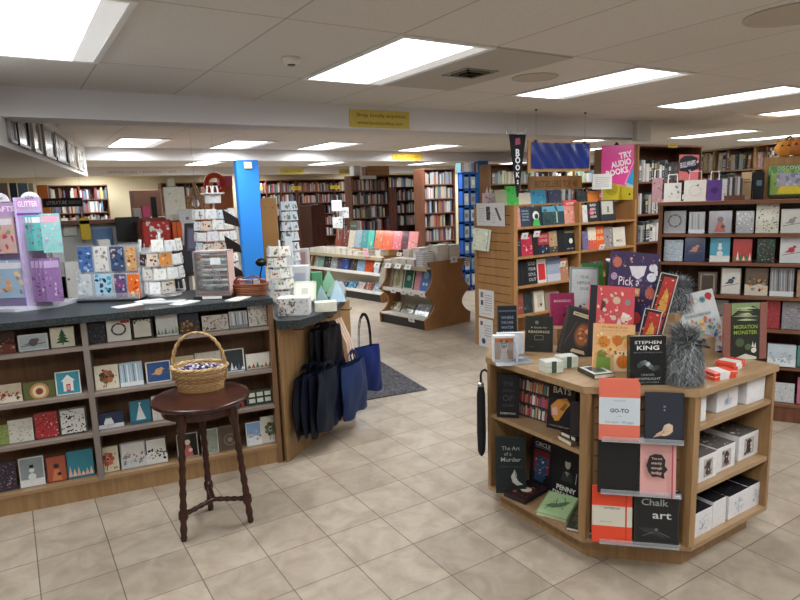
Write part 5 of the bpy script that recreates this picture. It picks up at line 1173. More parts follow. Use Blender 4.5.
rtop(684,706,180,'#dad9d2',lambda a:(a.up().circ(.5,.5,.28,'#bfc0bb',14),a.up().circ(.5,.5,.25,'#dad9d2',14),a.up().poly([(.55,.75),(.7,.8),(.62,.7)],'#222')),'white bag with a faint line drawing and tall handle on the rack top',handles='#d8a8a8')
rtop(707,722,180,'#5a3c86',lambda a:a.up().circ(.5,.5,.25,'#432c68',10),'purple bag with a dark flower on the rack top',handles='#d8d4dc')
rtop(722,728,179,'#d4d2d0',dots_(['#2a282c','#8a888c'],12,4),'narrow white bag with black pattern on the rack top')
for k in range(6):
    x0=727+k*2.6; rtop(x0,x0+2.2,176+ (k%3),['#5a5458','#b8b4b4','#3a363a','#8a8488','#c4c0bc','#48444a'][k],None,'small picture frame, %s from the left in the brown tray on the rack'%ORD[k],t=.12,name='framed_photo',cat='framed photo',group='small frames filed in the brown tray',dep=.1)
P=R0-rn*.06; a=onpl(725,196,P,rn); c=onpl(744,196,P,rn); b=MB('walnut'); w=(c-a).length; b.box(-w/2,w/2,-.005,.0,0,.035); b.box(-w/2,w/2,.15,.155,0,.035); b.box(-w/2-.005,-w/2,-.005,.155,0,.035); b.box(w/2,w/2+.005,-.005,.155,0,.035); b.box(-w/2,w/2,0,.15,0,.004)
m=(a+c)/2; o=b.build('wooden_tray',mw=pose((m.x,m.y,RT),RYA)); tag(o,'low brown wooden tray holding small frames on the rack top','tray')
rtop(741,753,172,'#c4a684',lambda a:(a.up().rect(.2,.62,.8,.66,'#7a5c40'),a.rect(.2,.72,.7,.75,'#7a5c40')),'tan kraft board with two dark lines on the rack top',t=.02,name='display_board',cat='display board',dep=.2)
rtop(751,764,172,'#1a1b20',lambda a:a.up().rect(.4,.5,.8,.7,'#5a7480'),'black case with a small blue label on the rack top',t=.05,name='black_case',cat='case',dep=.2)
# raised slat panel with a toy pack and paper pumpkins
P=R0-rn*.3; a=onpl(764,170,P,rn); ztp=onpl(775,157,P,rn).z; 
e=empty('raised_slat_panel',(a.x,a.y,RT),RYA); tag(e,'orange wood slat panel rising above the right end of the card rack','slat panel')
b=MB('oak_orange'); b.box(0,.5,.012,.03,-.0,ztp-RT); b.box(0,.045,0,.012,0,ztp-RT); b.box(.045,.5,0,.012,ztp-RT-.075,ztp-RT)
b.build('panel',e)
b=MB('oak_orange')
for k in range(4): z0=.005+k*.055; b.box(.045,.5,.002,.012,z0,z0+.047)
b.build('slats',e)
b=MB('dark_stain'); b.box(.045,.5,.009,.0121,0,ztp-RT-.07); b.build('grooves',e)
b=MB('gloss'); w,h=.26,.215; b.bbox(-w/2,w/2,-.05,0,0,h,.012,'#5a8450'); a=Art(b,w,h,-.05); a.up().rect(.06,.06,.94,.84,'#8fae5a'); a.up().dots(26,['#5f8a4a','#a8c27a','#7a9c9a','#4a7a58'],.05,.1,(.08,.4,.9,.85),random.Random(3)); a.up().rect(.2,.32,.8,.74,'#a8a4b4'); a.up().dots(20,['#8a86a0','#c4c0cc','#6f8a98'],.03,.07,(.22,.35,.78,.7),random.Random(6)); a.up().poly([(.2,.08),(.8,.08),(.7,.32),(.3,.32)],'#d8c432'); a.text('DISCOVER',.5,.9,.6,'#c8d8b0')
p=onpl(789,185,P+rn*.02,rn); o=b.build('toy_pack',mw=pose((p.x,p.y,RT+.015),RYA,2)); tag(o,'green and yellow toy pack hanging on the raised slat panel','toy pack')
for k,(px,py,s,c) in enumerate(((785,150,.055,'#c88432'),(799,150,.06,'#b06a34'))):
    p=onpl(px,py,P,rn); b=MB('paper'); b.smooth=True
    n=24; 
    vs=[];
    for j in range(9):
        z=s*2*j/8; rr=math.sin(math.pi*(.12+.80*j/8))*s*1.15
        for i in range(n):
            t=2*math.pi*i/n; q=rr*(1+.07*math.cos(6*t)); vs.append((q*math.cos(t),q*.45*math.sin(t),z))
    fs=[(j*n+i,j*n+(i+1)%n,(j+1)*n+(i+1)%n,(j+1)*n+i) for j in range(8) for i in range(n)]+[tuple(range(n-1,-1,-1)),tuple(8*n+i for i in range(n))]
    b.add(vs,fs,c); b.smooth=False
    for sg in (-1,1): b.add([(sg*s*.35-.012,-s*.56,s*1.25),(sg*s*.35+.012,-s*.56,s*1.25),(sg*s*.35,-s*.54,s*1.5)],[(0,1,2)],'#3a1c10')
    o=b.build('pumpkin_decoration',mw=pose((p.x-.0,p.y,ztp),RYA)); b2=MB('paper'); b2.tube([(0,0,s*1.95),(.01,0,s*2.3),(.03,0,s*2.5)],[.012,.009,.006],6,'#6a5a2c'); b2.build('stem',o)
    for sg in (-1,1): b3=MB('paper'); b3.add([(sg*s*.5,0,s*1.8),(sg*s*1.0,0,s*1.7),(sg*s*.85,0,s*2.4)],[(0,1,2)],c); b3.build('ear',o)
    tag(o,('orange paper pumpkin face perched on the raised slat panel','darker rust paper pumpkin at the right photo edge above the slat panel')[k],'pumpkin decoration')
# ================================================================ gondola displays in the middle
def pil(x0,x1,y0,y1,nm,lab):
    y1=y0+.14
    b=MB('paint'); b.bbox(x0,x1,y0,y1,0,2.27,.01,'#2272c0'); o=b.build(nm); tag(o,lab,'pillar'); return o
pa=onpl(239,200,(0,9.36,0),(0,1,0)); pb=onpl(261,200,(0,9.36,0),(0,1,0)); PIL1=(pa.x,pb.x)
pil(pa.x,pb.x,9.36,9.7,'blue_pillar','bright blue square pillar behind the postcard racks on the counter')
pc=onpl(479,200,(0,9.36,0),(0,1,0)); pd=onpl(489,200,(0,9.36,0),(0,1,0)); pil(pc.x,pd.x,9.36,9.7,'blue_pillar','farther blue pillar beside the blue shelving, left of the slatted bookcase')
for x,z,l in (((pa.x+pb.x)/2+.0,2.14,'beige junction box on the near blue pillar'),((pc.x+pd.x)/2+.06,2.1,'pale note on the farther blue pillar')):
    b=MB('plastic'); b.bbox(-.06,.06,-.03,0,0,.1,.004,'#c9c4a8'); o=b.build('wall_box',loc=(x,9.358,z)); tag(o,l,'wall box')
def gondola(P,az,w,label,d=.8,scal=True,seed=0,shelf2=.46,topz=.78,endz=.84,end_right=True):
    e=empty('book_gondola',tuple(P),az+90); tag(e,label,'display shelf')
    b=MB('paint'); b.box(0,w,.36,.44,.1,topz,'#c9c4b4'); b.build('back_panel',e)
    for side in (0,1):
        def Y(y): return y if side==0 else d-y
        def bx(b,x0,x1,ya,yb,z0,z1,c): b.box(x0,x1,min(Y(ya),Y(yb)),max(Y(ya),Y(yb)),z0,z1,c)
        b=MB('plastic'); bx(b,0,w,.02,.36,0,.12,'#1b1a1c'); b.build('kick_board',e)
        b=MB('paint'); bx(b,0,w,.0,.36,.12,.14,'#cfccc2'); b.build('deck',e)
        b=MB('paint'); bx(b,0,w,.05,.36,shelf2-.02,shelf2,'#d4d1c8'); bx(b,0,w,.045,.05,shelf2-.03,shelf2+.02,'#dedcd6'); b.build('shelf',e)
    b=MB('paint'); b.box(0,w,.06,d-.06,topz-.03,topz,'#b9ad92'); b.box(0,w,.05,.06,topz-.05,topz,'#a89c80'); b.build('top_shelf',e)
    def prof():
        pts=[(0,0),(-.01,.13)]
        def arc(p,q,bulge,n=9):
            out=[]
            for i in range(1,n):
                t=i/n; x=p[0]+(q[0]-p[0])*t; z=p[1]+(q[1]-p[1])*t; out.append((x+bulge*math.sin(math.pi*t)**.8,z))
            return out
        pts+=arc((-.01,.13),(-.015,.45),.16); pts.append((-.015,.45)); pts+=arc((-.015,.45),(.06,endz),.11); pts.append((.06,endz))
        return pts+[(d-x,z) for x,z in reversed(pts)]
    for x in ((w,) if end_right else ())+(-.02,):
        b=MB('hardboard'); pts=prof(); n=len(pts)
        vs=[(x,y,z) for y,z in pts]+[(x+.02,y,z) for y,z in pts]
        b.add(vs,[tuple(range(n)) if x<0 else tuple(range(n)),tuple(range(2*n-1,n-1,-1))]+[(i,n+i,n+(i+1)%n,(i+1)%n) for i in range(n)]); b.build('scalloped_end_panel',e)
    return frame(P,az)
G1=Vector((4.229,6.138,0))+dirv(98.6)*.87
M1=gondola(G1,188.6,.85,'near gondola display with a brown scalloped end panel and slanted face-out books')
G2=Vector((4.875,8.277,0))+dirv(99)*2.1
M2=gondola(G2,189,2.08,'farther gondola display, partly behind the near one, with orange books on top',shelf2=.44,topz=.71,endz=.74)
def gitem(G,az,px0,px1,pt,z,cover,art,label,y=.1,tilt=14,t=.02,group='books facing out on the gondolas',name='book',cat='book',mat='gloss',hmax=.3):
    n=dirv(az); P=Vector(G)-n*y; a=onpl(px0,pt+8,P,n); c=onpl(px1,pt+8,P,n); m=(a+c)/2; w=(c-a).length*.96; h=min(hmax,(onpl((px0+px1)/2,pt,P,n).z-z))
    b=MB(mat); b.box(-w/2,w/2,0,t,0,h,cover); ar=Art(b,w,h,0)
    if art: art(ar)
    o=b.build(name,mw=pose((m.x,m.y,z),az+90,tilt)); tag(o,label,cat,group); return o
for it in (
 (378,383,267,.46,'#b8b0a4',dots_(['#6a6258'],5),'pale grey stationery pad, leftmost on the upper tier of the near gondola'),
 (384,391,267,.46,'#c4beb0',lambda a:[a.rect(.2*i+.05,0,.2*i+.12,1,'#8a8478') for i in range(5)],'cream striped journal on the upper tier of the near gondola'),
 (392,401,267,.46,'#b9b49a',lambda a:a.up().poly([(.3,.1),(.7,.1),(.8,.4),(.6,.7),(.6,.85),(.4,.85),(.4,.7),(.2,.4)],'#8f8c68'),'cream journal with an olive vase shape on the near gondola'),
 (402,412,267,.46,'#2f6a58',lambda a:(a.border(.08,'#c8ccc4'),a.up().circ(.5,.5,.2,'#8fb0a0',8)),'dark green framed journal on the upper tier of the near gondola'),
 (413,419,267,.46,'#d090a0',dots_(['#e8b8c4'],5),'pink journal on the upper tier of the near gondola'),
 (419,428,266,.46,'#4a7ab8',lambda a:(a.up().circ(.5,.68,.3,'#a8c0dc',12),a.up().circ(.35,.3,.14,'#d0dcec',8),a.circ(.68,.3,.14,'#d0dcec',8)),'blue journal with round pale shapes at the right of the near gondola'),
 ): gitem(G1,188.6,*it,y=.15)
for it in (
 (384,399,300,.14,'#8a7a58',dots_(['#c4b898','#4a4030','#d8d0b8'],16,2),'brown and cream magazine on the low tier of the near gondola'),
 (400,412,303,.14,'#7a7668',dots_(['#c4c0b0','#3f3c34'],12,3),'grey brown magazine in the middle of the low tier'),
 (413,427,302,.14,'#8f9498',dots_(['#c8ccd0','#5a6064'],12,4),'blue grey magazine at the right of the low tier'),
 ): gitem(G1,188.6,*it,y=.14,tilt=38,hmax=.26)
C2=[(310,317,'#cfd8d4',['#3f9a90','#8ac4b8']),(317,323,'#8fb4a8',['#3f7a70','#d8dcd4']),(323,330,'#3f4a44',['#b84a4c','#8a9a8a']),(330,336,'#a8b4b8',['#4a5a64','#d4d8d8']),(336,341,'#6a5a78',['#2c2838','#b8a8c4']),(341,348,'#3f5aa8',['#8aa0d8','#c4cce4']),(349,356,'#4a4644',['#b8a890','#8a5a3c']),(356,364,'#8fb4d4',['#c8d8e4','#5f8ab4']),(364,372,'#d8542c',['#f09a60','#b83a1c']),(373,378,'#d8dce0',['#b8bcc4','#eceef0'])]
for k,(x0,x1,c,cc) in enumerate(C2): gitem(G2,189,x0,x1,256,.44,c,dots_(cc,8,k),'book %s from the left on the middle tier of the farther gondola'%ORD[k],y=.15)
C3=[(338,346,'#3a5a7a',['#8ab0c8']),(347,355,'#3f8ab0',['#a8d0e0','#2c5a78']),(356,363,'#c4b8bc',['#8a3a44','#e0d4d4']),(364,371,'#a86a60',['#d8c0b8','#5a2c2c']),(372,381,'#9fb4c4',['#c8d8e0','#6a8498'])]
for k,(x0,x1,c,cc) in enumerate(C3): gitem(G2,189,x0,x1,281,.14,c,dots_(cc,9,k+20),'book %s from the left on the lowest tier of the farther gondola'%ORD[k],y=.14,tilt=35,hmax=.24)
# stacks on the top shelves
def stack(M,x,y,z,n,cols,seed,where,yawd=0,w=.13,l=.19,t=.026):
    rnd=random.Random(seed); nms=dict((c,n_) for n_,c in HUES)
    for k in range(n):
        tt=t*rnd.uniform(.85,1.15); c=rnd.choice(cols); b=MB('paper'); b.box(-w/2,w/2,-l/2,l/2,0,.002,c); b.box(-w/2,w/2,-l/2,l/2,tt-.002,tt,c); b.box(-w/2+.002,w/2-.002,-l/2+.002,l/2-.003,.002,tt-.002,'#d6d2c6'); b.box(-w/2,-w/2+.002,-l/2,l/2,.002,tt-.002,c)
        o=b.build('book',mw=M@Matrix.Translation((x+rnd.uniform(-.003,.003),y+rnd.uniform(-.003,.003),z))@Matrix.Rotation(R_(yawd+rnd.uniform(-3,3)),4,'Z')); z+=tt
        tag(o,'%s book up in the %s'%(ORD[k],where),'book','books stacked on the gondolas')
WH=['#c8c4bc','#d4d0ca','#bcb8b0']
x=.06
for k,(n,cols) in enumerate(((2,WH),(3,['#c09a9c','#c8a8a8','#d4d0ca']),(3,WH),(3,WH))): stack(M1,.09+.15*k*1.0,.16,.78,n,cols,50+k,'%s front stack on the near gondola'%('first','second','third','fourth')[k])
stack(M1,.20,.40,.78,7,['#b88a8c','#c8b8b4'],60,'pinkish stack behind on the near gondola'); stack(M1,.40,.40,.78,8,WH,61,'pale middle stack on the near gondola')
stack(M1,.74,.14,.78,7,['#7a78a8','#8a88b8','#5a5890','#b8b4cc'],62,'purple stack on the near gondola'); 
stack(M1,.77,.36,.78,9,['#a8a8a0','#ccc8c0'],63,'tall grey edged stack at the gondola corner',t=.027); stack(M1,.77,.57,.78,9,['#9a9a94','#ccc8c0'],64,'tall stack behind the corner stack on the near gondola',t=.027); stack(M1,.77,.74,.78,2,['#2a2830','#1f1e24'],65,'dark pair at the rear of the near gondola',w=.2)
for k in range(9): stack(M2,.10+k*.16,.16,.71,[3,4,4,3,4,4,4,3,2][k],[WH,['#c8b8a4','#d4d0ca']][k%2],70+k,'%s stack along the farther gondola top'%ORD[k])
stack(M2,1.62,.2,.71,4,['#5a7a9c','#3f5f84','#8a9cb0'],90,'blue stack on the farther gondola'); stack(M2,1.85,.25,.71,4,['#6a8aa8','#b8c0c8'],91,'pale blue stack on the right of the farther gondola')
b=MB('oak_orange'); b.box(0,.62,0,.22,0,.1); o=b.build('book_riser',mw=M2@Matrix.Translation((.35,.3,.71))); tag(o,'orange wood riser along the top of the farther gondola','riser')
b=MB('oak_orange'); b.box(0,.9,0,.22,0,.1); o=b.build('book_riser',mw=M2@Matrix.Translation((1.05,.3,.71))); tag(o,'orange wood riser on the right of the farther gondola, under the red books','riser')
C4=[(334,340,224,'#8a4a3c',['#5a2c28']),(340,347,225,'#6a3a38',['#b88a78']),(347,353,224,'#c8bca8',['#8a9ab0']),(353,360,224,'#8fa4b0',['#d8a850','#4a6a84']),(360,366,223,'#3f8f94',['#d8b04a']),(366,372,224,'#4ab0a0',['#e0d070']),(373,381,225,'#c87048',['#e0b080','#8a3a2c']),(381,391,222,'#e85a34',['#f08a5c','#c23a20']),(391,400,224,'#c86a70',['#e0a0a4']),(400,407,226,'#5a3038',['#8a5a60']),(406,416,225,'#d88a88',['#e8b8b0','#b85a58'])]
for k,(x0,x1,yt,c,cc) in enumerate(C4): gitem(G2,189,x0,x1,yt,.81,c,dots_(cc,7,k+40),'%s from the left of the bright books atop the farther gondola'%ORD[k],y=.36,tilt=12,group='bright books on the farther gondola top')
for k,(px,py) in enumerate(((377,263),(388,263.5),(398,264),(408,265))): 
    p=onpl(px,py+2,G1+dirv(188.6)*.01-dirv(188.6)*.05,dirv(188.6)); pricecard(p+dirv(188.6)*.02-Vector((0,0,.03)),278.6,'white card, %s from the left on the upper edge of the near gondola'%ORD[k],w=.12,h=.07,tilt=30)
for k,px in enumerate((394,404,412,423)):
    p=onpl(px,294,G1,dirv(188.6)); pricecard(Vector((p.x,p.y,.42))+dirv(188.6)*.012,278.6,'white card, %s from the left on the middle edge of the near gondola'%ORD[k],w=.1,h=.06,tilt=-4)
p=onpl(413,322,G1,dirv(188.6)); pricecard(Vector((p.x,p.y,.085))+dirv(188.6)*.02,278.6,'single white card on the lowest edge of the near gondola',w=.11,h=.06,tilt=-14)
for k,(px,py,w_,h_,l) in enumerate(((416,244,.12,.1,'white sign card standing among the stacks on the near gondola'),(399,256,.1,.05,'small white card between the stacks on the near gondola'))):
    p=onpl(px,py,G1-dirv(188.6)*.3,dirv(188.6)); pricecard(Vector((p.x,p.y,.86)),278.6,l,w=w_,h=h_,tilt=10)
pz=M1@Vector((.885,.5,.80)); pricecard(pz,188.6+180-0,'white card taped on the scalloped end panel',w=.12,h=.08,tilt=0)
b=MB('paper'); w,h=.13,.13; b.box(-w/2,w/2,0,.004,0,h,'#d8a8b0'); a=Art(b,w,h,0); a.up().text('NEW',.5,.75,.6,'#3a3236'); a.up().dots(8,['#b84a5a','#3a3236'],.04,.08,(.1,.1,.9,.5),random.Random(2)); p=onpl(364,245,G2,dirv(189)); o=b.build('sign_card',mw=pose((p.x,p.y,.712),279,4)); o.location=p.x+.02,p.y,.712; tag(o,'pink sign card with dark marks on the front of the farther gondola','sign')
b=MB('paper'); w,h=.2,.16; b.box(-w/2,w/2,0,.004,.1,.1+h,'#4a544c'); a=Art(b,w,h,0,O=(-w/2,0,.1)); a.up().text('FICTION',.5,.5,.7,'#a8b4a8'); b.box(-.01,.01,.004,.01,0,.2,'#888'); p=onpl(352,212,(0,9.0,0),(0,1,0)); o=b.build('section_sign',mw=M2@Matrix.Translation((.9,.42,.99))); tag(o,'dark green section sign above the farther gondola','sign'); 
# loose section: standing white figure cards behind
for k,(px,py) in enumerate(((337,205),(344,212),(338,222))):
    b=MB('paper'); b.box(-.08,.08,0,.006,0,.17,'#d0d2d4'); a=Art(b,.16,.17,0); a.up().dots(8,['#a8acb0','#7a8a94'],.06,.12,(.1,.1,.9,.9),random.Random(k)); p=onpl(px,py+6,(0,8.9,0),(0,1,0)); b.box(-.004,.004,.006,.012,-(p.z-1.0),.0,'#999'); o=b.build('sign_card',mw=pose(p,-30)); tag(o,('upper','middle','lower')[k]+' pale sign card on the post left of the walnut bookcase','sign')
# ================================================================ far bookcases
def farcase(name,label,pxl,pxr,pyt,Y,H,n,case,mat='walnut',d=.3,divs=0,seed=0,az=270,dens=.96,hues=None,base=.1,wr=(.02,.045),zmin=.8):
    P=onpl(pxl,pyt,(0,Y,0),(0,1,0)); Q=onpl(pxr,pyt,(0,Y,0),(0,1,0)); w=Q.x-P.x; H=H or P.z
    zs=[base+(H-base)*i/n for i in range(n)]; dv=[w*(i+1)/(divs+1) for i in range(divs)]
    e,M=bookcase(name,label,(P.x,Y,0),az,w,H,d,zs,mat=mat,divs=dv,base=base)
    xs=[.02]+[q for x in dv for q in (x-.01,x+.01)]+[w-.02]
    for i,z in enumerate(zs):
        if z<zmin: continue
        for k in range(0,len(xs),2): fill_row(M,xs[k],xs[k+1],z,(H-base)/n-.02,seed+i*7+k,case,'%s shelf%s'%(ORD[n-1-i],'' if not divs else ' %s bay'%ORD[k//2]),dens=dens,hues=hues,wr=wr)
    return e,M,P,w,H
farcase('bookcase','tall dark bookcase just left of the blue shelving',423,455,170,9.0,2.09,8,'the bookcase left of the blue shelving',seed=500,zmin=.3,mat='walnut')
farcase('bookcase','walnut bookcase with boxes on top, centre of the far shop',351,389,177,11.5,2.08,7,'the centre far bookcase',seed=600)
farcase('bookcase','dark tall bookcase at the rear between the centre and tall ones',388,424,169,14.2,2.2,7,'the rear dark bookcase',seed=640,mat='dark_stain')
farcase('bookcase','dark bookcase set back between the centre one and the tall one',396,421,188,12.4,1.85,6,'the set back bookcase',seed=650,mat='dark_stain')
farcase('wall_shelving','long bookcase along the back wall right of the near blue pillar',250,296,181,15.2,2.15,7,'the back wall bookcase by the pillar',seed=700,divs=2,zmin=.6)
farcase('wall_shelving','second long bookcase on the back wall, left of the centre bookcase',297,352,180,15.2,2.15,7,'the second back wall bookcase',seed=760,divs=2,zmin=.6)
farcase('bookcase','reddish bookcase on the back wall under the soffit at far left',48,107,184,15.2,2.1,7,'the far left bookcase',seed=820,divs=1,zmin=1.1)
farcase('bookcase','bookcase at the far left seen beside the blue pillar top',160,232,180,15.3,2.12,7,'the bookcase behind the postcard racks',seed=860,divs=2,zmin=1.1)
# low dark end unit in front of the back wall shelves
p=onpl(311,205,(0,11.2,0),(0,1,0)); q=onpl(325,205,(0,11.2,0),(0,1,0)); b=MB('dark_stain'); b.bbox(0,(q.x-p.x),0,.6,0,p.z,.01); o=b.build('dark_cabinet',loc=(p.x,11.2,0)); b2=MB('dark_stain'); b2.box(.03,q.x-p.x-.03,-.012,0,.1,p.z-.05); b2.build('door',o); tag(o,'plain dark brown cabinet end standing before the back wall shelves','cabinet')
# K: shelves behind the pennant and blue banner
farcase('bookcase','pale shelved bookcase behind the pennant, right of the farther blue pillar',490,600,165,8.9,2.16,6,'the bookcase behind the pennant',seed=900,divs=3,mat='brown_wood',hues=[('white','#d4d0ca'),('pale green','#9ab08c'),('cream','#c8bc94'),('black','#242428'),('grey','#8a8c8c'),('pale blue','#9ab0be')],zmin=1.1,wr=(.03,.07))
# blue shelving
P=onpl(462,172,(0,8.3,0),(0,1,0)); Q=onpl(477,172,(0,8.3,0),(0,1,0)); w=Q.x-P.x
e=empty('blue_shelving',(P.x,8.3,0)); tag(e,'deep blue shelving tower with two columns of small compartments','shelving')
for x in (0,w/2-.02,w-.04): b=MB('paint'); b.box(x,x+.04,0,.12,0,2.0,'#184a94'); b.build('upright',e)
for k in range(8): b=MB('paint'); b.box(0,w,.0,.12,.05+k*.275,.09+k*.275,'#184a94'); b.build('shelf',e)
b=MB('paint'); b.box(0,w,.1,.12,.05,2.0,'#123a7c'); b.build('back_panel',e)
for k in range(7):
    for j in range(2):
        b=MB('paper'); ww=w/2-.06; b.box(-ww/2,ww/2,0,.05,0,.19,['#9ab0b8','#b8c4c8','#7a94a4','#a8b8a8'][(k+j)%4]); a=Art(b,ww,.19,0); a.up().rect(.2,.3,.8,.7,['#6a7f8a','#d0d4d4','#8a6a58'][(k*2+j)%3])
        o=b.build('book',loc=(P.x+w*(.27+.47*j),8.305,.095+k*.275)); tag(o,'book on the %s shelf from the floor, %s column of the blue shelving'%(ORD[k],('left','right')[j]),'book','books in the blue shelving')
# books on top of far cases
fill_row(Matrix.Translation((P.x,8.3,2.01)),0,w+.1,0,.17,1000,'the blue shelving','top',y=.05,wr=(.03,.06))
# boxes on the centre bookcase
def simplebox(px0,px1,pt,Y,z0,d,c,label,name,cat,mat='paper',mk=None,yaw=0):
    a=onpl(px0,pt,(0,Y,0),(0,1,0)); q=onpl(px1,pt,(0,Y,0),(0,1,0)); w=q.x-a.x; h=a.z-z0; b=MB(mat); b.bbox(-w/2,w/2,0,d,0,h,.004,c); 
    if mk: mk(Art(b,w,h,0))
    o=b.build(name,loc=((a.x+q.x)/2,Y,z0),rot=(0,0,R_(yaw))); tag(o,label,cat); return o
simplebox(367,389,166,11.52,2.10,.28,'#b08a64','tan cardboard box on top of the centre far bookcase','cardboard_box','box',mk=lambda a:a.up().line(0,.5,1,.5,.01,'#8a6a48'))
simplebox(354,360,166,11.52,2.10,.2,'#d0d4d8','white carton at the left on top of the centre far bookcase','white_carton','box')
simplebox(362,366,167,11.52,2.10,.2,'#c8a8a8','pink and white carton on top of the centre far bookcase','pink_carton','box')
b=MB('paper'); b.box(-.2,.2,-.004,0,0,.07,'#dcdcdc'); p=onpl(368,178,(0,11.49,0),(0,1,0)); o=b.build('shelf_sign',loc=(p.x,11.49,2.03)); Art; tag(o,'white blank shelf sign on the centre far bookcase','sign')
for k,(px,py,Y,l) in enumerate(((257,188,15.15,'left'),(296,188,15.15,'middle'),(335,187,15.15,'right'))):
    p=onpl(px,py,(0,Y,0),(0,1,0)); b=MB('paper'); b.box(-.14,.14,-.01,0,0,.09,'#d8c02c'); a=Art(b,.28,.09,-.01); a.up().text('USED',.5,.5,.6,'#5a4a10',h=.5); o=b.build('yellow_sign',loc=(p.x,Y,p.z-.05)); tag(o,l+' small yellow shelf sign on the back wall bookcases','sign')
# beam signs
def beamsign(px0,px1,pt,pb,Y,col,lines,tc,label,rot=0):
    a=onpl(px0,pt,(0,Y,0),(0,1,0)); q=onpl(px1,(pt+pb)/2,(0,Y,0),(0,1,0)); zb=onpl(px0,pb,(0,Y,0),(0,1,0)).z; w=q.x-a.x; h=a.z-zb
    b=MB('paper'); b.box(-w/2,w/2,-.004,0,0,h,col); ar=Art(b,w,h,-.004); ar.up()
    for (t_,u,v,wd,hh) in lines: ar.text(t_,u,v,wd,tc,h=hh,bold=.008)
    o=b.build('beam_sign',loc=((a.x+q.x)/2,Y,zb)); tag(o,label,'sign')
beamsign(349,409,109,127,4.836,'#cdb85c',(('Shop locally anytime!',.52,.68,.82,.26),('www.booksonline.com',.5,.28,.76,.2)),'#5a4e24','yellow sign on the near ceiling beam reading Shop locally anytime!')
beamsign(392,422,153.5,160.5,9.376,'#d8b93c',(('Buy local books',.5,.5,.8,.5),),'#a88c28','plain yellow sign on the second ceiling beam')
beamsign(103,180,169,175.5,13.896,'#dcd9d4',(('GREETING CARDS  *  STATIONERY  *  GIFTS',.5,.5,.9,.4),),'#a08a88','long white sign with faint letters on the far beam at left')
beamsign(280,304,168.5,174.5,13.896,'#d8c868',(('USED FICTION',.5,.5,.8,.5),),'#9a8a30','yellow lettered sign on the far beam right of the blue pillar')
beamsign(339,352,169,174,13.896,'#c8b858',(('CLASSICS',.5,.5,.8,.4),),'#8a7c30','small yellow sign on the far beam near the centre bookcase')
# framed pictures on the soffit
A,Bq,d=SOF; sn=Vector((d.y,-d.x,0)); sd=Vector((d.x,d.y,0)); sp=Vector((A.x,A.y,0)); syaw=math.degrees(math.atan2(sd.y,sd.x))
for k,(px0,px1,c,fr,l) in enumerate(((9,15,'#b8b8b8','#8a8a8a','pale picture in a thin frame nearest the beam on the soffit'),(17,28,'#a8acb0','#1c1c1e','picture in a thick black frame on the soffit'),(32,39,'#d8d8d4','#c0c0bc','white drawing in a pale frame on the soffit'),(43,53,'#8a8c8c','#b0b0ac','grey landscape picture on the soffit'),(54,65,'#a8a4a0','#242220','brownish picture in a black frame on the soffit'),(66,74,'#c8c4bc','#b8a890','light sketch in a tan frame on the soffit'),(75,81,'#d0ccc4','#c8c4bc','last pale sheet at the far end of the soffit'))):
    a=onpl(px0,150,sp,sn); q=onpl(px1,150,sp,sn); w=(q-a).length; m=(a+q)/2; h=.27
    b=MB('plastic'); t=.02
    for r in ((0,w,0,t),(0,w,h-t,h),(0,t,0,h),(w-t,w,0,h)): b.box(r[0]-w/2,r[1]-w/2,-.02,0,r[2],r[3],fr)
    o=b.build('framed_picture',mw=pose((m.x+sn.x*.004,m.y+sn.y*.004,2.085),syaw,0)); 
    g=MB('gloss'); g.box(-w/2+t,w/2-t,-.008,-.002,t,h-t,c); ar=Art(g,w-2*t,h-2*t,-.008,O=(-w/2+t,-.008,t)); ar.up().dots(8,['#6f7274','#c8c8c8','#8a8480'],.06,.14,(.1,.1,.9,.9),random.Random(k)); g.build('picture_sheet',o)
    tag(o,l,'picture','framed pictures on the soffit')
# ================================================================ things on the counter and at the register
def C1(px,py,z=TOPZ): p=atz(px,py,z); return Vector((p.x,p.y,z))
def wpx(P,az,px0,px1,py):
    n=dirv(az); a=onpl(px0,py,P,n); c=onpl(px1,py,P,n); return (a+c)/2,(c-a).length
def zpx(P,az,px,py): return onpl(px,py,P,dirv(az)).z
FA=237.8      # facing the shopper's aisle
def rr_(s): return random.Random(s)
# -- lavender spinner of children's packs at the far left
P=C1(27,309); 
P=P+dirv(FA+90)*.11; e=empty('lavender_display',tuple(P),FA+90); tag(e,'tall lavender cardboard display of craft packs at the left end of the counter','display stand')
b=MB('plastic'); b.prism([(-.40,-.06),(-.12,-.10),(.06,.03),(.08,.26),(-.4,.26)],0,.018,'#c9ccd6'); b.build('white_tray',e)
def lav(x0,x1,y,h,col,hd,txt,nm):
    b=MB('paper'); b.box(x0,x1,y,y+.012,.018,h,col); w=x1-x0; a=Art(b,w,h-.018,y,O=(x0,y,.018)); a.up().rect(.04,.80,.96,.86,hd[0]); a.rect(.04,.9,.96,.985,hd[1]); a.up().text(txt,.5,.94,.8,'#f0e4ee',h=.05,bold=.02); a.rect(0,.84,1,.86,'#6a4a98')
    b.lathe([(0,0),(0,0)],3); 
    q=b.build(nm,e); return q
lav(-.30,-.10,.02,.62,'#ac9cc4',('#7a5ca8','#b890c8'),'CRAFTS','left_board')
lav(-.085,.055,-.02,.645,'#b8a8cc',('#b49ad0','#c498c8'),'GLITTER','right_board')
b=MB('paper'); b.box(-.09,-.083,-.03,.24,.018,.645,'#c4b4de'); b.build('edge_board',e)
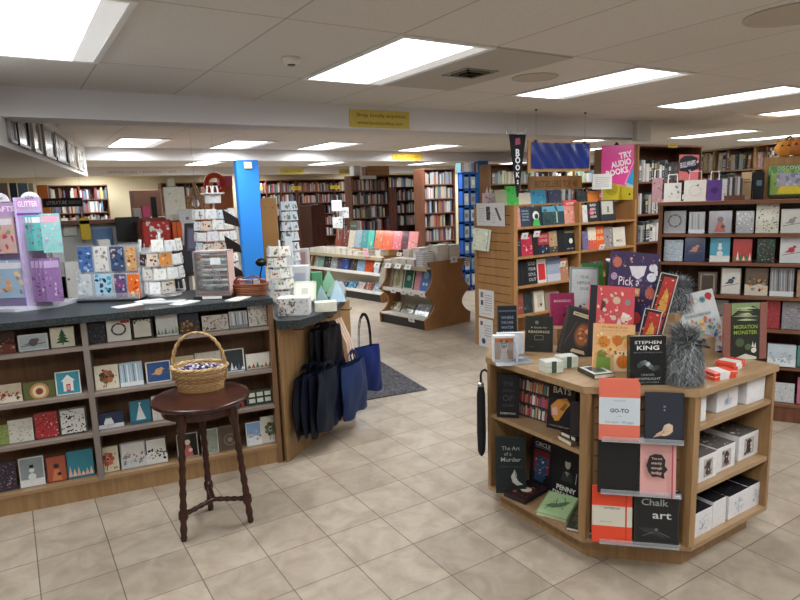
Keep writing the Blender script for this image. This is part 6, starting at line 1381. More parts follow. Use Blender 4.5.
for x,y,t in ((-.2,.02,'WOW'),(.0,-.02,'NEW')):
    b=MB('paper'); n=14; vs=[(x+.055*math.cos(math.pi*i/n),y,.625+.05*math.sin(math.pi*i/n)) for i in range(n+1)]; vs+=[(p[0],y+.01,p[2]) for p in vs]; m_=n+1
    b.add(vs,[tuple(range(m_-1,-1,-1)),tuple(range(m_,2*m_))]+[(i,i+1,m_+i+1,m_+i) for i in range(n)],'#e0dce6'); a=Art(b,.1,.05,y,O=(x-.05,y,.62)); a.up().text(t,.5,.45,.5,'#6a5a8a',h=.4); b.build('round_header',e)
def pack(x,z,w,h,cols,lab,dy,t=.012,yaw=0,k=0,band='#d8d4e0'):
    b=MB('gloss'); b.box(-w/2,w/2,-t,0,0,h,cols[0]); a=Art(b,w,h,-t); a.up().rect(.06,.78,.94,.94,band); a.up().dots(16,cols[1:],.05,.12,(.08,.08,.92,.72),rr_(k)); a.circ(.5,.97,.03,'#f0f0f0')
    M=e.matrix_basis@Matrix.Translation((x,dy,z))@Matrix.Rotation(R_(yaw),4,'Z'); o=b.build('craft_pack',mw=M); tag(o,lab,'craft pack','craft packs hanging on the lavender display'); return o
bpy.context.view_layer.update()
e.matrix_basis
pack(-.20,.33,.17,.21,['#c8a8a4','#d86a7a','#e0b070','#8a9a70','#c84a6a'],'pink and gold picture pack on the upper left of the lavender display',-.0,k=1)
pack(-.18,.07,.19,.22,['#9ab4cc','#d8a070','#c8b8c0','#e0c8a0','#b07888'],'pale blue pack with scattered peach pieces, lower left of the display',-.002,k=2)
for i in range(3): pack(.015+.025*i,.345,.075,.20,['#5aa8a8','#b06a8a','#8a7aa8','#6a5a7c'],'teal slim pack, %s of the row on the right side of the display'%ORD[i],-.045-.012*i,t=.014,yaw=18,k=3+i)
pack(.125,.33,.10,.22,['#8ac0c0','#c8a8c8','#a898c0','#d8c0d0'],'pale teal pack with a pink strip, frontmost on the right side of the display',-.06,yaw=14,k=8,band='#e0a0b8')
for i in range(4): pack(.01+.03*i,.05,.085,.25,['#8a6a9c','#6a4a80','#a888b8','#c8a8c8'],'purple hanging pack, %s of the lower right row on the display'%ORD[i],-.03-.01*i,t=.01,yaw=20,k=12+i,band='#b8a0c8')
# -- acrylic bookmark rack
P=C1(108,301); m,w=wpx(P,FA,77,139,275); z1=zpx(P,FA,108,246); z2=zpx(P,FA,108,275)
e=empty('bookmark_rack',(m.x,m.y,TOPZ),FA+90); tag(e,'clear two-tier rack of picture bookmarks on the counter','bookmark rack')
b=MB('plastic'); b.bbox(-w/2,w/2,-.04,.1,0,.014,.003,'#1c1c20'); b.build('base',e)
b=MB('clear_plastic'); b.box(-w/2,w/2,.0,.003,.014,.17); b.box(-w/2,w/2,.06,.063,.014,z1-TOPZ); b.box(-w/2,-w/2+.003,0,.063,.014,.2); b.box(w/2-.003,w/2,0,.063,.014,.2); b.box(-w/2,w/2,-.02,-.017,.014,.05); b.build('clear_panels',e)
BK=[(78,93,0,'#4a6a9c',['#8aa8c8','#d0d8e0','#2f4a78'],'blue cathedral'),(94,109,0,'#d0cfca',['#b0aca4','#8a8478'],'pale grey'),(110,125,0,'#3a4a68',['#c8a090','#22304a','#6a88a8'],'dark blue figure'),(126,137,0,'#c89a6a',['#6a4a34','#e0c8a0','#a86a3c'],'orange cats'),
(77,93,1,'#c4cccc',['#a8b4b4','#dde2e2'],'milky white'),(95,113,1,'#a8c8d8',['#2a4a6c','#4aa0b8','#1f3450'],'blue tree'),(115,127,1,'#5c4a70',['#c8508a','#3c2c50','#a8a0c0'],'purple and pink'),(128,141,1,'#d86a2c',['#e8a040','#b83a1c','#f0c890'],'bright orange')]
for k,(x0,x1,tier,c,cc,nm) in enumerate(BK):
    Pq=P-dirv(FA)*(.052 if tier==0 else -.004); mm,ww=wpx(Pq,FA,x0,x1,260 if tier==0 else 288); zt=zpx(Pq,FA,(x0+x1)/2,246.5 if tier==0 else 274); h=zt-TOPZ-.02 if tier==1 else zt-TOPZ-.18
    b=MB('gloss'); b.box(-ww*.46,ww*.46,-.004,0,0,h,c); a=Art(b,ww*.92,h,-.004,O=(-ww*.46,-.004,0)); a.up().dots(14,cc,.08,.18,(.1,.06,.9,.94),rr_(k)); o=b.build('bookmark',mw=pose((mm.x,mm.y,TOPZ+(.02 if tier else .18)),FA+90)); tag(o,nm+' bookmark on the '+('upper','lower')[tier]+' tier of the clear rack','bookmark','bookmarks in the clear rack')
# -- generic wire spinner with hanging cards
def wire_spinner(px,py,z0,ptop,rad,tiers,ncol,label,cardlabel,cols,seed,group,cw=.05,chh=.07,header=None,wirec='#d4d6d8',base='#c8cacc',nm='wire_card_spinner',motif=True):
    P=atz(px,py,z0); P=Vector((P.x,P.y,z0)); H=min(zpx(P,FA,px,ptop)-z0,1.1); e=empty(nm,tuple(P),0); tag(e,label,'card spinner')
    b=MB('plastic'); b.lathe([(rad*.8,0),(rad*.85,.008),(rad*.8,.016),(.02,.022)],24,base); b.build('base',e)
    b=MB('plastic'); b.lathe([(.008,.02),(.008,H)],8,wirec); pole=b.build('pole',e)
    rnd=rr_(seed); k=0; made=[]
    for t in range(tiers):
        z=.03+(H-.06)*t/tiers; hh=(H-.06)/tiers
        for c in range(ncol):
            an=2*math.pi*(c+.5*(t%2))/ncol+.3; u=Vector((math.cos(an),math.sin(an),0)); s=Vector((-u.y,u.x,0))
            b=MB('metal' if False else 'plastic')
            cx=u*rad; w2=cw*.6
            b.tube([cx-s*w2+Vector((0,0,z+chh*.5)),cx-s*w2+Vector((0,0,z)),cx+s*w2+Vector((0,0,z)),cx+s*w2+Vector((0,0,z+chh*.5))],.0016,4,wirec)
            b.tube([Vector((0,0,z+.01)),cx+Vector((0,0,z))],.0014,4,wirec); b.build('wire_pocket',pole)
            facing=u.dot(CAMP-P)>-.1
            if facing and rnd.random()<.93:
                cc=rnd.choice(cols); b=MB('paper'); hq=min(chh,hh*.86)*rnd.uniform(.85,1); b.box(-cw/2,cw/2,-.004,.004,0,hq,cc[0]); a=Art(b,cw,hq,-.004)
                if motif: a.up().dots(7,cc[1:],.05,.14,(.15,.12,.85,.85),rnd)
                o=b.build('greeting_card',mw=pose(P+cx+Vector((0,0,z+.004)),math.degrees(an)+90,6)); k+=1
                made.append((t,project(P+cx+Vector((0,0,z)))[0],o))
    for t in range(tiers):
        row=sorted([q for q in made if q[0]==t],key=lambda q:q[1])
        for i,q in enumerate(row): tag(q[2],'%s, %s tier up, %s from the left'%(cardlabel,ORD[t],ORD[i]),'card',group)
    if header:
        b=MB('paper'); b.box(-.05,.05,-.003,0,H,H+.07,header[0]); b.build('header_card',e,rot=(0,0,R_(FA+90)))
    return e,H
PALE=[('#d4d5d6','#c4c8cc','#b8bcc0'),('#cccdd0','#a8acb0','#c8b0b0'),('#d6d5d0','#b0b8b0','#c8c4bc'),('#d8d8d4','#a8b4bc','#8a9ca8'),('#cfd2d4','#b86a70','#6a8a70'),('#c4c0b8','#8a6a4a','#4a4a48'),('#dcdcdc','#b8b8b8','#a0a8b0'),('#b8c4cc','#5a7a98','#d8dce0'),('#c8b8a8','#a8503c','#503c30')]
wire_spinner(165,296,TOPZ,232,.125,4,10,'white wire rack of small gift cards in the middle of the counter','small card on the mid counter wire rack',PALE+[('#2c2628','#a83a48','#d8c8c8'),('#b87a3c','#d8b070','#6a4020')],21,'small cards on the mid counter wire rack',cw=.07,chh=.09)
b=MB('plastic'); P=C1(165,303); b.bbox(-.12,.12,-.03,.03,0,.012,.003,'#c4c6c8'); 
o=b.build('wire_rack_tray',loc=tuple(P),rot=(0,0,R_(FA+96))); tag(o,'low white tray in front of the mid counter wire rack','tray')
# -- clear jewellery cabinet
P=C1(211,299); m,w=wpx(P,FA,194,229,275); zt=zpx(P,FA,211,251)
e=empty('clear_cabinet',(m.x,m.y,TOPZ),FA+88); tag(e,'clear cabinet of stacked coloured strips beside the brown basket','display cabinet'); H=zt-TOPZ
b=MB('plastic'); b.bbox(-w/2-.01,w/2+.01,-.02,.14,0,.022,.003,'#19191c'); b.build('base',e)
b=MB('paper'); b.box(-w*.28,w*.28,-.023,-.02,.004,.02,'#e4e4e2'); b.build('white_label',e)
b=MB('paint')
for r in ((-w/2,-w/2+.008),(w/2-.008,w/2)): b.box(r[0],r[1],0,.12,.022,H,'#c8a8a0')
b.box(-w/2,w/2,0,.12,H-.006,H,'#c8b0a8'); b.box(-w/2,w/2,0,.12,.022,.05,'#c8a098'); b.build('pink_frame',e)
cl_=['#8a6a58','#b8a48c','#5a8a6a','#2c2c2e','#c4beb0','#a84a40','#c88a4a']
for k in range(7):
    b=MB('gloss'); z=.055+k*(H-.07)/7; rnd=rr_(k)
    for q in range(4): b.box(-w/2+.012+q*(w-.024)/4,-w/2+.01+(q+1)*(w-.024)/4-.003,.02+.01*rnd.random(),.09,z,z+(H-.07)/7*.55,rnd.choice([cl_[k],cl_[(k+q)%7],'#c8c4bc']))
    b.build('strip_row',e)
b=MB('clear_thin'); b.box(-w/2,w/2,-.004,-.001,.03,H); b.build('clear_door',e)
b=MB('paper'); b.box(.0,w*.3,-.006,-.004,H*.72,H*.86,'#d8e0e4'); b.build('corner_sticker',e)
# -- brown rectangular basket with little bundles
P=C1(250,295); m,w=wpx(P,FA,233,268,288)
e=empty('brown_basket',(m.x,m.y,TOPZ),FA+90); tag(e,'reddish brown woven basket with a low handle at the counter corner','basket')
b=MB('wicker'); 
for k in range(7):
    z=.006+.011*k; f=.86+.02*k; n=40; pts=[]
    for i in range(n):
        t=2*math.pi*i/n; c,s=math.cos(t),math.sin(t); q=(abs(c)**4+abs(s)**4)**-.25; pts.append((w/2*f*c*q+.002*math.cos(i*math.pi+k*math.pi),.06*f*s*q,z))
    b.tube(pts,.0065,5,['#7a4426','#8c5230','#6c3a20'][k%3],closed=True)
b.prism([(w*.4*math.cos(i*.35),.05*math.sin(i*.35)) for i in range(18)],.001,.01,'#6a3c22'); b.build('woven_body',e)
b=MB('wicker'); b.tube([(w*.48*math.cos(math.pi*i/20),-.03,.07+.05*math.sin(math.pi*i/20)+.008*math.sin(i)) for i in range(21)],.006,6,'#7a4426'); b.build('handle',e)
for k in range(6):
    b=MB('fabric'); b.bbox(-.02,.02,-.012,.012,0,.07,.004,['#b85a5c','#c8a8ac','#7a8aa8','#a84a4c','#c8c0b8','#8a5a6a'][k]); o=b.build('wrapped_soap',mw=e.matrix_basis@Matrix.Translation((-w*.33+k*w*.13,.012*(k%2),.03))@Matrix.Rotation(R_(8*(k%3-1)),4,'Y')); tag(o,'%s small wrapped bundle from the left in the brown basket'%ORD[k],'small bundle','bundles in the brown basket')
# -- tall postcard spinner with a white cap and black wings
e,H=wire_spinner(220,287,TOPZ,203,.135,7,11,'tall wire postcard tower topped with a white cap, behind the brown basket','postcard on the white capped tower',PALE,31,'postcards on the tall tower',cw=.07,chh=.085)
b=MB('plastic'); b.lathe([(.052,H),(.055,H+.06),(.08,H+.062),(.08,H+.07),(.0,H+.07)],24,'#d4d6d8'); b.build('white_cap',e)
for s in (-1,1): b=MB('plastic'); b.tube([(.02*s-.018,0,H+.07),(.02*s-.012,0,H+.115),(.02*s+.012,0,H+.115),(.02*s+.018,0,H+.07)],.006,6,'#e0e0e0'); b.build('cap_loop',e)
for k,zf in enumerate((.72,.42,.12)):
    b=MB('plastic'); z=H*zf; b.add([(.03,0,z+.12),(.13,0,z+.055),(.14,0,z),(.04,0,z+.03),(.03,.012,z+.12),(.13,.012,z+.055),(.14,.012,z),(.04,.012,z+.03)],[(3,2,1,0),(4,5,6,7),(0,1,5,4),(1,2,6,5),(2,3,7,6),(3,0,4,7)],'#1c1716'); b.build('black_wing',e,loc=(-.02,-.16,0),rot=(0,0,R_(-35)))
# -- postcard strip in front of the blue pillar
P=atz(250,283,TOPZ2); P=Vector((P.x,P.y,TOPZ2)); P=Vector((1.95,4.75,TOPZ2)); q=project(P)
e=empty('postcard_tower',tuple(P)); tag(e,'slim postcard tower standing before the blue pillar','card spinner'); zt=zpx(P,FA,250,196)
b=MB('plastic'); b.lathe([(.08,0),(.08,.01),(.01,.02),(.008,.03),(.008,zt-TOPZ2)],16,'#c8ccd0'); b.build('stand',e)
rnd=rr_(5)
for t in range(8):
    for c in range(3):
        z=.06+(zt-TOPZ2-.1)*t/8; an=R_(FA-62+62*c); u=Vector((math.cos(an),math.sin(an),0)); b=MB('paper'); b.box(-.045,.045,-.003,.003,0,.07,rnd.choice(['#d8dadc','#c4c8cc','#b8c8d4'])); a=Art(b,.09,.07,-.003); a.up().dots(4,['#8a5a4a','#4a6a8c','#6a7a70','#b8a890'],.1,.22,(.2,.2,.8,.8),rnd)
        o=b.build('postcard',mw=pose(P+u*.062+Vector((0,0,z)),math.degrees(an)+90,12)); tag(o,'postcard on the slim tower, tier %s from the bottom, %s pocket'%(ORD[t],('left','middle','right')[c]),'postcard','postcards on the slim tower')
# -- right side card spinner on the curved top
e,H=wire_spinner(283,303,TOPZ2,240,.075,5,7,'white wire card spinner on the curved worktop beside the patterned box','card on the curved worktop spinner',[('#dcdcd4','#b85a50','#7a8a6a'),('#d8d8d0','#8a8a80','#a86a5a'),('#e0dfd8','#c8b870','#6a6a60'),('#d0d2d4','#b0b4b8','#9aa0a4')],41,'cards on the curved worktop spinner',cw=.085,chh=.115)
# -- white and cream holders
def hold(px,py,z0,pt,px0,px1,d,c,label,name='card_holder',cat='card holder',art=None,tilt=0,yaw=0,mat='plastic',az=FA,t=None):
    P=atz(px,py,z0); P=Vector((P.x,P.y,z0)); m,w=wpx(P,az,px0,px1,(py+pt)/2); h=zpx(P,az,px,pt)-z0; b=MB(mat); b.bbox(-w/2,w/2,0,d,0,h,.003,c); a=Art(b,w,h,0)
    if art: art(a)
    o=b.build(name,mw=pose((m.x,m.y,z0),az+90+yaw,tilt)); tag(o,label,cat); return o
def a_slots(a): a.up(); [a.rect(.1+.28*i,.15,.3+.28*i,.85,['#b86a60','#c8c8cc','#c4a0a0'][i]) for i in range(3)]
hold(300,300,TOPZ2,266,288,309,.1,'#d4d6d8','lower white plastic organiser behind the cream tray',art=lambda a:(a.up().rect(.15,.35,.85,.8,'#b0b8c8')))
hold(298,285,TOPZ2+.0,249,287,309,.09,'#cfd0d2','white organiser with pink and red slips beyond the spinner',art=lambda a:(a.up().rect(.05,.5,.95,.95,'#c8b8b8'),a.up(),[a.rect(.1+.28*i,.55,.3+.28*i,.9,['#a85048','#d0d0d4','#b88a8a'][i]) for i in range(3)]))
hold(290,290,TOPZ2,237,286,293,.03,'#d8dadc','tall slim white leaflet standing at the counter back',name='leaflet',cat='leaflet',mat='paper')
def a_crm(a): a.up().border(.1,'#c8cabc'); a.rect(.25,.25,.75,.75,'#d8dacc'); a.up().rect(.35,.35,.65,.65,'#b8bcb0')
hold(305,301,TOPZ2+.03,280,293,315,.03,'#d8d8c8','cream framed tray tipped back on the curved worktop',art=a_crm,tilt=28,name='cream_tray',cat='tray')
def a_pat(a): a.up().dots(60,['#7a6a5c','#4c4640','#a89484','#c8c0b8','#6a4a3c'],.02,.045,(.02,.04,.6,.95),rr_(4)); a.dots(16,['#c4c4c8','#a8acb0'],.03,.05,(.6,.1,.95,.9),rr_(5))
hold(293,316,TOPZ2,298,277,309,.11,'#ccccca','white box patterned with brown blossoms at the worktop front edge',art=a_pat,name='patterned_box',cat='box',mat='paper')
hold(326,312,TOPZ2,302,315,337,.07,'#dcdacc','low cream carton near the rounded worktop edge',name='cream_carton',cat='box',mat='paper',yaw=12)
def tent(px,py,s,c,label,yaw,h=None):
    P=atz(px,py,TOPZ2); h=h or s*1.3; b=MB('paper'); b.add([(-s/2,0,0),(s/2,0,0),(0,s*.25,h),(-s/2,s*.5,0),(s/2,s*.5,0)],[(0,1,2),(4,3,2),(3,0,2),(1,4,2),(0,3,4,1)],c); a=None
    o=b.build('folded_card',loc=(P.x,P.y,TOPZ2),rot=(0,0,R_(yaw))); tag(o,label,'card','folded cards on the curved worktop')
tent(321,304,.1,'#8aa4a8','grey blue folded card behind the cream carton',-40); tent(338,302,.12,'#a8c4d4','pale blue folded card at the rounded worktop edge',-20); tent(333,297,.13,'#9ab49c','soft green folded card on the worktop',-55,.12); tent(329,292,.16,'#7fae8e','larger green folded card behind the others',-30,.17)
hold(318,298,TOPZ2,272,312,323,.05,'#4f8a62','tall green gift bag at the back of the curved worktop',name='gift_bag',cat='gift bag',mat='paper',yaw=15)
hold(309,292,TOPZ2,272,305,313,.05,'#22302a','dark green bag beside the tall green gift bag',name='gift_bag',cat='gift bag',mat='paper')
# -- register area behind the counter
RY=5.1
hold(281,275,TOPZ2,219,267,284,.04,'#23262c','black computer monitor back facing the shop, right of the blue pillar',name='monitor',cat='monitor',art=lambda a:(a.up().rect(.3,.05,.75,.38,'#a8b0b8')),yaw=8)
hold(270,262,1.1,198,262,278,.02,'#b98a54','tan notice board standing behind the monitor',name='notice_board',cat='board',art=lambda a:(a.up().circ(.25,.85,.04,'#6a4a2c',8),a.circ(.75,.85,.04,'#6a4a2c',8)))
e=empty('desk_lamp',tuple(atz(262,290,TOPZ2))); tag(e,'black gooseneck lamp head between the basket and the card spinner','lamp')
zz=zpx(e.location,FA,262,262)-TOPZ2
b=MB('plastic'); b.smooth=True; b.lathe([(.05,0),(.05,.012),(.01,.02)],16,'#141416'); b.tube([(0,0,.015),(0,.02,zz*.5),(.02,.01,zz*.9),(.03,-.02,zz)],.006,8,'#141416'); gn=b.build('gooseneck',e)
b=MB('plastic'); b.smooth=True; b.ball(.0,-.03,zz,.05,.04,.035,c='#121214'); b.tube([(.03,-.03,zz),(.09,-.05,zz+.005)],[.02,.008],8,'#121214'); b.build('lamp_head',gn)
# partition with wooden ledge
e=empty('register_partition',(-.7,6.0,0)); tag(e,'pale partition with a brown wooden ledge behind the register','partition')
b=MB('paint'); b.box(0,2.15,.0,.08,0,1.50,'#bfc0bc'); b.build('panel',e)
b=MB('walnut_lying'); b.box(-.02,2.2,-.1,.2,1.50,1.53); b.build('ledge',e)
b=MB('walnut'); b.box(1.66,2.15,-.32,-.01,1.0,1.5); hut=b.build('hutch',e)
b=MB('walnut_lying'); b.box(1.6,2.3,-.34,.0,1.18,1.2); b.build('hutch_shelf',hut)
b=MB('oak'); b.box(-.0,2.3,-.9,-.02,.70,.74); b.build('desk',e)
b=MB('oak'); b.box(.0,.03,-.9,-.02,0,.70); b.box(2.27,2.3,-.9,-.02,0,.7); b.build('desk_side',e)
def onY(px0,px1,pt,pb,Y,d,c,label,name,cat,art=None,mat='paper',yaw=0,z0=None,tilt=0,group=None):
    a=onpl(px0,pt,(0,Y,0),(0,1,0)); q=onpl(px1,pt,(0,Y,0),(0,1,0)); zb=onpl((px0+px1)/2,pb,(0,Y,0),(0,1,0)).z if z0 is None else z0; zt=onpl((px0+px1)/2,pt,(0,Y,0),(0,1,0)).z
    w=q.x-a.x; h=zt-zb; b=MB(mat); b.bbox(-w/2,w/2,0,d,0,h,.003,c); ar=Art(b,w,h,0)
    if art: art(ar)
    o=b.build(name,mw=pose(((a.x+q.x)/2,Y,zb),yaw,tilt)); tag(o,label,cat,group); return o
onY(115,139,217,241,5.85,.03,'#16171b','black monitor under the wooden ledge, left of the red picture box','monitor','monitor',mat='plastic')
onY(141,170,220,247,5.62,.05,'#b83a34','red picture box with pale round figures under the ledge','picture_box','picture box',art=lambda a:(a.border(.05,'#8a2420'),a.up().dots(22,['#d8ccc4','#c8a8a0','#e4e0dc','#a83028'],.05,.11,(.15,.2,.9,.9),rr_(3))))
onY(172,181,222,241,5.6,.06,'#d8622c','orange box stack right of the red picture box','orange_box','box',art=lambda a:a.up().rect(.4,0,.5,1,'#a83c1c'))
onY(151,156,197,216,5.95,.05,'#17181c','slim black bottle on the wooden ledge','black_bottle','bottle',mat='plastic',z0=1.53)
onY(142,150,206,216,5.95,.06,'#d85a80','bright pink box on the wooden ledge','pink_box','box',z0=1.53)
onY(133,141,208,216,5.95,.06,'#b8b0a4','beige pot on the wooden ledge left of the pink box','beige_pot','pot',z0=1.53)
onY(163,184,187,223,5.75,.02,'#dcd8c8','tall cream chart with small grey symbols above the hutch','wall_chart','chart',art=lambda a:(a.up().dots(12,['#8a8c84','#a8a89c'],.04,.07,(.12,.1,.9,.9),rr_(8))),z0=1.38)
onY(166,175,178,187,5.76,.02,'#c4bca8','small tan framed card on top of the cream chart','small_frame','picture frame',art=lambda a:a.border(.12,'#a89c84'))
for k,(x0,x1,y0,y1,c,l) in enumerate(((92,112,228,248,'#6a8cb8','blue sign with three white letters hanging below the partition ledge'),(62,76,222,236,'#d0cfc8','white sheet taped below the partition ledge'),(46,60,222,228,'#c8b870','small yellow strip taped below the partition ledge'))):
    onY(x0,x1,y0,y1,5.98,.012,c,l,'taped_sign','sign',art=(lambda a:(a.up(),[a.circ(.28+.22*i,.35,.09,'#d8dce4',8) for i in range(3)])) if k==0 else None)
onY(79,89,218,240,5.9,.04,'#d0b434','yellow upright pad hanging below the partition ledge','yellow_pad','pad')
# card payment terminal and white sheet
P=C1(190,272); 
hold(189,270,TOPZ,209,181,196,.02,'#dcdce0','white sheet clipped high behind the counter with a grey emblem',name='white_sheet',cat='sheet',mat='paper',art=lambda a:(a.up().circ(.55,.85,.12,'#8a8c92',10),a.circ(.5,.7,.1,'#a8aab0',10))).location.z+=.0
hold(188,274,TOPZ,222,182,197,.03,'#15161b','black payment terminal with a lit screen, leaning behind the counter',name='payment_terminal',cat='terminal',mat='plastic',tilt=14,art=lambda a:(a.up().rect(.2,.45,.8,.92,'#4a4660'),a.up().rect(.28,.5,.72,.88,'#6a6484')))
hold(178,262,TOPZ,223,173,181,.03,'#b8b8b8','grey tape dispenser strip left of the payment terminal',name='grey_stand',cat='stand')
# orange column, black strip sign, distant posters at far left
onY(37,47,185,240,11.5,.3,'#c8743c','orange pillar at the far left under the soffit','orange_pillar','pillar',mat='paint',z0=0)
def a_str(a): a.up(); a.text('LITERATURE',.35,.5,.5,'#a8a8ac',h=.4); a.rect(.64,.3,.95,.7,'#55565c')
onY(42,82,198,207,7.6,.03,'#17181b','long black strip sign with grey letters at the far left','strip_sign','sign',art=a_str,z0=None)
b=MB('metal'); p=onpl(60,198,(0,7.61,0),(0,1,0))
for s in (-.2,.2): b.tube([(p.x+s,7.615,p.z-.0),(p.x+s,7.615,CZ)],.001,5,'#888')
o=b.build('sign_wires'); tag(o,'two thin wires holding the black strip sign from the ceiling','wires')
for k,(x0,x1,c,cc,l) in enumerate(((-2,7,'#8a7a74',['#5a4a48','#b8a8a0'],'brownish poster at the extreme left under the soffit'),(9,16,'#3a4450',['#8a96a0','#1c2228'],'dark figure poster under the soffit, second from left'),(17,27,'#6a8298',['#2c3844','#a8b8c4'],'blue grey figure poster under the soffit'),(28,33,'#b8b4a8',['#8a8478'],'narrow pale poster under the soffit'))):
    onY(x0,x1,183,222,7.0+.2*k,.02,c,l,'poster_board','poster',art=dots_(cc,26,k),group='posters under the soffit',z0=0)
# star wreath, orange posters and pink figure behind
P=onpl(196,200,(0,6.6,0),(0,1,0)); b=MB('wicker')
for k in range(5):
    t=math.pi/2+k*2*math.pi*2/5; t2=math.pi/2+(k+1)*2*math.pi*2/5
    for j in range(5): o_=(j-2)*.012; b.tube([(.19*math.cos(t)+o_,.01*j,.19*math.sin(t)+o_),(.19*math.cos(t2)+o_,.012*j,.19*math.sin(t2)-o_)],.006,5,['#b8946a','#c8a880','#98744c'][j%3])
o=b.build('star_wreath',loc=(P.x,P.y,P.z-.03)); 
b=MB('wicker'); b.tube([(0,0,.19),(0,.02,CZ-P.z+.03)],.001,5,'#8a7a60'); b.build('cord',o); tag(o,'large straw star hanging left of the blue pillar','star decoration')
onY(205,213,182,214,7.4,.02,'#c8a070','tan and cream poster left of the red wreath','poster','poster',art=dots_(['#d8c8a8','#a87a4c'],6),group='posters near the blue pillar')
e=empty('red_ring',tuple(onpl(215,184,(0,7.2,0),(0,1,0)))); tag(e,'red and orange ring decoration above the white capped tower','ring decoration')
b=MB('paper'); b.smooth=True; b.tube([(.1*math.cos(2*math.pi*i/24),0,.1*math.sin(2*math.pi*i/24)) for i in range(24)],.03,8,'#c8442c',closed=True); b.build('ring',e); b=MB('metal'); b.tube([(0,0,.1),(0,0,CZ-e.location.z)],.0008,4,'#888'); b.build('wire',e)
onY(219,232,176,186,7.2,.1,'#c05a80','pink bundle on the shelf top left of the blue pillar','pink_bundle','bundle',mat='fabric')
onY(208,232,186,240,7.25,.3,'#a8643c','reddish brown shelf end left of the blue pillar','brown_cabinet','cabinet',mat='paint',z0=0)
onY(133,160,190,218,8.3,.3,'#7a5a4c','brown framed display in front of the yellow back wall','brown_cabinet','cabinet',art=dots_(['#5a3c34','#a88a7c','#8a4a4c','#c8b8a8'],12,4),z0=0)
# ---------------- bags on the curved counter end
PS=S0.copy(); PD=(S1-S0).normalized(); PN=Vector((PD.y,-PD.x,0)); PAZ=math.degrees(math.atan2(PN.y,PN.x))
def panelpt(t,off,z): p=PS+PD*t+PN*off; return Vector((p.x,p.y,z))
def tote(t,off,zt,w,h,d,c,label,seed,handle=.22,hc=None,yaw=0,name='tote_bag',swing=0):
    e=empty(name,tuple(panelpt(t,off,zt)),PAZ+90+yaw); tag(e,label,'bag','shopping bags hanging on the counter end'); rnd=rr_(seed)
    b=MB('nylon'); b.smooth=True; nx,nz=16,14; ph=rnd.uniform(0,6)
    def sh(side):
        vs=[]
        for j in range(nz+1):
            v=j/nz
            for i in range(nx+1):
                u=i/nx; ww=w*(1-.10*v+.10*math.sin(math.pi*(1-v)))*.95
                bul=d/2*math.sin(math.pi*u)**.5*(.35+.65*math.sin(math.pi*min(1,(1-v)*.8+.1)))
                wr=.006*math.sin(9*u+4*v+ph)+.005*math.sin(17*u-6*v+ph*2)
                vs.append(((u-.5)*ww+swing*(1-v),side*(bul+.003)+wr,-h*(1-v)+.012*math.sin(3*u*math.pi+ph)*(1-v)))
        return vs
    fs=[(j*(nx+1)+i,j*(nx+1)+i+1,(j+1)*(nx+1)+i+1,(j+1)*(nx+1)+i) for j in range(nz) for i in range(nx)]
    b.add(sh(-1),fs,c); b.add(sh(1),[f[::-1] for f in fs],c); body=b.build('bag_body',e)
    for s in (-1,1):
        b=MB('nylon'); pts=[]
        for i in range(13):
            a=math.pi*i/12; pts.append((w*.2*math.cos(a),s*.008,-.01+handle*math.sin(a)**.7 if 0<i<12 else -.03))
        for y0 in (-.009,.009):
            pass
        n=len(pts); vs=[(p[0],p[1]-.002,p[2]) for p in pts]+[(p[0]*.86,p[1]+.002,p[2]-.022*(1 if 0<i<12 else 0)) for i,p in enumerate(pts)]
        b.add(vs,[(i,i+1,n+i+1,n+i) for i in range(n-1)],hc or c); b.build('handle',body)
    return e
for k in range(3): tote(.40+.03*k,.05+.035*k,.79,.30,.40,.05,['#0b0d14','#0d0f16','#0b0c13'][k],'black bag hanging high, %s out from the counter end'%ORD[k],100+k,handle=.05)
for k in range(4): tote(.20+.035*k,.05+.035*k,.53+.012*(k%2),.34,.40,.045,['#0f1320','#111728','#0e121f','#121a2c'][k],'dark navy bag, %s out from the counter end in the lower left bunch'%ORD[k],104+k,handle=.07)
tote(.50,.15,.50,.36,.36,.05,'#141c34','dark blue bag between the navy bunch and the creased blue bag',118,handle=.08)
tote(.60,.20,.51,.40,.37,.10,'#1f3158','blue bag with creased front, foremost of those on the counter end',120,handle=.10,hc='#1c2a50')
e=tote(.97,.13,.53,.30,.36,.07,'#16265e','dark blue bag hanging by a long black strap at the far end of the counter',122,handle=.27,hc='#101114',yaw=-30)
# cream straps and hooks
b=MB('fabric')
for k in range(3): 
    x=.68+.035*k; p=[panelpt(x,.14+.01*k,.48),panelpt(x+.01,.12,.62),panelpt(x-.03,.06,.80)]
    vs=[];
    for q in p: vs+=[q-PD*.014,q+PD*.014]
    b.add([tuple(v) for v in vs],[(0,1,3,2),(2,3,5,4)],'#cdb4a6')
o=b.build('cream_straps'); o['label']='bunch of cream bag straps hanging between the blue bags'; tag(o,None,'straps')
for k,t in enumerate((.16,.30,.55,.85)):
    b=MB('metal'); b.use('plastic'); b.tube([panelpt(t,.0,.83),panelpt(t,.05,.83),panelpt(t,.08,.835),panelpt(t,.09,.85)],.004,6,'#8a3a38' if k<2 else '#2a2a2c'); o=b.build('bag_hook'); tag(o,'metal bag hook, %s from the left under the curved worktop'%ORD[k],'hook','hooks on the counter end')

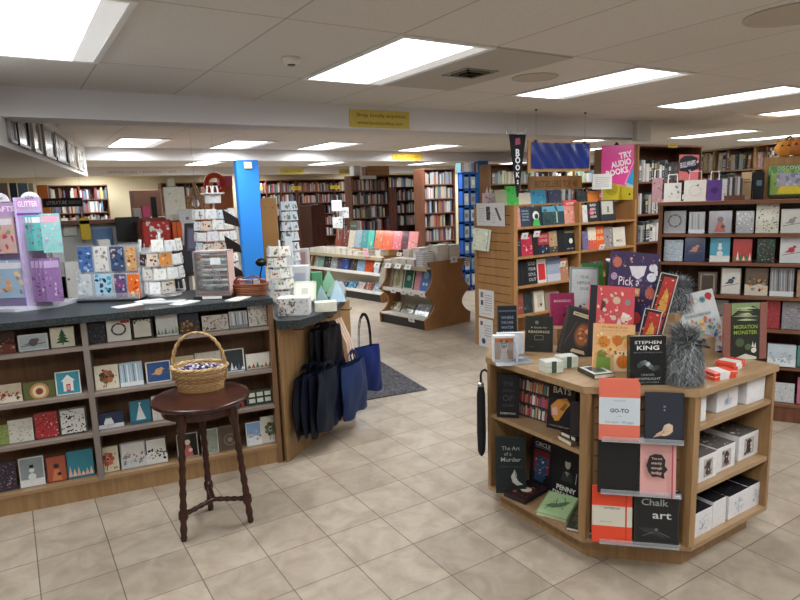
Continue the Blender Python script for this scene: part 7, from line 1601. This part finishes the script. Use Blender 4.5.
# desk clutter seen over the counter
CL=[(64,78,262,280,'#d8d8d4','white paper stack on the register desk'),(82,100,256,268,'#c8ccd0','pale tray on the register desk'),(60,70,276,292,'#b83a34','red folder on the register desk'),(98,110,240,252,'#d4d4d0','white carton below the blue sign'),(118,138,243,262,'#8a8c90','grey printer below the black monitor'),(140,156,248,262,'#cfd0d0','white box below the red picture box'),(158,172,250,268,'#b8a890','tan box below the red picture box'),(173,186,246,262,'#3a3436','dark box left of the terminal'),(50,62,238,256,'#c4c6c8','pale carton at the left end of the desk')]
for k,(x0,x1,y0,y1,c,l) in enumerate(CL): onY(x0,x1,y0,y1,5.3+.04*(k%3),.12,c,l,'desk_box','box',art=dots_(['#a8a8aa','#d8d8d8','#7a7c80'],4,k),z0=.74)
for k,(px,py,c) in enumerate(((70,300,'#dcdcdc'),(150,301,'#d8d8da'),(128,306,'#d4d4d6'),(185,303,'#dcdcdc'),(238,299,'#d4d2cc'))):
    P=C1(px,py); b=MB('paper'); b.box(-.08,.08,-.045,.045,0,.004,c); o=b.build('paper_slip',loc=tuple(P),rot=(0,0,R_(-9+13*k))); tag(o,'loose white slip on the dark worktop, %s from the left'%ORD[k],'paper','loose slips on the worktop')
# ================================================================ spines: largest in view as things, the rest as one
def appar(s):
    p=s['m']@Vector((0,0,s['h']/2)); q=project(p); D=(p-CAMP).dot(CF)
    if D<=.2: return 0
    vis=1 if (-10<q[0]<810 and -10<q[1]<610) else 0
    return vis*s['w']*s['h']/D/D
SPINES.sort(key=appar,reverse=True)
NB=235
rest=MB('paper'); seen={}
for i,s in enumerate(SPINES):
    if i<NB:
        b=MB('paper'); spine_geo(b,s['w'],s['d'],s['h'],s['c'],s['band']); o=b.build('spine_book',mw=s['m'])
        nm,case,shelf,k=s['lab']; tag(o,'%s book, %s from left, %s of %s'%(nm,ordn(k),shelf,case),'book','books standing spine out on the bookcases')
    elif appar(s)>0:
        rest.T=s['m']; spine_geo(rest,s['w'],s['d'],s['h'],s['c'],None)
rest.T=Matrix.Identity(4)
o=rest.build('shelved_books'); tag(o,'hundreds of distant books packed on the far bookcases','books',kind='stuff')
